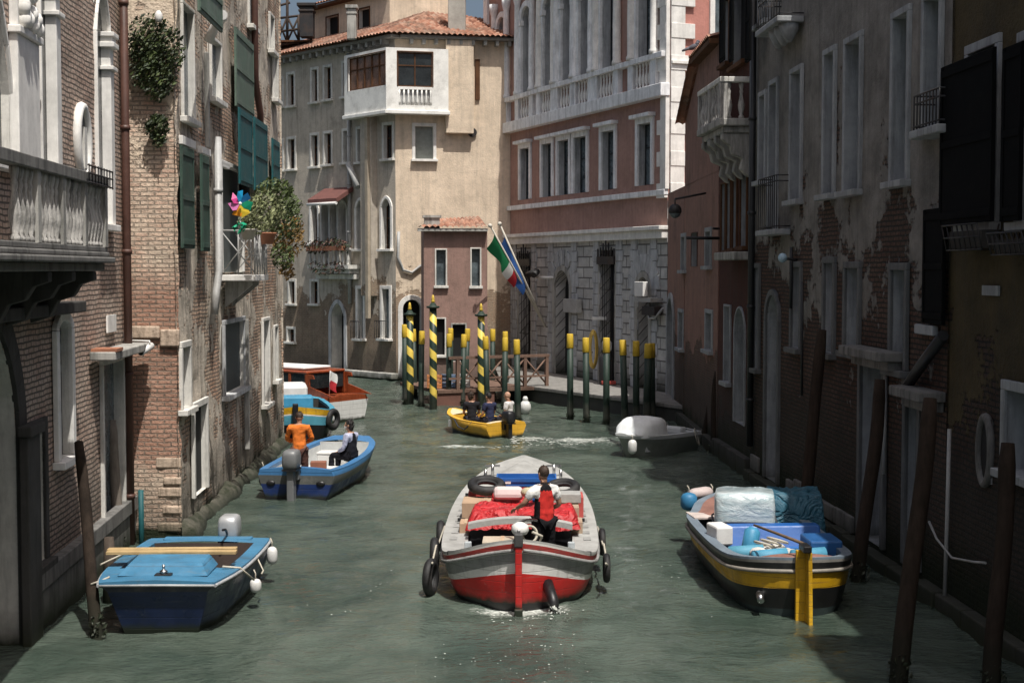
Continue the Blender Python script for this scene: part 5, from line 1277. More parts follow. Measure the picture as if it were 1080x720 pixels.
# hose and hydrant on the quay
hs=WP.pt(WP.sz(634,400)[0],.6,.35); hz=thing('hose','yellow hose coiled against the stone palace on the quay','hose',tuple(hs)); mb=MB(); YEL=pm('hose_yellow',(.6,.42,.1),.6,.2)
hd=ray(634,400).z
for k in range(4): mb.tube([(math.cos(2*PI*i/20)*(.10+.025*k),.03*k-.1,1.25+math.sin(2*PI*i/20)*(.62+.04*k)) for i in range(20)],.035,6,closed=True)
mb.build('coil',YEL,hz); mb=MB(); mb.box((.25,.1,2.45),(.6,.1,.12)); mb.build('hook',WHITE,hz)
gs=WP.pt(WP.sz(651,400)[0],.6,.5); gk=thing('gas_cylinder','grey and red tank with a white cover standing beside the yellow hose','tank',tuple(gs)); mb=MB(); mb.lathe((0,0,0),[(.22,0),(.25,.06),(.25,.95),(.2,1.1),(.08,1.2)],14); mb.build('tank',IRON,gk); mb=MB(); mb.box((.05,0,1.45),(.36,.3,.4)); mb.build('cover',PIPE_G,gk,bevel=.08); mb=MB(); mb.box((.1,-.3,.08),(.55,.3,.12)); mb.build('red_base',pm('red_base',(.3,.04,.03),.7),gk,bevel=.02)
# stairs at the right end of the quay
stp=Q0-qd*2.2
# ------------------------------------------------------------------ water
def wake(x,y):
    h=0.0
    for (bx,by,hw,L,a) in ((.25,24.5,1.0,9,.035),(-1.0,44,.6,6,.03)):
        dx=abs(x-bx); dy=by-y
        if dy>-4: 
            d=dx-hw-.28*max(0,dy+2); h+=a*math.exp(-(d/.45)**2)*math.cos(d*5)*max(0,1-abs(dy)/16)
            if dx<hw+.4 and dy>3 : h+=.035*noise.noise(V((x*3.2,y*2.2,9)))*max(0,1-(dy-3)/14)
    return h
def wh(x,y):
    return (noise.noise(V((x*.55,y*.8,.3)))*.06+noise.noise(V((x*1.3+3,y*2.0,4.4)))*.045+noise.noise(V((x*3.1,y*4.4,7.7)))*.022+wake(x,y))
mb=MB(); x0,x1,y0,y1=-13,9,6,72; cx=.16; nx=int((x1-x0)/cx)
ys=[y0]; 
while ys[-1]<y1: ys.append(ys[-1]+.08+.0035*max(0,ys[-1]-14))
ys[-1]=y1; b=0
for y in ys:
    for i in range(nx+1):
        x=x0+(x1-x0)*i/nx; e=min(1,(x-x0)/1.0,(x1-x)/1.0,(y-y0)/1.0,(y1-y)/2.0); mb.v.append(V((x,y,wh(x,y)*max(0,e))))
n=nx+1
for j in range(len(ys)-1):
    for i in range(nx): mb.face((j*n+i,j*n+i+1,(j+1)*n+i+1,(j+1)*n+i),0,None,True)
G=600
o=[V((-G,-G,0)),V((G,-G,0)),V((G,G,0)),V((-G,G,0))]; q=[V((x0,y0,0)),V((x1,y0,0)),V((x1,y1,0)),V((x0,y1,0))]
for i in range(4): mb.poly([o[i],o[(i+1)%4],q[(i+1)%4],q[i]])
t=NT('canal_water'); p=t.n('NewGeometry').outputs['Position']
n1=t.noise(t.mapv(p,(.7,1.1,1)),1.5,5,.62); n2=t.noise(t.mapv(p,(1,1.7,1)),6.5,5,.6); n3=t.noise(t.mapv(p,(.25,.3,1)),.8,4,.6)
hgt=t.math('ADD',t.math('MULTIPLY',n1,1.0),t.math('MULTIPLY',n2,.28))
amp=t.rng(n3,.3,.7,.5,1.2); hgt=t.math('MULTIPLY',hgt,amp)
c=t.mix(t.rng(t.noise(t.mapv(p,(.5,.35,1)),.9,6,.65,.8),.38,.62),(.038,.056,.044),(.082,.104,.084))
px_=t.n('SeparateXYZ',{0:p}); X_,Y_=px_.outputs[0],px_.outputs[1]
def gauss(cx,wx,cy,wy):
    a=t.math('DIVIDE',t.math('SUBTRACT',X_,cx),wx); b=t.math('DIVIDE',t.math('SUBTRACT',Y_,cy),wy)
    return t.math('POWER',2.718,t.math('MULTIPLY',t.math('ADD',t.math('MULTIPLY',a,a),t.math('MULTIPLY',b,b)),-1.0))
yb=W(533,460); fm_=gauss(.15,1.0,20.75,.45)
for q in ((yb.x+.8,.9,yb.y-.6,.55),(yb.x+2.2,1.5,yb.y-1.0,.7),(yb.x+4.0,1.6,yb.y-1.5,.8),(yb.x-1.2,1.3,yb.y-2.6,.4),(.15,1.5,19.4,.9),(-1.5,.35,23.5,2.6),(1.9,.35,23.5,2.6)):
    k=.45 if abs(q[0])>1.3 and q[2]<25 or q[2]==19.4 else .85
    fm_=t.math('MAXIMUM',fm_,t.math('MULTIPLY',gauss(*q),k))
fn_=t.noise(t.mapv(p,(1,1.6,1)),5.5,7,.75,.6); foam_=t.rng(t.math('ADD',t.math('MULTIPLY',fn_,.75),t.math('MULTIPLY',fm_,.5)),.66,.86)
c=t.mix(t.math('MULTIPLY',fm_,.45),c,(.16,.20,.175)); c=t.mix(t.math('MULTIPLY',foam_,.85),c,(.62,.64,.60))
WATER=t.fin(c,t.mixf(foam_,.05,.5),t.bump(hgt,1.0,.17)); t.b.inputs['IOR'].default_value=1.38
wo=mb.build('water',WATER); tag(wo,kind='structure')
# canal bed so that the sheet reads as deep
# foam of the wakes
FOAM=pm('foam',(.55,.57,.53),.8,.15)
random.seed(31); mb=MB()
def fleck(x,y,r):
    k=random.randint(5,7); z=wh(x,y)+.012; a0=random.random()*6
    mb.poly([V((x+math.cos(a0+2*PI*i/k)*r*random.uniform(.5,1.2)*1.5,y+math.sin(a0+2*PI*i/k)*r*random.uniform(.5,1.2),z+random.uniform(0,.01))) for i in range(k)])
for _ in range(160):
    t_=random.random()**2.2; y=20.75-t_*4.0; sp=.5+.9*t_; x=.12+random.gauss(0,.6)*sp; fleck(x,y,random.uniform(.005,.022)*(1-.6*t_))
for sgn in (-1,1):
    for _ in range(20):
        t_=random.random(); y=26-t_*6; x=.2+sgn*(1.3+.22*max(0,25-y)+abs(random.gauss(0,.25+.5*t_))); fleck(x,y,random.uniform(.004,.014))
yb=W(533,460)
for _ in range(260):
    t_=random.random()**1.5; x=yb.x+.2+t_*5.0; y=yb.y-1.0-.9*t_*random.uniform(.2,1.6)+random.gauss(0,.35); fleck(x,y,random.uniform(.012,.05)*(1-.5*t_))
for _ in range(60):
    t_=random.random()**1.3; x=yb.x-.3-t_*3.0+2.2; y=yb.y-1.6-1.4*t_+random.gauss(0,.22); fleck(x,y,random.uniform(.015,.05)*(1-.5*t_))
fo=mb.build('foam',FOAM); tag(fo,kind='stuff',label='white foam flecks in the wakes of the moving boats',cat='foam')

# ------------------------------------------------------------------ mooring poles
GRN=pm('pole_green',(.012,.030,.020),.6,.3,3,.2,dirt=(.05,.055,.045)); YLW=pm('pole_yellow',(.62,.42,.035),.6,.25,4,.2,dirt=(.2,.15,.05),dsc=4); GOLD=pm('pole_gold',(.6,.42,.06),.4,.2,4)
t=NT('pole_stripes'); o=t.obj(); sp=t.n('SeparateXYZ',{0:o}); ang=t.math('ARCTAN2',sp.outputs[1],sp.outputs[0])
f=t.math('ADD',t.math('MULTIPLY',sp.outputs[2],1.55),t.math('DIVIDE',ang,2*PI)); fr_2=t.math('FRACT',f)
c=t.mix(t.math('GREATER_THAN',fr_2,.5),(.012,.030,.022),(.74,.55,.10)); c=t.mix(t.math('MULTIPLY',t.rng(t.noise(o,4,6,.7),.5,.7),.4),c,(.08,.08,.05)); c=t.mix(t.rng(t.math('ADD',sp.outputs[2],t.math('MULTIPLY',t.noise(o,3,4),.4)),.75,.4),c,(.015,.02,.012))
STR=t.fin(c,.5,t.bump(t.noise(o,9,4),.2,.01))
WEED=leaf_mat('waterline_weed',(.022,.03,.014))
def at_base(px,py): return W(px,py)
def striped(px,ytop,ybase,label):
    b=at_base(px,ybase); z=on_y(px,ytop,b.y).z; r=.135
    t_=thing('mooring_pole',label,'mooring pole',(b.x,b.y,0),0,'striped mooring poles'); h=z-.48
    mb=MB(); mb.lathe((0,0,-1.0),[(r,0),(r,1.0),(r*.98,h*.5+1),(r*.95,h+1)],16); mb.build('shaft',STR,t_)
    mb=MB(); mb.lathe((0,0,h),[(r*.9,0),(r*1.7,.02),(r*1.75,.08),(r*1.0,.10),(r*.55,.2)],16); mb.build('cap',GRN,t_)
    mb=MB(); mb.lathe((0,0,h+.2),[(.05,0),(.075,.06),(.05,.1),(.06,.14),(.035,.26),(.005,.29)],12); mb.build('finial',GOLD,t_)
striped(432.5,319,426,'thinner striped pole at the left end of the green and yellow poles')
striped(457,311,431,'tallest green and yellow striped pole, by the red boards of the landing stage')
striped(507.5,320,427,'striped pole standing behind the passengers of the yellow boat')
def green(px,ytop,ybase,label,group,r=.1):
    b=at_base(px,ybase); z=on_y(px,ytop,b.y).z
    t_=thing('mooring_pole',label,'mooring pole',(b.x,b.y,0),0,group); lean=random.uniform(-.035,.035); ly=random.uniform(-.03,.03)
    T=lambda h:V((lean*h,ly*h,h)); cut=z-.48
    mb=MB(); mb.tube([T(-1),T(cut*.5),T(cut)],[r*1.08,r,r*.97],12); mb.build('shaft',t_gr,t_)
    mb=MB(); mb.leaves((0,0,.10),(r*1.35,r*1.35,.22),70,.035,0,shell=.15); mb.build('weed',WEED,t_)['kind']='stuff'
    mb=MB(); mb.tube([T(cut),T(cut+.02),T(z-.02),T(z)],[r*1.0,r*1.12,r*1.02,r*.9],12); mb.build('yellow_tip',YLW,t_)
t=NT('pole_green_wet'); o=t.obj(); c=t.mix(t.rng(t.noise(o,2,6,.7),.4,.7),(.010,.026,.018),(.022,.04,.03)); zz=t.n('SeparateXYZ',{0:o}).outputs[2]
c=t.mix(t.rng(t.math('ADD',zz,t.math('MULTIPLY',t.noise(o,5,4),.5)),.95,.55),c,(.12,.12,.10)); c=t.mix(t.rng(t.math('ADD',zz,t.math('MULTIPLY',t.noise(o,5,4),.3)),.35,.25),c,(.02,.025,.015)); t_gr=t.fin(c,.6,t.bump(t.noise(o,12,4),.3,.01))
random.seed(9)
GA='green yellow-tipped poles around the landing stage'; GBp='green yellow-tipped poles in front of the stone quay'
for px,yt,yb_,lab in ((427.3,342,426,'green pole just left of the thinnest striped pole'),(437.8,347,419,'green pole half hidden right of the thinnest striped pole'),(443.8,349,429,'green pole midway between the two left striped poles'),
    (473,352,427,'green pole right of the tallest striped pole, nearer of the pair'),(475.2,346,418,'green pole right of the tallest striped pole, farther of the pair'),(487.8,352.5,427,'green pole midway between the tall and the right striped pole, nearer one'),(491,346.5,417,'green pole midway between the tall and the right striped pole, farther one'),
    (514,354.5,430,'green pole close behind the white-shirted boatman, right of the striped pole'),(519.5,347,416,'green pole standing farther back right of the striped pole by the landing stage'),(532,356,431,'green pole right above the outboard of the yellow boat, nearer of the pair'),(534.2,349.5,419,'green pole right above the outboard of the yellow boat, farther of the pair'),(546.5,358,446,'green pole at the right tip of the yellow boat')):
    green(px,yt,yb_,lab,GA)
for px,yt,yb_,lab in ((601.5,352,442,'first green pole of the quay row, beside the arched gate'),(618.5,356,445,'second green pole of the quay row, left of the yellow hose'),(639.5,356,448,'green pole in front of the yellow hose'),(659.5,358.5,452,'green pole left of the white boat canopy, fourth of the quay row'),(671,359.5,449,'green pole behind the white boat canopy, left of the tight pair'),(682,362,444,'left pole of the tight pair behind the white boat'),(687.3,362,443,'right pole of the tight pair behind the white boat')):
    green(px,yt,yb_,lab,GBp,.105 if px<680 else .13)
# rough wooden posts
PW=wood_mat('old_post_wood',(.06,.045,.036),(.11,.088,.07),wet=.35); PWD=wood_mat('dark_post_wood',(.022,.016,.012),(.045,.032,.024),.9,wet=.3)
def post(px0,py0,px1,py1,r,label,mat=PWD,dy=.25,group=None,seed=0):
    """base pixel on the water, top pixel a little farther back"""
    b=W(px0,py0); tpt=on_y(px1,py1,b.y+dy); d_=tpt-b
    p=thing('mooring_post',label,'mooring post',(b.x,b.y,0),0,group); mb=MB(); n=12; pts=[]; rs=[]
    for i in range(n+1):
        t_=i/n; q=d_*(t_*1.15-.15)+V((noise.noise(V((t_*2,seed,1)))*.05,noise.noise(V((t_*2,seed,5)))*.05,0)); pts.append(q); rs.append(r*(1.02-.12*t_+.06*noise.noise(V((t_*5,seed,9)))))
    rs[-1]*=.8
    mb.tube(pts,rs,12); mb.build('trunk',mat,p)
    mb=MB(); mb.leaves(d_*.03+V((0,0,.03)),(r*1.3,r*1.3,.25),90,.03,0,shell=.15); mb.build('weed',WEED,p)['kind']='stuff'; return p
post(103,674,83,466,.085,'dark leaning wooden post against the bow of the blue boat on the left',PWD,1.2,seed=1)
b_=W(103,674)
p_=post(126,582,118,443,.10,'grey wooden post by the canopied door on the left',wood_mat('grey_post_wood',(.14,.12,.10),(.24,.21,.18),wet=.3),.2,seed=2)
post(846,570,867,348,.118,'tall dark wooden post leaning beside the yellow striped cargo boat',PWD,.5,seed=3)
post(906,616,928,400,.115,'dark wooden post in front of the stone framed door on the right',PWD,.4,seed=4)
post(948,716,981,420,.115,'brown leaning post in front of the second canopy, near right',PWD,.6,seed=5)
post(1047,730,1063,467,.11,'brown post nearest the right edge below the oval window',PWD,.4,seed=6)
post(752,478,757,392,.12,'short weathered post with pale band beside the white boat',PWD,.2,seed=7)
post(741,470,752,408,.09,'slim dark post leaning left of the weathered post by the pink house',PWD,.2,seed=8)
# ------------------------------------------------------------------ people
def skin(verts, edges, radii, sub=2, root=0, wr=False):
    me=bpy.data.meshes.new('tmp'); me.from_pydata([tuple(v) for v in verts],edges,[]); o=bpy.data.objects.new('tmp',me); COL.objects.link(o)
    m=o.modifiers.new('s','SKIN'); m.use_smooth_shade=True; o.modifiers.new('u','SUBSURF').levels=sub; o.modifiers['u'].render_levels=sub
    for i,r in enumerate(radii):
        d=me.skin_vertices[0].data[i]; d.radius=r if isinstance(r,tuple) else (r,r); d.use_root=(i==root)
    dg=bpy.context.evaluated_depsgraph_get(); ev=o.evaluated_get(dg); res=bpy.data.meshes.new_from_object(ev)
    bpy.data.objects.remove(o); bpy.data.meshes.remove(me)
    if wr:
        res.update(); ns=[v.normal.copy() for v in res.vertices]
        for v,n_ in zip(res.vertices,ns): v.co+=n_*(noise.noise(v.co*11)*.012+abs(noise.noise(v.co*V((17,17,9)).x*.0+V((v.co.x*16,v.co.y*16,v.co.z*26))))*.014-.004)
    return res
def chain(J, seqs, RR, k=1.0, pad=0.0):
    names=[]; ed=[]
    for s in seqs:
        for n in s:
            if n not in names: names.append(n)
        ed+=[(s[i],s[i+1]) for i in range(len(s)-1)]
    ed=[(names.index(a),names.index(b)) for a,b in ed]
    rr=[tuple(q*k+pad for q in RR[n]) if isinstance(RR[n],tuple) else RR[n]*k+pad for n in names]
    return skin([J[n] for n in names],ed,rr,3 if pad else 2,0,pad>0)
RAD=dict(pelvis=(.155,.115),belly=(.14,.105),chest=(.165,.115),collar=(.10,.085),neck=.058,hb=.06,shL=.072,shR=.072,elL=.046,elR=.046,wrL=.031,wrR=.031,hipL=.098,hipR=.098,knL=.064,knR=.064,anL=.044,anR=.044,toL=.042,toR=.042)
def stand(**kw):
    J=dict(pelvis=(0,0,.97),belly=(0,0,1.12),chest=(0,.0,1.31),collar=(0,-.01,1.43),neck=(0,0,1.50),hb=(0,.015,1.57),shL=(-.19,-.01,1.42),shR=(.19,-.01,1.42),elL=(-.25,-.03,1.14),elR=(.25,-.03,1.14),wrL=(-.26,.08,.90),wrR=(.26,.08,.90),
        hipL=(-.10,0,.90),hipR=(.10,0,.90),knL=(-.12,.03,.50),knR=(.12,.03,.50),anL=(-.12,-.02,.10),anR=(.12,-.02,.10),toL=(-.14,.15,.05),toR=(.14,.15,.05)); J.update(kw); return {k:V(v) for k,v in J.items()}
def sit(**kw):
    J=dict(pelvis=(0,0,.12),belly=(0,0,.27),chest=(0,.02,.46),collar=(0,.02,.58),neck=(0,.03,.65),hb=(0,.05,.72),shL=(-.19,.01,.57),shR=(.19,.01,.57),elL=(-.24,.06,.30),elR=(.24,.06,.30),wrL=(-.14,.28,.20),wrR=(.14,.28,.20),
        hipL=(-.10,.04,.10),hipR=(.10,.04,.10),knL=(-.15,.44,.12),knR=(.15,.44,.12),anL=(-.15,.46,-.30),anR=(.15,.46,-.30),toL=(-.15,.62,-.36),toR=(.15,.62,-.36)); J.update(kw); return {k:V(v) for k,v in J.items()}
def skinmat(name,c):
    return pm(name,c,.55,.12,8,.1)
SKIN=skinmat('skin',(.42,.24,.16)); SKIN2=skinmat('tanned_skin',(.33,.18,.12)); EYE=pm('eye_dark',(.02,.015,.012),.2,.1); LIP=pm('lip',(.33,.12,.10),.5,.1)
def person(label, loc, rotz, J, hair, top, legs, skin_=SKIN, sleeve='short', vest=None, bald=False, long_hair=False, mask=None, headrot=0.0, headtilt=0.0, shoe=None, beard=None, vest_side=None):
    p=thing('person',label,'person',loc,rotz)
    body=MB()
    seq=[['pelvis','belly','chest','collar','neck','hb'],['collar','shL','elL','wrL'],['collar','shR','elR','wrR'],['pelvis','hipL','knL','anL','toL'],['pelvis','hipR','knR','anR','toR']]
    body.add_mesh(chain(J,seq,RAD,.93))
    # hands
    for s in 'LR':
        w_=J['wr'+s]; d_=(w_-J['el'+s]).normalized(); sd=1 if s=='R' else -1
        side=d_.cross(V((0,0,1))); side=side.normalized() if side.length>.1 else V((1,0,0)); up=side.cross(d_)
        M=Matrix((side,d_,up)).transposed()
        body.ball(w_+d_*.055,(.040,.055,.018),10,0,M)
        for k in range(4):
            o=side*(-.028+.019*k); L=(.066,.078,.073,.056)[k]; a=w_+d_*.085+o
            body.tube([a-d_*.02,a+d_*L*.45-up*.006,a+d_*L*.78-up*.026,a+d_*L*.9-up*.045],[.0095,.0092,.0085,.006],6)
        q=w_+d_*.04-side*.035*sd; body.tube([q,q-side*.03*sd+d_*.025-up*.01,q-side*.036*sd+d_*.055-up*.02],[.012,.0105,.008],6)
    # head
    hc=J['hb']+V((0,.012,.085)); HM=Matrix.Rotation(headrot,3,'Z')@Matrix.Rotation(headtilt,3,'X')
    h=lambda v:hc+HM@V(v)
    body.tube([J['neck'],J['hb'],h((0,-.01,-.02))],[.056,.056,.06],10)
    body.ball(h((0,0,.015)),(.077,.097,.108),16,0,HM); body.ball(h((0,.03,-.055)),(.056,.062,.062),12,0,HM)
    body.tube([h((0,.09,.02)),h((0,.112,-.018)),h((0,.092,-.03))],[.009,.015,.012],6)
    for sx in (-1,1):
        body.ball(h((sx*.077,-.005,.0)),(.012,.024,.034),8,0,HM); body.ball(h((sx*.031,.085,.018)),(.013,.008,.008),8,1,HM)
    body.ball(h((0,.088,-.052)),(.024,.008,.007),8,2,HM)
    body.build('body',[skin_,EYE,LIP],p)
    # hair
    mb=MB()
    if not bald:
        mb.ball(h((0,-.014,.034)),(.083,.098,.104),16,0,HM)
        if long_hair: mb.ball(h((0,-.05,-.03)),(.082,.065,.12),12,0,HM); mb.leaves(h((0,-.03,.03)),(.1,.105,.12),160,.02,0,shell=.2)
        else: mb.leaves(h((0,-.016,.042)),(.082,.096,.1),140,.012,0,shell=.1)
        # cut the face side
        keep=[]
        for k,f in enumerate(mb.f):
            c=sum((mb.v[i] for i in f),V((0,0,0)))/len(f); q=HM.transposed()@(c-hc)
            keep.append(not(q.y>.045 and q.z<.075) and not (q.z<-.04 and not long_hair))
        mb.f=[f for f,k in zip(mb.f,keep) if k]; mb.m=mb.m[:len(mb.f)]; mb.uv=mb.uv[:len(mb.f)]; mb.sm=[s for s,k in zip(mb.sm,keep) if k]
        mb.build('hair',hair,p)
    if beard:
        mb=MB(); mb.ball(h((0,.022,-.065)),(.061,.07,.052),12,0,HM); mb.build('beard',beard,p)
    if mask:
        mb=MB(); mb.ball(h((0,.05,-.04)),(.058,.062,.048),12,0,HM); mb.tube([h((-.075,0,-.01)),h((-.05,.07,-.03)),h((.05,.07,-.03)),h((.075,0,-.01))],.005,5); mb.build('face_mask',mask,p)
    # clothes
    arms=[['collar','shL','mL'],['collar','shR','mR']]
    JJ=dict(J); RR=dict(RAD)
    for s in 'LR': JJ['m'+s]=J['sh'+s].lerp(J['el'+s],.72); RR['m'+s]=.06
    RR['neck']=.064
    JJ['waist']=J['pelvis']-V((0,0,.09)); RR['waist']=(.15,.115)
    sq=[['waist','pelvis','belly','chest','collar','nk']]; JJ['nk']=J['collar'].lerp(J['neck'],.85); RR['nk']=.066; RR['collar']=(.125,.105)
    if sleeve=='short': sq+=arms
    elif sleeve=='long': sq+=[['collar','shL','elL','wL'],['collar','shR','elR','wR']]
    for s in 'LR': JJ['w'+s]=J['el'+s].lerp(J['wr'+s],.9); RR['w'+s]=.036
    mb=MB(); mb.add_mesh(chain(JJ,sq,RR,1.06,.006)); sh=mb.build('shirt',top,p)
    if vest:
        JV=dict(JJ); JV['vL']=J['shL'].lerp(J['collar'],.25); JV['vR']=J['shR'].lerp(J['collar'],.25); RR['vL']=RR['vR']=.085
        mb=MB(); mb.add_mesh(chain(JV,[['waist','pelvis','belly','chest','collar'],['collar','vL'],['collar','vR']],RR,1.14,.012)); 
        if vest_side:
            for k,f in enumerate(mb.f):
                c=sum((mb.v[i] for i in f),V((0,0,0)))/len(f); q=c-J['chest']
                if abs(q.x)>.125 and q.z<.04 or q.z>.1: mb.m[k]=1
            mb.build('vest',[vest,vest_side],p)
        else: mb.build('vest',vest,p)
    JT=dict(J)
    mb=MB(); mb.add_mesh(chain(JT,[['belly2','pelvis'],['pelvis','hipL','knL','anL'],['pelvis','hipR','knR','anR']] if False else [['pelvis','hipL','knL','anL'],['pelvis','hipR','knR','anR']],dict(RAD,pelvis=(.12,.1)),1.12,.008)); mb.build('trousers',legs,p)
    mb=MB()
    for s in 'LR':
        a=J['an'+s]; b=J['to'+s]; mb.tube([a+V((0,-.04,-.04)),a+V((0,.02,-.035)),b+V((0,.02,0)),b+V((0,.07,-.01))],[.045,.05,.048,.025],8)
    parts(mb,'shoe',shoe or pm('dark_shoe',(.03,.025,.022),.6,.2),p)
    return p
HAIR_D=pm('dark_hair',(.012,.009,.008),.55,.4,20,.5); HAIR_B=pm('brown_hair',(.045,.026,.016),.55,.4,20,.5)
def cloth(name,c):
    t=NT(name); o=t.obj(); a=t.noise(t.mapv(o,(1,1,.55)),9,5,.6,1.2); b=t.noise(o,60,2)
    k=t.mix(t.rng(a,.3,.7),dk(c,.78),dk(c,1.1)); return t.fin(k,.92,t.bump(t.math('ADD',a,t.math('MULTIPLY',b,.1)),.6,.03),spec=.15)  # darker creases: fold shade put into the colour
# ------------------------------------------------------------------ boats
def loft(mb, sts, rowm, cap=True):
    n=len(sts[0]); b=len(mb.v)
    for s in sts:
        for sg in (1,-1):
            for x,y,z in s: mb.v.append(V((sg*x,y,z)))
    I=lambda i,sg,j:b+i*2*n+(0 if sg>0 else n)+j
    for i in range(len(sts)-1):
        for j in range(n-1):
            mb.face((I(i,1,j),I(i+1,1,j),I(i+1,1,j+1),I(i,1,j+1)),rowm[j],None,True); mb.face((I(i,-1,j+1),I(i+1,-1,j+1),I(i+1,-1,j),I(i,-1,j)),rowm[j],None,True)
    if cap:
        for j in range(n-1): mb.face((I(0,1,j),I(0,1,j+1),I(0,-1,j+1),I(0,-1,j)),rowm[j])
def smooth_sts(sts, k=3):
    """Catmull-Rom densify along the hull"""
    out=[]; N=len(sts)
    for i in range(N-1):
        p0,p1,p2,p3=sts[max(i-1,0)],sts[i],sts[i+1],sts[min(i+2,N-1)]
        for q in range(k):
            t=q/k; row=[]
            for a,b,c,d in zip(p0,p1,p2,p3):
                row.append(tuple(max(0,v) if ix==0 else v for ix,v in enumerate(.5*((2*b[m])+(-a[m]+c[m])*t+(2*a[m]-5*b[m]+4*c[m]-d[m])*t*t+(-a[m]+3*b[m]-3*c[m]+d[m])*t**3) for m in range(3))))
            out.append(row)
    out.append(sts[-1]); return out
def shell(root, sts, mats, rowm, gw=.18, floor=.1, gm=None, im=None, fm=None, yf=99, ya=-99, camber=.05, cap=True, deckm=None, th=.035):
    mb=MB(); loft(mb,sts,rowm,cap); hull=mb.build('hull',mats,root)
    top=[s[-1] for s in sts]; inn=[(max(x-gw,0.0),y,z+.004) for x,y,z in top]
    mb=MB()
    for sg in (1,-1):
        for i in range(len(sts)-1):
            a,b,c,d=top[i],top[i+1],inn[i+1],inn[i]; q=[V((sg*p[0],p[1],p[2]+th)) for p in (a,b,c,d)]
            mb.poly(q if sg>0 else q[::-1]); q2=[V((sg*p[0],p[1],p[2]+h)) for p,h in ((a,0),(b,0),(b,th),(a,th))]; mb.poly(q2 if sg>0 else q2[::-1])
            q3=[V((sg*p[0],p[1],p[2]+h)) for p,h in ((d,th),(c,th),(c,-.06),(d,-.06))]; mb.poly(q3 if sg>0 else q3[::-1])
    if cap:
        X,Y0,Z0=top[0]
        for k in range(8):
            t0,t1=-1+k/4,-1+(k+1)/4; h=lambda t:Z0+th+camber*(1-t*t)*min(1,X*2)+.001
            mb.poly([V((X*t0,Y0-.004,Z0-.02)),V((X*t1,Y0-.004,Z0-.02)),V((X*t1,Y0-.004,h(t1))),V((X*t0,Y0-.004,h(t0)))])
    g=mb.build('gunwale',gm,root)
    mb=MB(); mf=MB(); md=MB(); mid=[i for i in range(len(sts)) if ya-1e-4<=top[i][1]<=yf+1e-4]
    for a,b in zip(mid,mid[1:]):
        A,B=inn[a],inn[b]
        for sg in (1,-1):
            q=[V((sg*A[0],A[1],A[2]-.05)),V((sg*B[0],B[1],B[2]-.05)),V((sg*max(B[0]-.03,0),B[1],floor)),V((sg*max(A[0]-.03,0),A[1],floor))]; mb.poly(q[::-1] if sg>0 else q)
        xa,xb=max(A[0]-.03,0),max(B[0]-.03,0); mf.poly([V((-xa,A[1],floor)),V((xa,A[1],floor)),V((xb,B[1],floor)),V((-xb,B[1],floor))])
    for i in (mid[0],mid[-1]):
        A=inn[i]; mb.poly([V((-A[0],A[1],A[2]+th)),V((A[0],A[1],A[2]+th)),V((A[0]-.03,A[1],floor)),V((-A[0]+.03,A[1],floor))])
    mb.build('inner_hull',im,root); mf.build('floor',fm or im,root)
    def deck(ids,name):
        if len(ids)<2: return
        mb=MB()
        for a,b in zip(ids,ids[1:]):
            A,B=inn[a],inn[b]
            for k in range(6):
                f=lambda P,t:V((P[0]*t,P[1],P[2]+th-.002+camber*(1-t*t)*min(1,P[0]*2)))
                t0,t1=-1+k/3,-1+(k+1)/3; mb.poly([f(A,t0),f(A,t1),f(B,t1),f(B,t0)],0,None,True)
        mb.build(name,deckm or gm,root)
    deck(list(range(mid[-1],len(sts))),'foredeck'); deck(list(range(0,mid[0]+1)),'afterdeck')
    return hull
def rot_to(p,q): d=q-p; return math.atan2(-d.x,d.y)
def fender(label,c,r,L,mat,group=None,axis=(0,0,1)):
    f=thing('fender',label,'fender',tuple(c),0,group); a=V(axis).normalized(); mb=MB()
    mb.tube([-a*L*.5,-a*L*.42,-a*L*.25,a*L*.25,a*L*.42,a*L*.5],[r*.3,r*.75,r,r,r*.75,r*.3],12); mb.build('body',mat,f)
    mb=MB(); mb.tube([a*L*.5,a*L*.5+V((.0,0,.08)),a*L*.5+V((-.03,.03,.13))],.010,5); mb.build('rope',ROPE,f); return f
ROPE=pm('rope',(.5,.46,.38),.9,.2,9,.5); ROPE_B=pm('dark_rope',(.03,.035,.05),.9,.2,9,.5); RUB=pm('black_rubber',(.012,.012,.013),.65,.4,6,.3,dirt=(.07,.065,.06)); CHR=pm('brushed_steel',(.5,.5,.5),.3,.15,5,.1,metal=1.0)
BLK=pm('black_paint',(.012,.012,.014),.4,.3,3,.2,dirt=(.05,.05,.045)); GRP=hull_paint('grey_hull_paint',(.28,.28,.275),.5,.25,(.12,.11,.10)); LGR=pm('light_grey_deck',(.37,.37,.355),.7,.25,2.2,.3,dirt=(.17,.165,.15),dsc=3)
REDP=hull_paint('red_hull_paint',(.52,.022,.02),.42,.25,(.32,.12,.10),.45); WHP=hull_paint('white_hull_paint',(.72,.71,.68),.4,.12,(.4,.37,.33),.6); RED2=hull_paint('red_band_paint',(.36,.04,.034),.5,.25,(.25,.2,.18),.5,False)
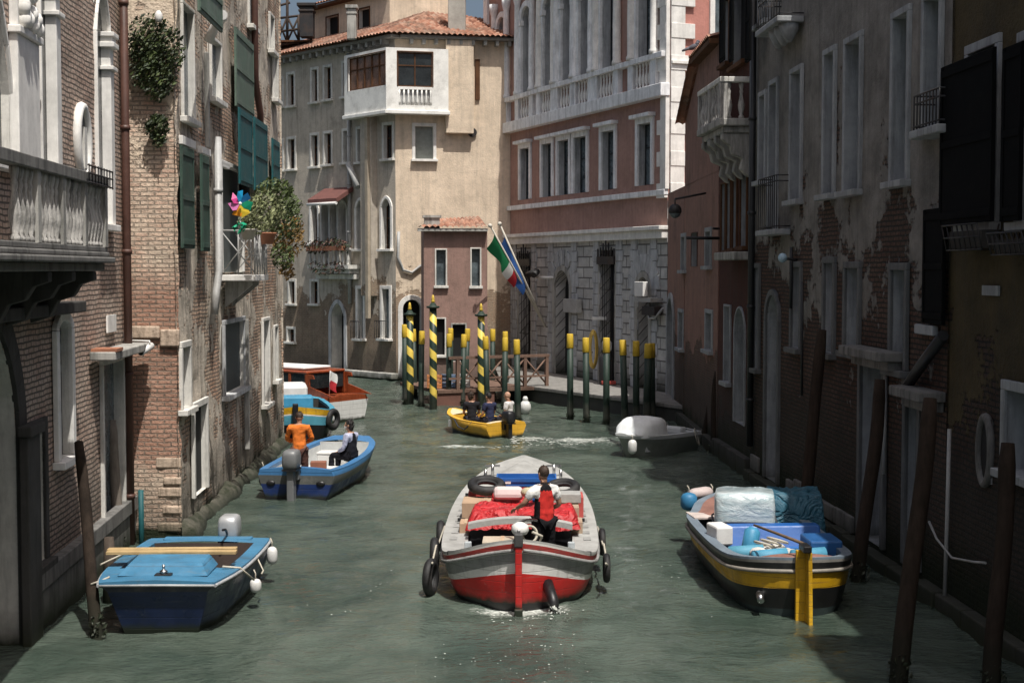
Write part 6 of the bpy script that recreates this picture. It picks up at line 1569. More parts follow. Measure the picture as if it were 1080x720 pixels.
def outboard(root,c,col,s=1.0,tiller=True,dirn=-1):
    """outboard motor: cowl, leg and bracket; dirn is the way it hangs off the transom along local y"""
    mb=MB(); c=V(c)
    prof=[(-.17,-.02,.125),(-.2,.03,.15),(-.2,.12,.155),(-.2,.24,.15),(-.17,.30,.135),(-.12,.325,.10),(-.08,.33,.04)]
    b=len(mb.v); n=16
    for yo,z,r in prof:
        for i in range(n):
            a=2*PI*i/n; sx=math.copysign(abs(math.cos(a))**.42,math.cos(a)); sy=math.copysign(abs(math.sin(a))**.42,math.sin(a)); mb.v.append(c+V((sx*r*s*.95,dirn*.2*s+sy*r*s*1.35,z*s)))
    for k in range(len(prof)-1):
        for i in range(n): mb.face((b+k*n+i,b+k*n+(i+1)%n,b+(k+1)*n+(i+1)%n,b+(k+1)*n+i),0,None,True)
    mb.face([b+(len(prof)-1)*n+i for i in range(n)],0,None,True); mb.face([b+i for i in reversed(range(n))],0)
    o=mb.build('outboard_motor',col,root)
    mb=MB(); mb.box(c+V((0,dirn*.2*s,-.03*s)),(.27*s,.38*s,.03*s)); mb.build('trim_band',BLK,o)
    mb=MB(); mb.box(c+V((0,dirn*.22*s,-.35*s)),(.13*s,.2*s,.62*s)); mb.box(c+V((0,dirn*.05*s,-.12*s)),(.22*s,.16*s,.24*s)); mb.build('leg',col,o,bevel=.02)
    if tiller: mb=MB(); mb.tube([c+V((0,0,.1*s)),c+V((.03,-dirn*.25*s,.2*s)),c+V((.05,-dirn*.55*s,.25*s))],[.02,.022,.02],7); mb.build('tiller',BLK,o)
    return o
def tyre(label,c,Rr,r,axis,group,mat=RUB):
    t_=thing('tyre',label,'tyre',tuple(c),0,group); mb=MB(); mb.torus((0,0,0),Rr,r,axis,26,10); mb.build('tread',mat,t_)
    mb=MB(); mb.torus((0,0,0),Rr-r*.75,r*.45,axis,26,8); mb.build('inner_rim',pm('tyre_inside',(.03,.03,.032),.7),t_); return t_
# ---- red cargo barge
sA_=W(547,643.5); bA=on_z(552.5,484,.95); yaw=rot_to(V((sA_.x,sA_.y,0)),V((bA.x,bA.y,0))); LR=(V((bA.x,bA.y,0))-V((sA_.x,sA_.y,0))).length
rR_=thing('cargo_barge','red and white motor barge with grey decks heading away, man at the tiller','barge',(sA_.x,sA_.y,-.0),yaw)
def red_st(y,hw,sheer):
    k=max(0,min(1,(sheer-.62)/.45)) if y<2 else 0
    zs=[-.3,.07,.24+.30*k,.30+.40*k,.475+.38*k,.495+.40*k,.585*(1-k)+1.0*k,.605*(1-k)+1.03*k]
    f=sheer/(.605*(1-k)+1.03*k) if y>=2 else 1
    zs=[z if i<2 else z*f for i,z in enumerate(zs)]
    fx=[.60,.86,.93,.945,.975,.995,1.0,1.01]
    rake=[.25,.10,.06,.05,.02,.0,.0,.0]
    e=1 if y>LR*.8 else 0
    return [(hw*a,y+(r_*1.0 if y<.6 else 0)-(LR-y<1.2)*r_*3.0,z) for a,r_,z in zip(fx,rake,zs)]
sts=[red_st(*q) for q in ((0,.05,1.06),(.12,.42,.98),(.40,.85,.82),(.85,1.12,.68),(1.6,1.22,.62),(3.0,1.27,.60),(5.2,1.27,.60),(LR*.72,1.17,.66),(LR*.84,.95,.77),(LR*.93,.58,.90),(LR,.04,1.0))]
sts=smooth_sts(sts,3)
RUBS=pm('trim_white',(.68,.66,.62),.5,.2,3,.1)
ys_=[s[-1][1] for s in sts]; ya=min(ys_,key=lambda q:abs(q-.42)); yf=min(ys_,key=lambda q:abs(q-LR*.60))
DKD=pm('dark_hold',(.035,.032,.03),.8,.3)
hull=shell(rR_,sts,[BLK,REDP,WHP,GRP,RUBS,RED2],[0,1,2,3,4,5,4],gw=.42,floor=.12,gm=LGR,im=DKD,fm=DKD,yf=yf,ya=ya,camber=.10,deckm=LGR)
mb=MB()
for sg in (1,-1): mb.tube([V((sg*(s[5][0]+.015),s[5][1],s[5][2])) for s in sts],.028,6)
mb.build('rubbing_strake',GRP,rR_)
mb=MB(); mb.box((0,-.10,.42),(.10,.12,1.1)); mb.box((0,-.13,-.06),(.12,.16,.24)); rd=mb.build('rudder',REDP,rR_,bevel=.015)
mb=MB(); mb.box((0,-.10,1.06),(.13,.16,.2)); mb.build('rudder_head',pm('dark_grey_metal',(.06,.06,.06),.5),rd,bevel=.02)
mb=MB(); mb.tube([(0,-.08,1.17),(.02,.15,1.27),(.10,.5,1.25),(.26,.85,1.18)],[.025,.025,.022,.02],8); mb.build('tiller',CHR,rd)
mb=MB(); mb.lathe((.02,.06,1.12),[(.1,0),(.13,.05),(.12,.13),(.05,.17)],12); mb.build('stern_lamp',WHITE,rR_)
mb=MB(); mb.torus((.16,.14,1.10),.12,.02,(.5,-1,.2),18,6); mb.tube([(.1,.1,1.0),(.3,.2,.95),(.34,.1,1.08),(.2,.05,1.15)],.02,6); mb.build('coiled_rope',ROPE,rR_)
for sx in (-.5,.5):
    mb=MB(); mb.ball((sx*.95,.28,.72),.045,8); mb.build('hull_vent',BLK,rR_)
mb=MB(); mb.tube([(.42,.25,.36),(.50,.02,.16),(.53,-.08,.04)],[.085,.08,.07],10); mb.build('exhaust_pipe',BLK,rR_)
# cross beam and cargo well
yb_=2.05
mb=MB(); n=12
for i in range(n):
    x0=-.84+1.68*i/n; x1=-.84+1.68*(i+1)/n; c=lambda x:.90+.10*(1-(x/.84)**2); mb.hexa([V((x0,yb_,c(x0)-.09)),V((x1,yb_,c(x1)-.09)),V((x1,yb_+.22,c(x1)-.09)),V((x0,yb_+.22,c(x0)-.09)),V((x0,yb_,c(x0))),V((x1,yb_,c(x1))),V((x1,yb_+.22,c(x1))),V((x0,yb_+.22,c(x0)))])
mb.build('cross_beam',LGR,rR_)
for sx in (-.80,.80):
    mb=MB(); mb.box((sx,1.25,.5),(.11,.07,.55)); mb.box((sx*.98,1.35,.52),(.2,.3,.05)); mb.build('fuel_can' if False else 'seat_post',pm('pale_blue_grey',(.42,.46,.48),.5),rR_,bevel=.015)
mb=MB(); mb.box((0,2.45,.45),(1.65,.05,.66)); mb.build('bulkhead',BLK,rR_)
for sx in (-1,1):
    for y in (.75,3.6,6.3):
        mb=MB(); mb.box((sx*.98,y,.70),(.22,.06,.05)); mb.box((sx*.98,y,.66),(.06,.1,.1)); mb.build('cleat',BLK,rR_)
    for k in range(7):
        mb=MB(); mb.box((sx*(1.08+.0*k),2.2+k*.55,.6445),(.12,.22,.006)); mb.build('deck_plate',pm('deck_mark',(.3,.3,.29),.6),rR_)
mb=MB()
for x in (-1,1):
    mb.cyl((x*.62,LR*.84,.8),(x*.62,LR*.84,1.05),.03,n=6); mb.box((x*.62,LR*.84,1.02),(.3,.04,.04)); mb.cyl((x*.75,LR*.8,.75),(x*.75,LR*.8,1.0),.03,n=6)
mb.build('bollard',CHR,rR_)
RM=Matrix.Translation((sA_.x,sA_.y,0))@Matrix.Rotation(yaw,4,'Z')
def onb(p,Mx=RM): return Mx@V(p)
def cargo(name,label,cat,p,size,mat,rz=0,lid=None,bev=.015,group=None,Mx=RM,yaw_=None):
    o=thing(name,label,cat,tuple(onb(p,Mx)),(yaw if yaw_ is None else yaw_)+rz,group); mb=MB(); mb.box((0,0,size[2]/2),size); mb.build('body',mat,o,bevel=bev)
    if lid: mb=MB(); mb.box((0,0,size[2]+.02),(size[0]*1.04,size[1]*1.04,.04)); mb.build('lid',lid,o,bevel=.01)
    return o
CARD=pm('cardboard',(.42,.29,.19),.85,.15,3,.2); CARD2=pm('worn_cardboard',(.38,.28,.20),.85,.2,3,.2); BEIGE=pm('beige_plastic',(.46,.40,.31),.6,.15)
def carton(label,p,size,mat,rz=0):
    o=thing('cardboard_box',label,'box',tuple(onb(p)),yaw+rz,None); mb=MB(); mb.box((0,0,size[2]/2),size); mb.build('carton',mat,o,bevel=.01)
    mb=MB(); mb.box((0,0,size[2]+.003),(.06,size[1],.004)); mb.build('tape',pm('tape',(.55,.42,.28),.4),o); return o
carton('beige cardboard box with small marks standing in the barge cockpit','' if False else (-.28,1.75,.14),(.62,.5,.58),BEIGE)
carton('wide cardboard box under the black tyre on the left of the barge',(-.62,4.0,.50),(.80,.7,.48),CARD); carton('cardboard box right of the boatman under the right tyre',(.74,3.75,.52),(.5,.6,.42),CARD2)
carton('small cardboard box at the right edge of the red tarpaulin',(.90,2.9,.55),(.25,.45,.28),CARD2); carton('small cardboard box at the left edge of the red tarpaulin',(-.90,2.9,.55),(.22,.45,.25),CARD)
# red tarpaulin over the load
def cloth_sheet(name,col,rough):
    t=NT(name); o=t.obj(); a=t.noise(o,3.5,6,.7,.6); b=t.math('ABSOLUTE',t.math('SUBTRACT',t.noise(t.mapv(o,(1,1.6,1)),3.0,3,.5,.8),.5))
    c=t.mix(t.rng(a,.3,.7),dk(col,.7),dk(col,1.2)); c=t.mix(t.math('MULTIPLY',t.rng(t.noise(o,6,5,.7),.55,.75),.5),c,dk(col,.5))
    return t.fin(c,rough,t.bump(t.math('ADD',t.math('MULTIPLY',a,1.2),t.rng(b,0,.09)),.7,.05))
def tarp(label,M_,x0,x1,y0,y1,zf,mat,drop=.25,seed=0,nx=34,ny=20):
    o=thing('tarpaulin',label,'tarpaulin',tuple((M_@V(((x0+x1)/2,(y0+y1)/2,zf))).to_tuple()),0); mb=MB(); b=len(mb.v); loc=o.location
    for j in range(ny+1):
        for i in range(nx+1):
            s=i/nx; t_=j/ny; x=x0+(x1-x0)*s; y=y0+(y1-y0)*t_; e=min(s,1-s,t_*.8,(1-t_)*.8); z=zf+.05*noise.noise(V((x*2.4+seed,y*2.6,1)))+.09*(.35-abs(noise.noise(V((x*3.1+seed+y*1.3,y*2-x*.8,3)))))+.045*(.3-abs(noise.noise(V((x*7.5-y*3+seed,y*6+x*2,5)))))-drop*max(0,1-e/.07)**1.2
            y-= .06*max(0,1-t_/.1); mb.v.append((M_@V((x,y,z)))-loc)
    for j in range(ny):
        for i in range(nx): mb.face((b+j*(nx+1)+i,b+j*(nx+1)+i+1,b+(j+1)*(nx+1)+i+1,b+(j+1)*(nx+1)+i),0,None,True)
    mb.build('sheet',mat,o); return o
TARP=cloth_sheet('red_tarpaulin',(.45,.018,.022),.5)
tarp('crumpled red tarpaulin across the load of the barge',RM,-.90,.98,2.42,3.55,1.00,TARP,.28,1,64,36)
tarp('small red tarpaulin folded behind the pale cushion on the barge',RM,-.55,.2,3.7,4.6,1.08,TARP,.3,5,16,10)
cargo('plastic_tub','red plastic tub under the left tyre of the barge','tub',(-.45,4.75,.62),(1.0,.5,.42),pm('pale_red_plastic',(.5,.07,.06),.5)); cargo('plastic_tub','red plastic tub at the right side under the right tyre','tub',(.88,4.5,.60),(.42,.6,.40),pm('pink_red_plastic',(.52,.09,.08),.5))
# blue crates
def crate(label,p,size,mat):
    o=thing('crate',label,'crate',tuple(onb(p)),yaw); w_,d_,h_=size; mb=MB(); mb.box((0,0,.02),(w_,d_,.03))
    for sx in (-1,1): mb.box((sx*(w_/2-.015),0,h_/2),(.03,d_,h_)); 
    for sy in (-1,1): mb.box((0,sy*(d_/2-.015),h_/2),(w_-.062,.03,h_))
    mb.box((0,-d_/2-.008,h_-.04),(w_*1.02,.03,.06)); mb.box((0,-d_/2-.008,h_*.45),(w_*1.0,.02,.03))
    mb.build('crate_body',mat,o)
    mb=MB(); 
    for sx in (-.3,.3): mb.box((sx*w_,-d_/2-.017,h_*.68),(.1,.012,.05))
    parts(mb,'label',WHITE,o); return o
BLUP=pm('blue_plastic',(.018,.11,.36),.45,.15,3)
crate('lower blue plastic crate behind the cushion on the barge',(.05,5.3,.72),(1.15,.6,.24),BLUP); crate('blue plastic crate stacked on top of the lower blue crate',(.08,5.33,.965),(1.1,.58,.24),BLUP)
o=thing('cushion','pale pinkish white cushion on the red tarpaulin','cushion',tuple(onb((-.22,3.55,1.16))),yaw); mb=MB(); mb.box((0,0,0),(.50,.30,.22),0,0,R(-18)); mb.build('cover',pm('cushion_cloth',(.62,.53,.52),.9,.1),o,bevel=.07)
o=thing('sack','cream and black bundled sack left of the boatman','sack',tuple(onb((.32,3.35,1.22))),yaw); mb=MB()
random.seed(2)
for k in range(7): mb.ball((random.uniform(-.22,.22),random.uniform(-.1,.1),random.uniform(-.07,.09)),(random.uniform(.1,.17),.12,random.uniform(.07,.12)),10)
mb.build('cloth',cloth('cream_sack',(.45,.40,.27)),o); mb=MB(); mb.ball((-.04,-.10,.05),(.16,.1,.05),12); mb.build('dark_fold',BLK,o)
tyre('black tyre lying on the load at the left of the barge',onb((-.62,4.45,1.16)),.26,.085,(0.05,-.25,1),'tyres carried on the barge'); tyre('black tyre lying behind the boatman on the right of the barge',onb((.72,4.65,1.08)),.25,.08,(-.1,-.3,1),'tyres carried on the barge')
cargo('white_rack','white wire basket behind the boatman on the right','basket',(.78,3.95,.96),(.5,.4,.16),LGR)
# tyres hung as fenders
tyre('lowest tyre fender with a yellowish inside hung at the left stern of the barge',onb((-1.36,.95,.28)),.22,.075,(1,-.2,0),'tyre fenders along the barge'); tyre('tyre fender hung at the left side above the stern one of the barge',onb((-1.38,2.1,.40)),.21,.07,(1,0,0),'tyre fenders along the barge'); tyre('third tyre fender hung farther forward on the left of the barge',onb((-1.38,3.6,.42)),.20,.07,(1,0,0),'tyre fenders along the barge')
tyre('tyre fender hung at the right stern of the barge',onb((1.35,1.3,.36)),.18,.052,(1,0,0),'tyre fenders along the barge'); tyre('tyre fender hung at the right side amidships of the barge',onb((1.36,3.0,.44)),.18,.052,(1,0,0),'tyre fenders along the barge')
mb=MB()
for sg in (1,-1): mb.tube([V((sg*1.3,.5,.6)),V((sg*1.36,1.2,.42)),V((sg*1.34,2.0,.6)),V((sg*1.36,2.6,.45)),V((sg*1.30,3.4,.62))],.016,5)
parts(mb,'rope',ROPE,rR_)
# boatman
hp=onb((.38,1.55,.13))
a_=.95
person('boatman in white T-shirt and red life vest with black sides, hand on the tiller',(hp.x,hp.y,.13),yaw+R(28),
   stand(elL=(-.33,.05,1.20),wrL=(-.34,.29,1.10),elR=(.27,-.02,1.16),wrR=(.10,.20,1.02),shL=(-.195,.0,1.42)),HAIR_B,cloth('white_tshirt',(.74,.74,.72)),cloth('black_trousers',(.012,.012,.014)),SKIN2,'short',vest=cloth('red_vest',(.55,.035,.03)),vest_side=cloth('black_vest_side',(.012,.012,.014)),headrot=R(6))
# splash at the exhaust
mb=MB(); random.seed(3)
for k in range(60):
    t_=random.random(); p=V((.53+random.gauss(0,.03+.04*t_),-.12-random.random()*.08,.10-.1*t_)); mb.ball(onb(p),random.uniform(.006,.018),5)
so_=mb.build('splash',FOAM); tag(so_,'small white splash of water falling from the barge exhaust','splash',kind='stuff')
cargo('black_plate','dark hatch plate on the right stern deck of the barge','plate',(.62,.95,.64),(.5,.22,.03),BLK,R(-18))

# ---- blue pram boat at the left
f0=W(166,672); r0=on_z(221,570,.62); 
bl_yaw=rot_to(V((f0.x,f0.y,0)),V((r0.x,r0.y,0))); LB=(V((r0.x,r0.y,0))-V((f0.x,f0.y,0))).length
rb_=thing('motorboat','light blue open motorboat with dark navy blunt bow moored at the left','boat',(f0.x,f0.y,0),bl_yaw)
NAVY=hull_paint('navy_hull',(.008,.020,.072),.35,.4,(.07,.08,.10),.4); SKYB=hull_paint('sky_blue_deck',(.048,.18,.31),.5,.18,(.13,.17,.19),.45,False); SKYD=pm('worn_side',(.03,.035,.05),.5,.3,2,.2,dirt=(.15,.14,.12),damt=.8)
def bst(y,hw,sh,b=.75,rk=0): return [(hw*b*.9,y+rk,-.2),(hw*b,y+rk*.7,.06),(hw*(b+.13),y+rk*.4,sh*.55),(hw*(b+.2),y+rk*.1,sh*.86),(hw,y,sh)]
s_=[bst(0,.78,.72,.66,.30),bst(.25,.84,.72,.68,.2),bst(1.0,.95,.70,.76,.0),bst(2.2,.99,.66,.8),bst(3.6,.97,.62,.84),bst(LB,.90,.62,.86)]
s_=smooth_sts(s_,3); yy=[q[-1][1] for q in s_]; ya=min(yy,key=lambda q:abs(q-1.15)); yf=min(yy,key=lambda q:abs(q-(LB-.25)))
shell(rb_,s_,[NAVY,NAVY,SKYD,SKYB],[0,1,1,2],gw=.20,floor=.12,gm=SKYB,im=pm('brown_inside',(.07,.05,.042),.8,.3),yf=yf,ya=ya,camber=.03,deckm=SKYB)
mb=MB(); pz=.755; mb.prism([V((-.62,.35,pz)),V((.62,.35,pz)),V((.60,1.15,pz)),V((-.60,1.15,pz))],(0,0,.02)); b=len(mb.v)
mb.v+=[V(p) for p in ((-.62,.33,pz+.02),(.62,.33,pz+.02),(.62,1.12,pz+.02),(-.62,1.12,pz+.02),(-.5,.55,pz+.15),(.5,.55,pz+.15),(.5,1.12,pz+.17),(-.5,1.12,pz+.17))]
for q in ((4,5,6,7),(0,1,5,4),(1,2,6,5),(2,3,7,6),(3,0,4,7)): mb.face([b+i for i in q])
mb.build('cabin_top',SKYB,rb_,bevel=.02)
mb=MB(); mb.box((.02,.36,.79),(.24,.2,.04)); ht=mb.build('hatch',BLK,rb_,bevel=.02); mb=MB(); mb.lathe((.02,.33,.81),[(.05,0),(.06,.03),(.03,.05)],12); mb.tube([(.02,.33,.85),(.02,.33,.93)],.02,6); mb.build('cleat',CHR,ht)
mb=MB()
for sg in (1,-1): mb.tube([V((sg*(q[-1][0]+.01),q[-1][1],q[-1][2]-.01)) for q in s_],.025,6)
mb.tube([V((-.78,0,.71)),V((0,-.0,.715)),V((.78,0,.71))],.02,6); mb.build('rubbing_strake',pm('steel_trim',(.4,.41,.42),.4),rb_)
mb=MB(); mb.box((0,LB-.1,.67),(1.4,.2,.05)); mb.build('stern_seat',SKYB,rb_,bevel=.015)
outboard(rb_,(.28,LB+.02,.62),pm('silver_cowl',(.42,.43,.44),.35,.1,3,.05,metal=.3),1.15,True,1)
MBm=Matrix.Translation((f0.x,f0.y,0))@Matrix.Rotation(bl_yaw,4,'Z'); ob=lambda p:MBm@V(p)
PLK=wood_mat('pale_plank',(.42,.29,.14),(.52,.38,.2),axis=(.04,1,1))
for k,(y,z,dx) in enumerate(((1.16,.935,-.05),(1.34,.94,-.08))):
    pk=thing('plank',('front plank of the pair laid across the blue motorboat','rear plank of the pair laid across the blue motorboat')[k],'plank',tuple(ob((dx,y,z))),bl_yaw+R(1.5*k)); mb=MB(); mb.box((0,0,0),(1.85,.15,.045)); mb.build('board',PLK,pk,bevel=.006)
FNW=pm('white_fender',(.66,.66,.64),.4,.15,4,.1,dirt=(.2,.2,.19))
fender('white fender hanging at the right stern corner of the blue motorboat',ob((1.08,LB-.5,.48)),.085,.28,FNW)
fender('round white fender roped to the right side of the blue motorboat',ob((1.08,1.55,.36)),.085,.2,FNW)
mb=MB(); mb.tube([(-.7,.25,.78),(-.8,.2,.74),(-.93,.15,.70)],.014,5); mb.tube([(-.7,LB-1.2,.7),(-.98,LB-1.7,.74),(-1.15,LB-2.2,.70)],.014,5); mb.tube([(.98,2.2,.68),(1.10,2.15,.45),(1.14,1.75,.5)],.013,5); mb.tube([(.72,.9,.78),(.95,1.0,.74),(1.1,1.3,.5)],.016,5); parts(mb,'mooring_rope',ROPE,rb_)
wp=ob((-1.1,1.6,.0)); oc=thing('old_post_stub','short rotten post stub between the wall and the blue motorboat','post',(wp.x-.15,wp.y+.6,0)); mb=MB(); mb.tube([(0,0,-.5),(0.02,.03,.5),(.0,.05,.95)],[.11,.1,.07],9); mb.build('trunk',PW,oc)

# ---- yellow striped cargo boat at the right
s0_=W(845,650); b0_=V((3.98,26.0,0)); cy=rot_to(V((s0_.x,s0_.y,0)),b0_); LCg=(b0_-V((s0_.x,s0_.y,0))).length
rc_=thing('cargo_boat','black cargo boat with yellow stripe and yellow rudder moored at the right','boat',(s0_.x,s0_.y,0),cy)
YHP=hull_paint('yellow_hull_paint',(.60,.34,.012),.45,.3,(.22,.13,.04),.6,False); DKH=pm('dark_hull',(.012,.012,.012),.4,.3,2,.2,dirt=(.05,.045,.04)); GYH=pm('grey_bottom',(.035,.05,.05),.5,.3)
def cst(y,hw,sh,rk=0): return [(hw*.6,y+rk,-.25),(hw*.85,y+rk*.6,.08),(hw*.93,y+rk*.2,sh*.48),(hw*.975,y,sh*.76),(hw*.99,y,sh*.80),(hw,y,sh*.95),(hw*1.01,y,sh)]
s_=[cst(0,.06,.82,.2),cst(.14,.46,.80,.1),cst(.45,.79,.76),cst(1.0,.96,.72),cst(2.4,1.01,.68),cst(4.2,1.0,.68),cst(LCg*.80,.86,.72),cst(LCg*.92,.62,.80),cst(LCg,.05,.92)]
s_=smooth_sts(s_,3); yy=[q[-1][1] for q in s_]; ya=min(yy,key=lambda q:abs(q-.3)); yf=min(yy,key=lambda q:abs(q-LCg*.72))
shell(rc_,s_,[GYH,DKH,YHP,pm('brown_strake',(.16,.13,.10),.5),DKH,pm('grey_strake',(.22,.21,.19),.5)],[0,1,2,3,4,5],gw=.16,floor=.12,gm=pm('grey_blue_gunwale',(.16,.20,.24),.5,.25),im=pm('dark_inside',(.03,.035,.04),.8),yf=yf,ya=ya,camber=.05,deckm=pm('reddish_deck',(.26,.13,.10),.7,.3,3,.3))
mb=MB()
for sg in (1,-1): mb.tube([V((sg*(q[4][0]+.015),q[4][1],q[4][2])) for q in s_],.03,6)
mb.build('rubbing_strake',pm('worn_strake',(.24,.22,.19),.6,.3),rc_)
mb=MB(); mb.prism([V((.03,-.08,1.0)),V((.03,-.26,.98)),V((.03,-.34,-.12)),V((.03,-.08,-.12))],(.06,0,0)); mb.prism([V((-.10,-.02,.98)),V((.09,-.02,.98)),V((.13,-.02,-.1)),V((-.10,-.02,-.1))],(0,-.058,0)); rd=mb.build('rudder',YHP,rc_,bevel=.012)
mb=MB(); mb.box((.01,-.16,1.03),(.12,.32,.1)); mb.build('rudder_head',DKH,rd,bevel=.015)
mb=MB(); mb.tube([(0.01,-.05,1.07),(-.25,.45,1.12),(-.5,.95,1.16)],[.025,.022,.018],7); mb.build('tiller',wood_mat('tiller_wood',(.12,.08,.05),(.2,.14,.09)),rd)
mb=MB(); mb.ball((-.55,.28,.28),.05,8); mb.tube([(-.55,.25,.28),(-.56,.12,.2)],[.06,.05],8); mb.build('exhaust',CHR,rc_)
CM=Matrix.Translation((s0_.x,s0_.y,0))@Matrix.Rotation(cy,4,'Z'); oc_=lambda p:CM@V(p)
# wrapped pallet
pg_=thing('wrapped_pallet','tall load wrapped in whitish plastic film on the right cargo boat','pallet load',tuple(oc_((-.16,3.45,.20))),cy+R(-8))
t=NT('stretch_film'); o=t.obj(); wv=t.noise(t.mapv(o,(1.5,1.5,6)),3,6,.7); c=t.mix(t.rng(wv,.35,.65),(.33,.43,.46),(.62,.68,.69)); FILM=t.fin(c,.2,t.bump(t.noise(t.mapv(o,(1.2,1.2,2.2)),2.2,5,.6,1.0),.6,.06))
mb=MB(); n=10; b=len(mb.v)
for k in range(9):
    z=.0+1.08*k/8
    for i in range(28):
        a=2*PI*i/28; sx=math.copysign(abs(math.cos(a))**.35,math.cos(a))*.50; sy=math.copysign(abs(math.sin(a))**.35,math.sin(a))*.42; w_=1+.05*noise.noise(V((sx*3,sy*3+z*4,2)))-.05*(k==8); mb.v.append(V((sx*w_,sy*w_,z+.05*noise.noise(V((sx*4,sy*4,8)))*(k==8))))
for k in range(8):
    for i in range(28): mb.face((b+k*28+i,b+k*28+(i+1)%28,b+(k+1)*28+(i+1)%28,b+(k+1)*28+i),0,None,True)
mb.face([b+8*28+i for i in range(28)],0,None,True)
mb.build('film',FILM,pg_)
for z in (.25,.6):
    mb=MB(); mb.tube([(math.copysign(abs(math.cos(a))**.35,math.cos(a))*.53,math.copysign(abs(math.sin(a))**.35,math.sin(a))*.445,z+.02*math.sin(3*a)) for a in [2*PI*i/28 for i in range(28)]],.016,5,closed=True); mb.build('strap',ROPE_B,pg_)
mb=MB(); mb.box((.2,-.448,.4),(.16,.012,.2)); mb.build('label',WHITE,pg_); mb=MB(); mb.box((0,0,-.07),(1.0,.85,.12)); mb.build('pallet',PLK,pg_)
BT=pm('blue_tarp',(.02,.10,.28),.45,.2,3,.2); BT2=cloth_sheet('teal_blue_tarp',(.025,.11,.165),.5)
tarp('dark teal blue tarpaulin over the load behind the plastic wrapped pallet',CM@Matrix.Rotation(R(-8),4,'Z'),-.25,.78,3.95,4.9,1.12,BT2,.7,3,40,26)
bs=thing('blue_bench','blue painted engine cover board across the right cargo boat','cover',tuple(oc_((.15,2.55,.46))),cy+R(2)); mb=MB(); mb.hexa([V(p) for p in ((-.72,-.05,0),(.80,-.05,0),(.80,.35,0),(-.72,.35,0),(-.72,.14,.37),(.80,.14,.37),(.80,.40,.37),(-.72,.40,.37))]); mb.build('panel',pm('bright_blue_panel',(.012,.10,.36),.45,.15),bs,bevel=.03); mb=MB(); mb.box((.04,-.09,.03),(1.56,.1,.07)); mb.build('ledge',pm('bright_blue_ledge',(.02,.13,.40),.45,.15),bs,bevel=.02)
cargo('white_board','whitish flat board on the left of the right cargo boat','board',(-.74,4.3,.70),(.4,.6,.04),pm('pinkish_board',(.55,.47,.43),.7),R(6),None,.008,None,CM,cy)
random.seed(12)
jk=((-.55,1.3,(.09,.30,.42),'pale blue jerrycan lying at the left stern of the cargo boat'),(-.25,1.0,(.08,.3,.45),'light blue cylinder bag lying across the stern of the cargo boat'),(.35,1.05,(.07,.27,.40),'light blue rolled cover at the right stern of the cargo boat'))
for x,y,c,l in jk:
    o=thing('rolled_cover',l,'roll',tuple(oc_((x,y,.66))),cy+R(random.uniform(-20,20))); mb=MB(); mb.tube([(-.28,0,0),(-.26,0,.0),(.26,0,.02),(.28,0,.02)],[.05,.11,.12,.06],12); mb.build('roll',pm('roll_%d'%int(c[0]*100),c,.6,.2),o)
o=thing('bundle','heap of whitish cloth and rope in the stern of the right cargo boat','bundle',tuple(oc_((.1,1.5,.62))),cy); mb=MB()
for k in range(16): mb.ball((random.uniform(-.5,.4),random.uniform(-.35,.3),random.uniform(-.02,.08)),(random.uniform(.09,.2),random.uniform(.08,.16),random.uniform(.04,.09)),9,random.randrange(2))
mb.build('cloth',[cloth('dirty_white_cloth',(.5,.48,.43)),cloth('pale_cloth',(.62,.6,.56))],o)
mb=MB(); 
for k in range(3): mb.torus((-.3+.1*k,.1,.12+.03*k),.16,.018,(.3,.2,1),18,5)
mb.build('rope',ROPE,o)
o=thing('gas_bottle','upright light blue bottle beside the blue cover board','bottle',tuple(oc_((-.42,1.9,.5))),cy); mb=MB(); mb.tube([(0,0,0),(.03,.0,.06),(.1,.05,.38),(.12,.06,.44)],[.10,.13,.13,.06],12); mb.build('bottle',pm('roll_b',(.05,.25,.42),.5,.2),o)
cargo('wire_frame','small white rack at the left of the blue cover board','rack',(-.75,2.45,.6),(.28,.5,.3),WHITE,R(10),None,.03,None,CM,cy)
fender('round blue buoy fender at the left bow of the right cargo boat',oc_((-.80,5.3,.80)),.15,.32,pm('blue_buoy',(.03,.17,.33),.5,.2)); fender('white cylinder fender lying behind the blue buoy on the right cargo boat',oc_((-.55,5.6,.90)),.11,.5,pm('old_white',(.5,.42,.4),.6),None,(1,.3,.1))
cargo('dark_box','dark equipment box in the shade at the right stern of the cargo boat','box',(.68,1.6,.55),(.5,.7,.3),BT,0,None,.03,None,CM,cy)

# ---- blue boat with two people
s0_=W(312,527); b0_=on_z(371,463,.66); ty=rot_to(V((s0_.x,s0_.y,0)),V((b0_.x,b0_.y,0))); LT=(V((b0_.x,b0_.y,0))-V((s0_.x,s0_.y,0))).length
rt_=thing('motorboat','blue open motorboat with grey outboard carrying a man in orange and a masked woman','boat',(s0_.x,s0_.y,0),ty)
BH=hull_paint('bright_blue_hull',(.010,.028,.115),.4,.3,(.06,.07,.1),.4); BG=pm('blue_gunwale',(.05,.17,.36),.45,.2,2,.15); GYS=pm('grey_side',(.09,.095,.09),.5,.3,2,.2,dirt=(.3,.28,.25))
s_=[bst(0,.80,.62,.84),bst(.5,.88,.60,.84),bst(1.6,.95,.58,.82),bst(LT*.6,.95,.60,.8),bst(LT*.85,.78,.66,.7),bst(LT,.45,.72,.55,-.35)]
s_=smooth_sts(s_,3); yy=[q[-1][1] for q in s_]; ya=min(yy,key=lambda q:abs(q-.3)); yf=min(yy,key=lambda q:abs(q-LT*.88))
shell(rt_,s_,[BLK,BH,GYS,BG],[0,1,2,3],gw=.16,floor=.10,gm=BG,im=pm('white_inside',(.55,.56,.55),.6,.2,3),yf=yf,ya=ya,deckm=BG)
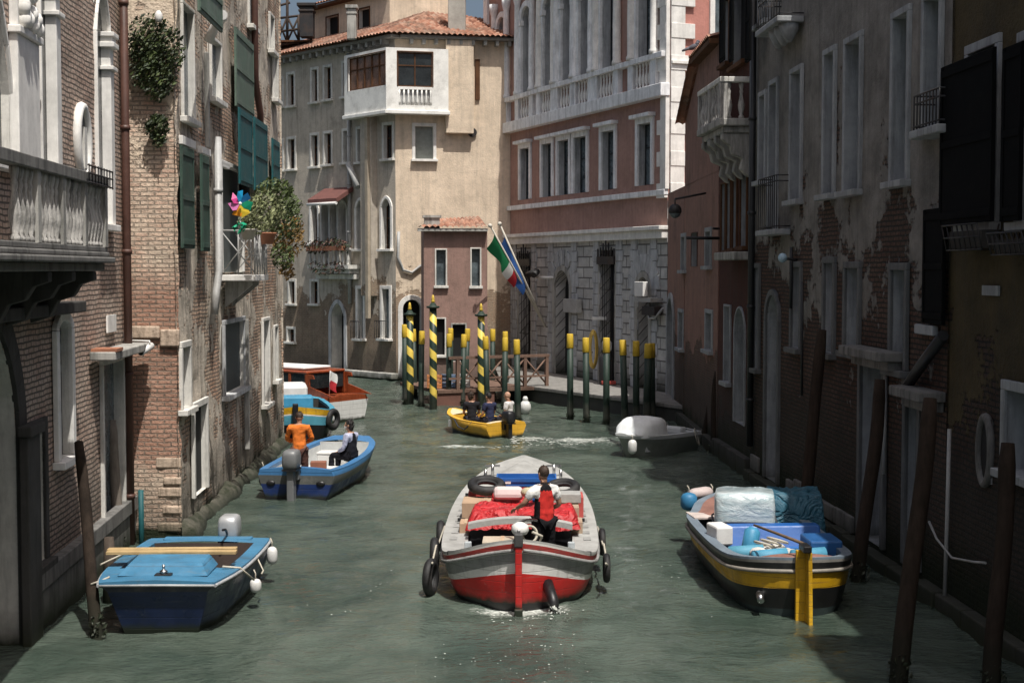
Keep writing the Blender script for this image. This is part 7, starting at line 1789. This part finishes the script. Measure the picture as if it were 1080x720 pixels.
TM=Matrix.Translation((s0_.x,s0_.y,0))@Matrix.Rotation(ty,4,'Z'); ot=lambda p:TM@V(p)
outboard(rt_,(-.02,-.02,.74),pm('grey_cowl',(.15,.155,.16),.4,.15,3,.1),1.18,False,-1)
for sx in (-.55,.55): mb=MB(); mb.ball((sx,-.01,.36),(.1,.03,.06),10); mb.build('stern_fitting',BLK,rt_)
mb=MB(); mb.box((0,2.2,.40),(1.45,.35,.05)); mb.build('seat',WHITE,rt_,bevel=.02)
cargo('storage_box','white box seat amidships in the blue boat with two people','trunk',(.05,LT*.60,.11),(.7,.5,.48),WHITE,0,WHITE,.03,None,TM,ty); cargo('wooden_box','small reddish wooden box beside the masked woman','box',(.12,1.55,.43),(.36,.28,.2),pm('reddish_wood',(.26,.10,.06),.7),.2,None,.01,None,TM,ty)
pz=ot((-.08,.62,.1)); ang=0
person('man in an orange shirt seen from behind in the stern of the blue boat',(pz.x,pz.y,.08),ty+R(8),stand(hb=(0,.07,1.55),neck=(0,.03,1.50),chest=(0,.02,1.31),collar=(0,.02,1.43),elL=(-.28,.06,1.16),wrL=(-.12,.27,1.06),elR=(.28,.06,1.16),wrR=(.12,.27,1.06)),HAIR_B,cloth('orange_shirt',(.72,.19,.035)),cloth('brown_trousers',(.10,.05,.04)),SKIN2,'long',headtilt=R(-28))
pz=ot((.70,2.35,.55))
person('dark haired woman in white face mask and black vest sitting on the gunwale',(pz.x,pz.y,.56),ty+R(72),sit(),HAIR_D,cloth('lavender_shirt',(.42,.44,.58)),cloth('black_skirt',(.012,.012,.016)),SKIN,'long',vest=cloth('black_gilet',(.012,.013,.018)),long_hair=True,mask=WHITE,headrot=R(15))
fender('dark fender on the left quarter of the blue boat with two people',ot((-.98,.9,.35)),.1,.4,RUB)

# ---- yellow open boat with three people
s0_=W(534,462); b0_=on_z(477,433,.55); yy_=rot_to(V((s0_.x,s0_.y,0)),V((b0_.x,b0_.y,0))); LY=(V((b0_.x,b0_.y,0))-V((s0_.x,s0_.y,0))).length
ry_=thing('motorboat','small yellow motorboat carrying three passengers past the striped poles','boat',(s0_.x,s0_.y,0),yy_)
YB=hull_paint('yellow_boat_paint',(.66,.37,.035),.4,.18,(.42,.26,.08),.4); 
s_=[bst(0,.66,.42,.86),bst(1.0,.73,.42,.84),bst(LY*.55,.71,.44,.8),bst(LY*.85,.46,.50,.6),bst(LY,.12,.60,.3,-.3)]
s_=smooth_sts(s_,3); yq=[q[-1][1] for q in s_]; ya=min(yq,key=lambda q:abs(q-.2)); yf=min(yq,key=lambda q:abs(q-LY*.72))
shell(ry_,s_,[YB],[0,0,0,0],gw=.13,floor=.08,gm=YB,im=YB,fm=WHITE,yf=yf,ya=ya,deckm=pm('pale_yellow_deck',(.66,.55,.36),.5,.1))
YM=Matrix.Translation((s0_.x,s0_.y,0))@Matrix.Rotation(yy_,4,'Z'); oy=lambda p:YM@V(p)
outboard(ry_,(-.05,0,.5),BLK,1.0,True,-1)
for y in (.75,1.55,): mb=MB(); mb.box((0,y,.30),(1.1,.28,.04)); mb.build('thwart',YB,ry_,bevel=.01)
mb=MB(); mb.tube([(-.70,.8,.45),(-.78,1.1,.2),(-.76,1.5,.25),(-.72,1.8,.45)],.02,6); mb.build('rope',ROPE_B,ry_); mb=MB(); mb.box((-.60,LY*.72,.28),(.04,.14,.2)); mb.build('registration_plate',WHITE,ry_)
def seat(lbl,p,top,rz,**k):
    q=oy(p); return person(lbl,(q.x,q.y,p[2]),yy_+rz,sit(),k.pop('hair',HAIR_D),top,k.pop('legs',cloth('dark_trousers',(.03,.03,.04))),k.pop('sk',SKIN),'short',**k)
seat('passenger with dark hair and black T-shirt sitting in the yellow boat',(-.28,1.5,.34),cloth('black_tshirt',(.018,.018,.022)),R(-25),headrot=R(-50),long_hair=True,hair=HAIR_B)
seat('passenger in a navy shirt sitting in the middle of the yellow boat',(.02,.95,.34),cloth('navy_shirt',(.03,.035,.075)),R(12))
seat('bald man in a white shirt steering the yellow boat',(.38,.42,.40),cloth('white_shirt',(.62,.60,.59)),R(35),bald=True,sk=SKIN)

# ---- white covered boat at the right
s0_=W(667,484); b0_=W(736,472); wy=rot_to(V((s0_.x,s0_.y,0)),V((b0_.x,b0_.y,0))); LW=(V((b0_.x,b0_.y,0))-V((s0_.x,s0_.y,0))).length+.6
rw_=thing('motorboat','white motorboat with a white canvas cover moored at the shaded right wall','boat',(s0_.x-.06,s0_.y+.5,0),wy); rw_.scale=(.70,.70,.86)
GH=pm('grey_green_hull',(.24,.26,.23),.45,.2,2,.15,dirt=(.12,.13,.11)); WG=pm('white_gelcoat',(.66,.68,.68),.35,.1,2,.1)
s_=[bst(-.45,.28,.70,.3,.5),bst(0,.62,.66,.6,.3),bst(.6,.82,.62,.75,.1),bst(LW*.5,.9,.58,.8),bst(LW*.8,.88,.56,.82),bst(LW,.84,.56,.84)]
s_=smooth_sts(s_,3); yq=[q[-1][1] for q in s_]; ya=min(yq,key=lambda q:abs(q-.3)); yf=min(yq,key=lambda q:abs(q-LW*.93))
shell(rw_,s_,[GH,GH,GH,WG],[0,1,2,3],gw=.16,floor=.15,gm=WG,im=WG,yf=yf,ya=ya,deckm=WG)
mb=MB(); sec=[(.0,.62,.62),(.15,.72,1.02),(.55,.78,1.18),(1.15,.78,1.20),(1.5,.74,1.16),(1.58,.74,.62)]; b=len(mb.v); kk=9
for y,hw,zt_ in sec:
    for i in range(kk):
        a=PI*i/(kk-1); x=math.copysign(abs(math.cos(a))**.5,math.cos(a))*hw; z=.60+(zt_-.60)*abs(math.sin(a))**.5; mb.v.append(V((x,y,z)))
for k in range(len(sec)-1):
    for i in range(kk-1): mb.face((b+k*kk+i,b+k*kk+i+1,b+(k+1)*kk+i+1,b+(k+1)*kk+i),0,None,True)
mb.build('canvas_cover',pm('white_canvas',(.80,.83,.84),.7,.15,3,.3),rw_)
mb=MB(); mb.box((0,LW*.72,.66),(1.4,.4,.22)); mb.build('seat_cushion',WG,rw_,bevel=.06)
mb=MB(); mb.tube([(-.5,LW*.55,.62),(-.5,LW*.55,.80),(-.5,LW*.9,.80),(-.5,LW*.9,.6)],.018,6); mb.build('grab_rail',CHR,rw_)
WM=Matrix.Translation((s0_.x-.06,s0_.y+.5,0))@Matrix.Rotation(wy,4,'Z'); fender('white fender at the bow of the white covered boat',WM@V((.34,-.30,.32)),.12,.38,FNW)
mb=MB(); mb.torus((1.0,LW*.85,.45),.28,.02,(.8,.4,.3),20,6); mb.build('mooring_rope',ROPE,rw_)

# ---- wooden water taxi and striped boat in the side canal
t0=W(374,446); t1=V((-12.2,t0.y+5.2,0)); xy=rot_to(V((t0.x,t0.y,0)),t1)
rx_=thing('water_taxi','varnished mahogany water taxi with white hull in the side canal','boat',(t0.x-.3,t0.y+.4,0),xy)
MAH=wood_mat('varnished_mahogany',(.22,.045,.015),(.32,.075,.028),.25); WTX=hull_paint('taxi_white',(.60,.60,.58),.35,.12,(.36,.35,.33),.4)
s_=[bst(0,.95,.80,.9),bst(1.0,1.08,.82,.88),bst(3.0,1.12,.84,.85),bst(5.0,1.0,.95,.75),bst(7.0,.5,1.25,.5),bst(7.8,.1,1.3,.3)]
s_=smooth_sts(s_,3); yq=[q[-1][1] for q in s_]; ya=min(yq,key=lambda q:abs(q-.5)); yf=min(yq,key=lambda q:abs(q-4.8))
shell(rx_,s_,[WTX,WTX,WTX,MAH],[0,1,2,3],gw=.16,floor=.3,gm=MAH,im=MAH,yf=yf,ya=ya,deckm=MAH)
mb=MB(); P0=[(-.92,.9),(.92,.9),(.92,4.4),(-.92,4.4)]
zr0,zr1=.86,1.56
cab=MB(); cab.prism([V((-.92,.9,zr1)),V((.92,.9,zr1)),V((.86,4.3,zr1+.04)),V((-.86,4.3,zr1+.04))],(0,0,.09)); cab.build('cabin_roof',MAH,rx_,bevel=.04)
cab=MB(); cab.box((0,2.6,zr1+.16),(1.3,2.6,.09)); cab.build('white_hatch',WHITE,rx_,bevel=.04)
for sx in (-1,1):
    for y in (.95,1.7,2.5,3.3,4.2): mb=MB(); mb.box((sx*.88,y,(zr0+zr1)/2),(.06,.09,zr1-zr0)); mb.build('cabin_post',MAH,rx_)
    mb=MB(); mb.box((sx*.885,2.6,zr0+.12),(.05,3.4,.24)); mb.build('cabin_side',MAH,rx_)
    mb=MB(); mb.box((sx*.87,2.6,(zr0+zr1)/2+.1),(.012,3.3,zr1-zr0-.22)); mb.build('cabin_window',GLASS,rx_)
    mb=MB(); mb.prism([V((sx*.9,-.25,zr0)),V((sx*.9,.9,zr0)),V((sx*.9,.9,zr1)),V((sx*.9,.65,zr1-.02)),V((sx*.9,.60,zr1-.14)),V((sx*.9,.80,zr1-.14)),V((sx*.9,.80,zr0+.3)),V((sx*.9,.2,zr0+.14))],(.05,0,0)); mb.build('cabin_quarter',MAH,rx_)
mb=MB(); mb.box((0,.95,(zr0+zr1)/2+.1),(1.7,.012,zr1-zr0-.22)); mb.build('rear_window',GLASS,rx_)
XM=Matrix.Translation((t0.x-.3,t0.y+.4,0))@Matrix.Rotation(xy,4,'Z')
fl_=thing('small_flag','small white and red flag on the stern of the water taxi','flag',tuple(XM@V((-.5,.3,.84)))); mb=MB(); mb.cyl((0,0,0),(.05,-.1,.85),.015,n=6); mb.build('staff',WHITE,fl_); mb=MB(); b=0
for j in range(7):
    for i in range(4): mb.v.append(V((.05+i*.07+.03*math.sin(j),-.08+.04*math.cos(i*2+j),.85-j*.1-.04*i)))
for j in range(6):
    for i in range(3): mb.face((j*4+i,j*4+i+1,(j+1)*4+i+1,(j+1)*4+i),0 if j<3 else 1,None,True)
mb.build('cloth',[FW,FR],fl_)
u0=W(338,466); u1=V((u0.x-1.2,u0.y+6.2,0)); uy=rot_to(V((u0.x,u0.y,0)),u1)
ru_=thing('cargo_boat','blue and yellow striped cargo boat moored ahead of the man in orange','boat',(u0.x-.75,u0.y+.2,0),uy)
s_=[cst(0,.06,1.0,.25),cst(.14,.6,.92,.1),cst(.45,1.0,.84),cst(1.2,1.2,.76),cst(3.0,1.25,.72),cst(5.0,.9,.85),cst(6.2,.08,1.1)]
s_=smooth_sts(s_,3); yq=[q[-1][1] for q in s_]; ya=min(yq,key=lambda q:abs(q-.4)); yf=min(yq,key=lambda q:abs(q-4.6))
PBL=pm('pale_blue_band',(.10,.36,.48),.5,.2); 
shell(ru_,s_,[BLK,BLK,PBL,WHP,YHP,YHP],[0,1,2,3,4,4],gw=.16,floor=.15,gm=pm('blue_top',(.06,.28,.40),.5,.2),im=DKD,yf=yf,ya=ya,deckm=pm('blue_top2',(.06,.28,.40),.5,.2))
UM=Matrix.Translation((u0.x-.75,u0.y+.2,0))@Matrix.Rotation(uy,4,'Z')
mb=MB(); mb.box((0,-.1,.5),(.16,.14,1.2)); mb.build('rudder',BLK,ru_,bevel=.02)
cargo('blue_cover','pale blue cover on the stern of the yellow striped boat','cover',(0,.9,.80),(1.1,.7,.45),pm('blue_top3',(.05,.26,.42),.5,.2),0,None,.06,None,UM,uy); cargo('white_hood','white hood on the striped boat behind the man in orange','hood',(-.3,2.4,.75),(1.5,1.2,.75),WHITE,0,None,.12,None,UM,uy)
tyre('black tyre fender on the right stern of the striped boat',UM@V((1.12,.6,.55)),.24,.09,(1,-.5,0),None)
# white buoy bird by the landing stage
bu=W(554,436); o=thing('buoy','round white buoy floating behind the green pole under the landing stage','buoy',(bu.x,bu.y,.22)); mb=MB(); mb.ball((0,0,0),(.2,.2,.25),14); mb.build('float',FNW,o); mb=MB(); mb.lathe((0,0,.2),[(.09,0),(.09,.12),(.05,.18)],10); mb.build('neck',FNW,o)
SUN_ST=5.0; SKY_ST=.10
# ------------------------------------------------------------------ world, sun, camera
EL=R(65); AZ=R(25)
sd=V((math.sin(AZ)*math.cos(EL),-math.cos(AZ)*math.cos(EL),math.sin(EL)))
w=bpy.data.worlds.new('World'); SC.world=w; w.use_nodes=True
nt=w.node_tree; sky=nt.nodes.new('ShaderNodeTexSky'); sky.sky_type='NISHITA'; sky.sun_disc=False
sky.sun_elevation=EL; sky.sun_rotation=math.atan2(sd.x,sd.y); sky.air_density=1.0; sky.dust_density=6.0; sky.ozone_density=1.0
bg=nt.nodes['Background']; nt.links.new(sky.outputs[0],bg.inputs[0]); bg.inputs[1].default_value=SKY_ST
l=bpy.data.lights.new('sun','SUN'); l.energy=SUN_ST; l.angle=R(.5); l.color=(1,.965,.90)
lo=bpy.data.objects.new('sun',l); COL.objects.link(lo); lo.rotation_euler=sd.to_track_quat('Z','Y').to_euler(); lo.location=(5,-5,30)
c=bpy.data.cameras.new('camera'); c.sensor_width=36; c.lens=F/1080*36; c.clip_end=2000; c.clip_start=.1
co=bpy.data.objects.new('camera',c); COL.objects.link(co); co.location=(0,0,CAMH); co.rotation_euler=(PI/2-PITCH,0,0)
SC.camera=co
SC.view_settings.view_transform='Standard'; SC.view_settings.look='None'; SC.view_settings.exposure=0
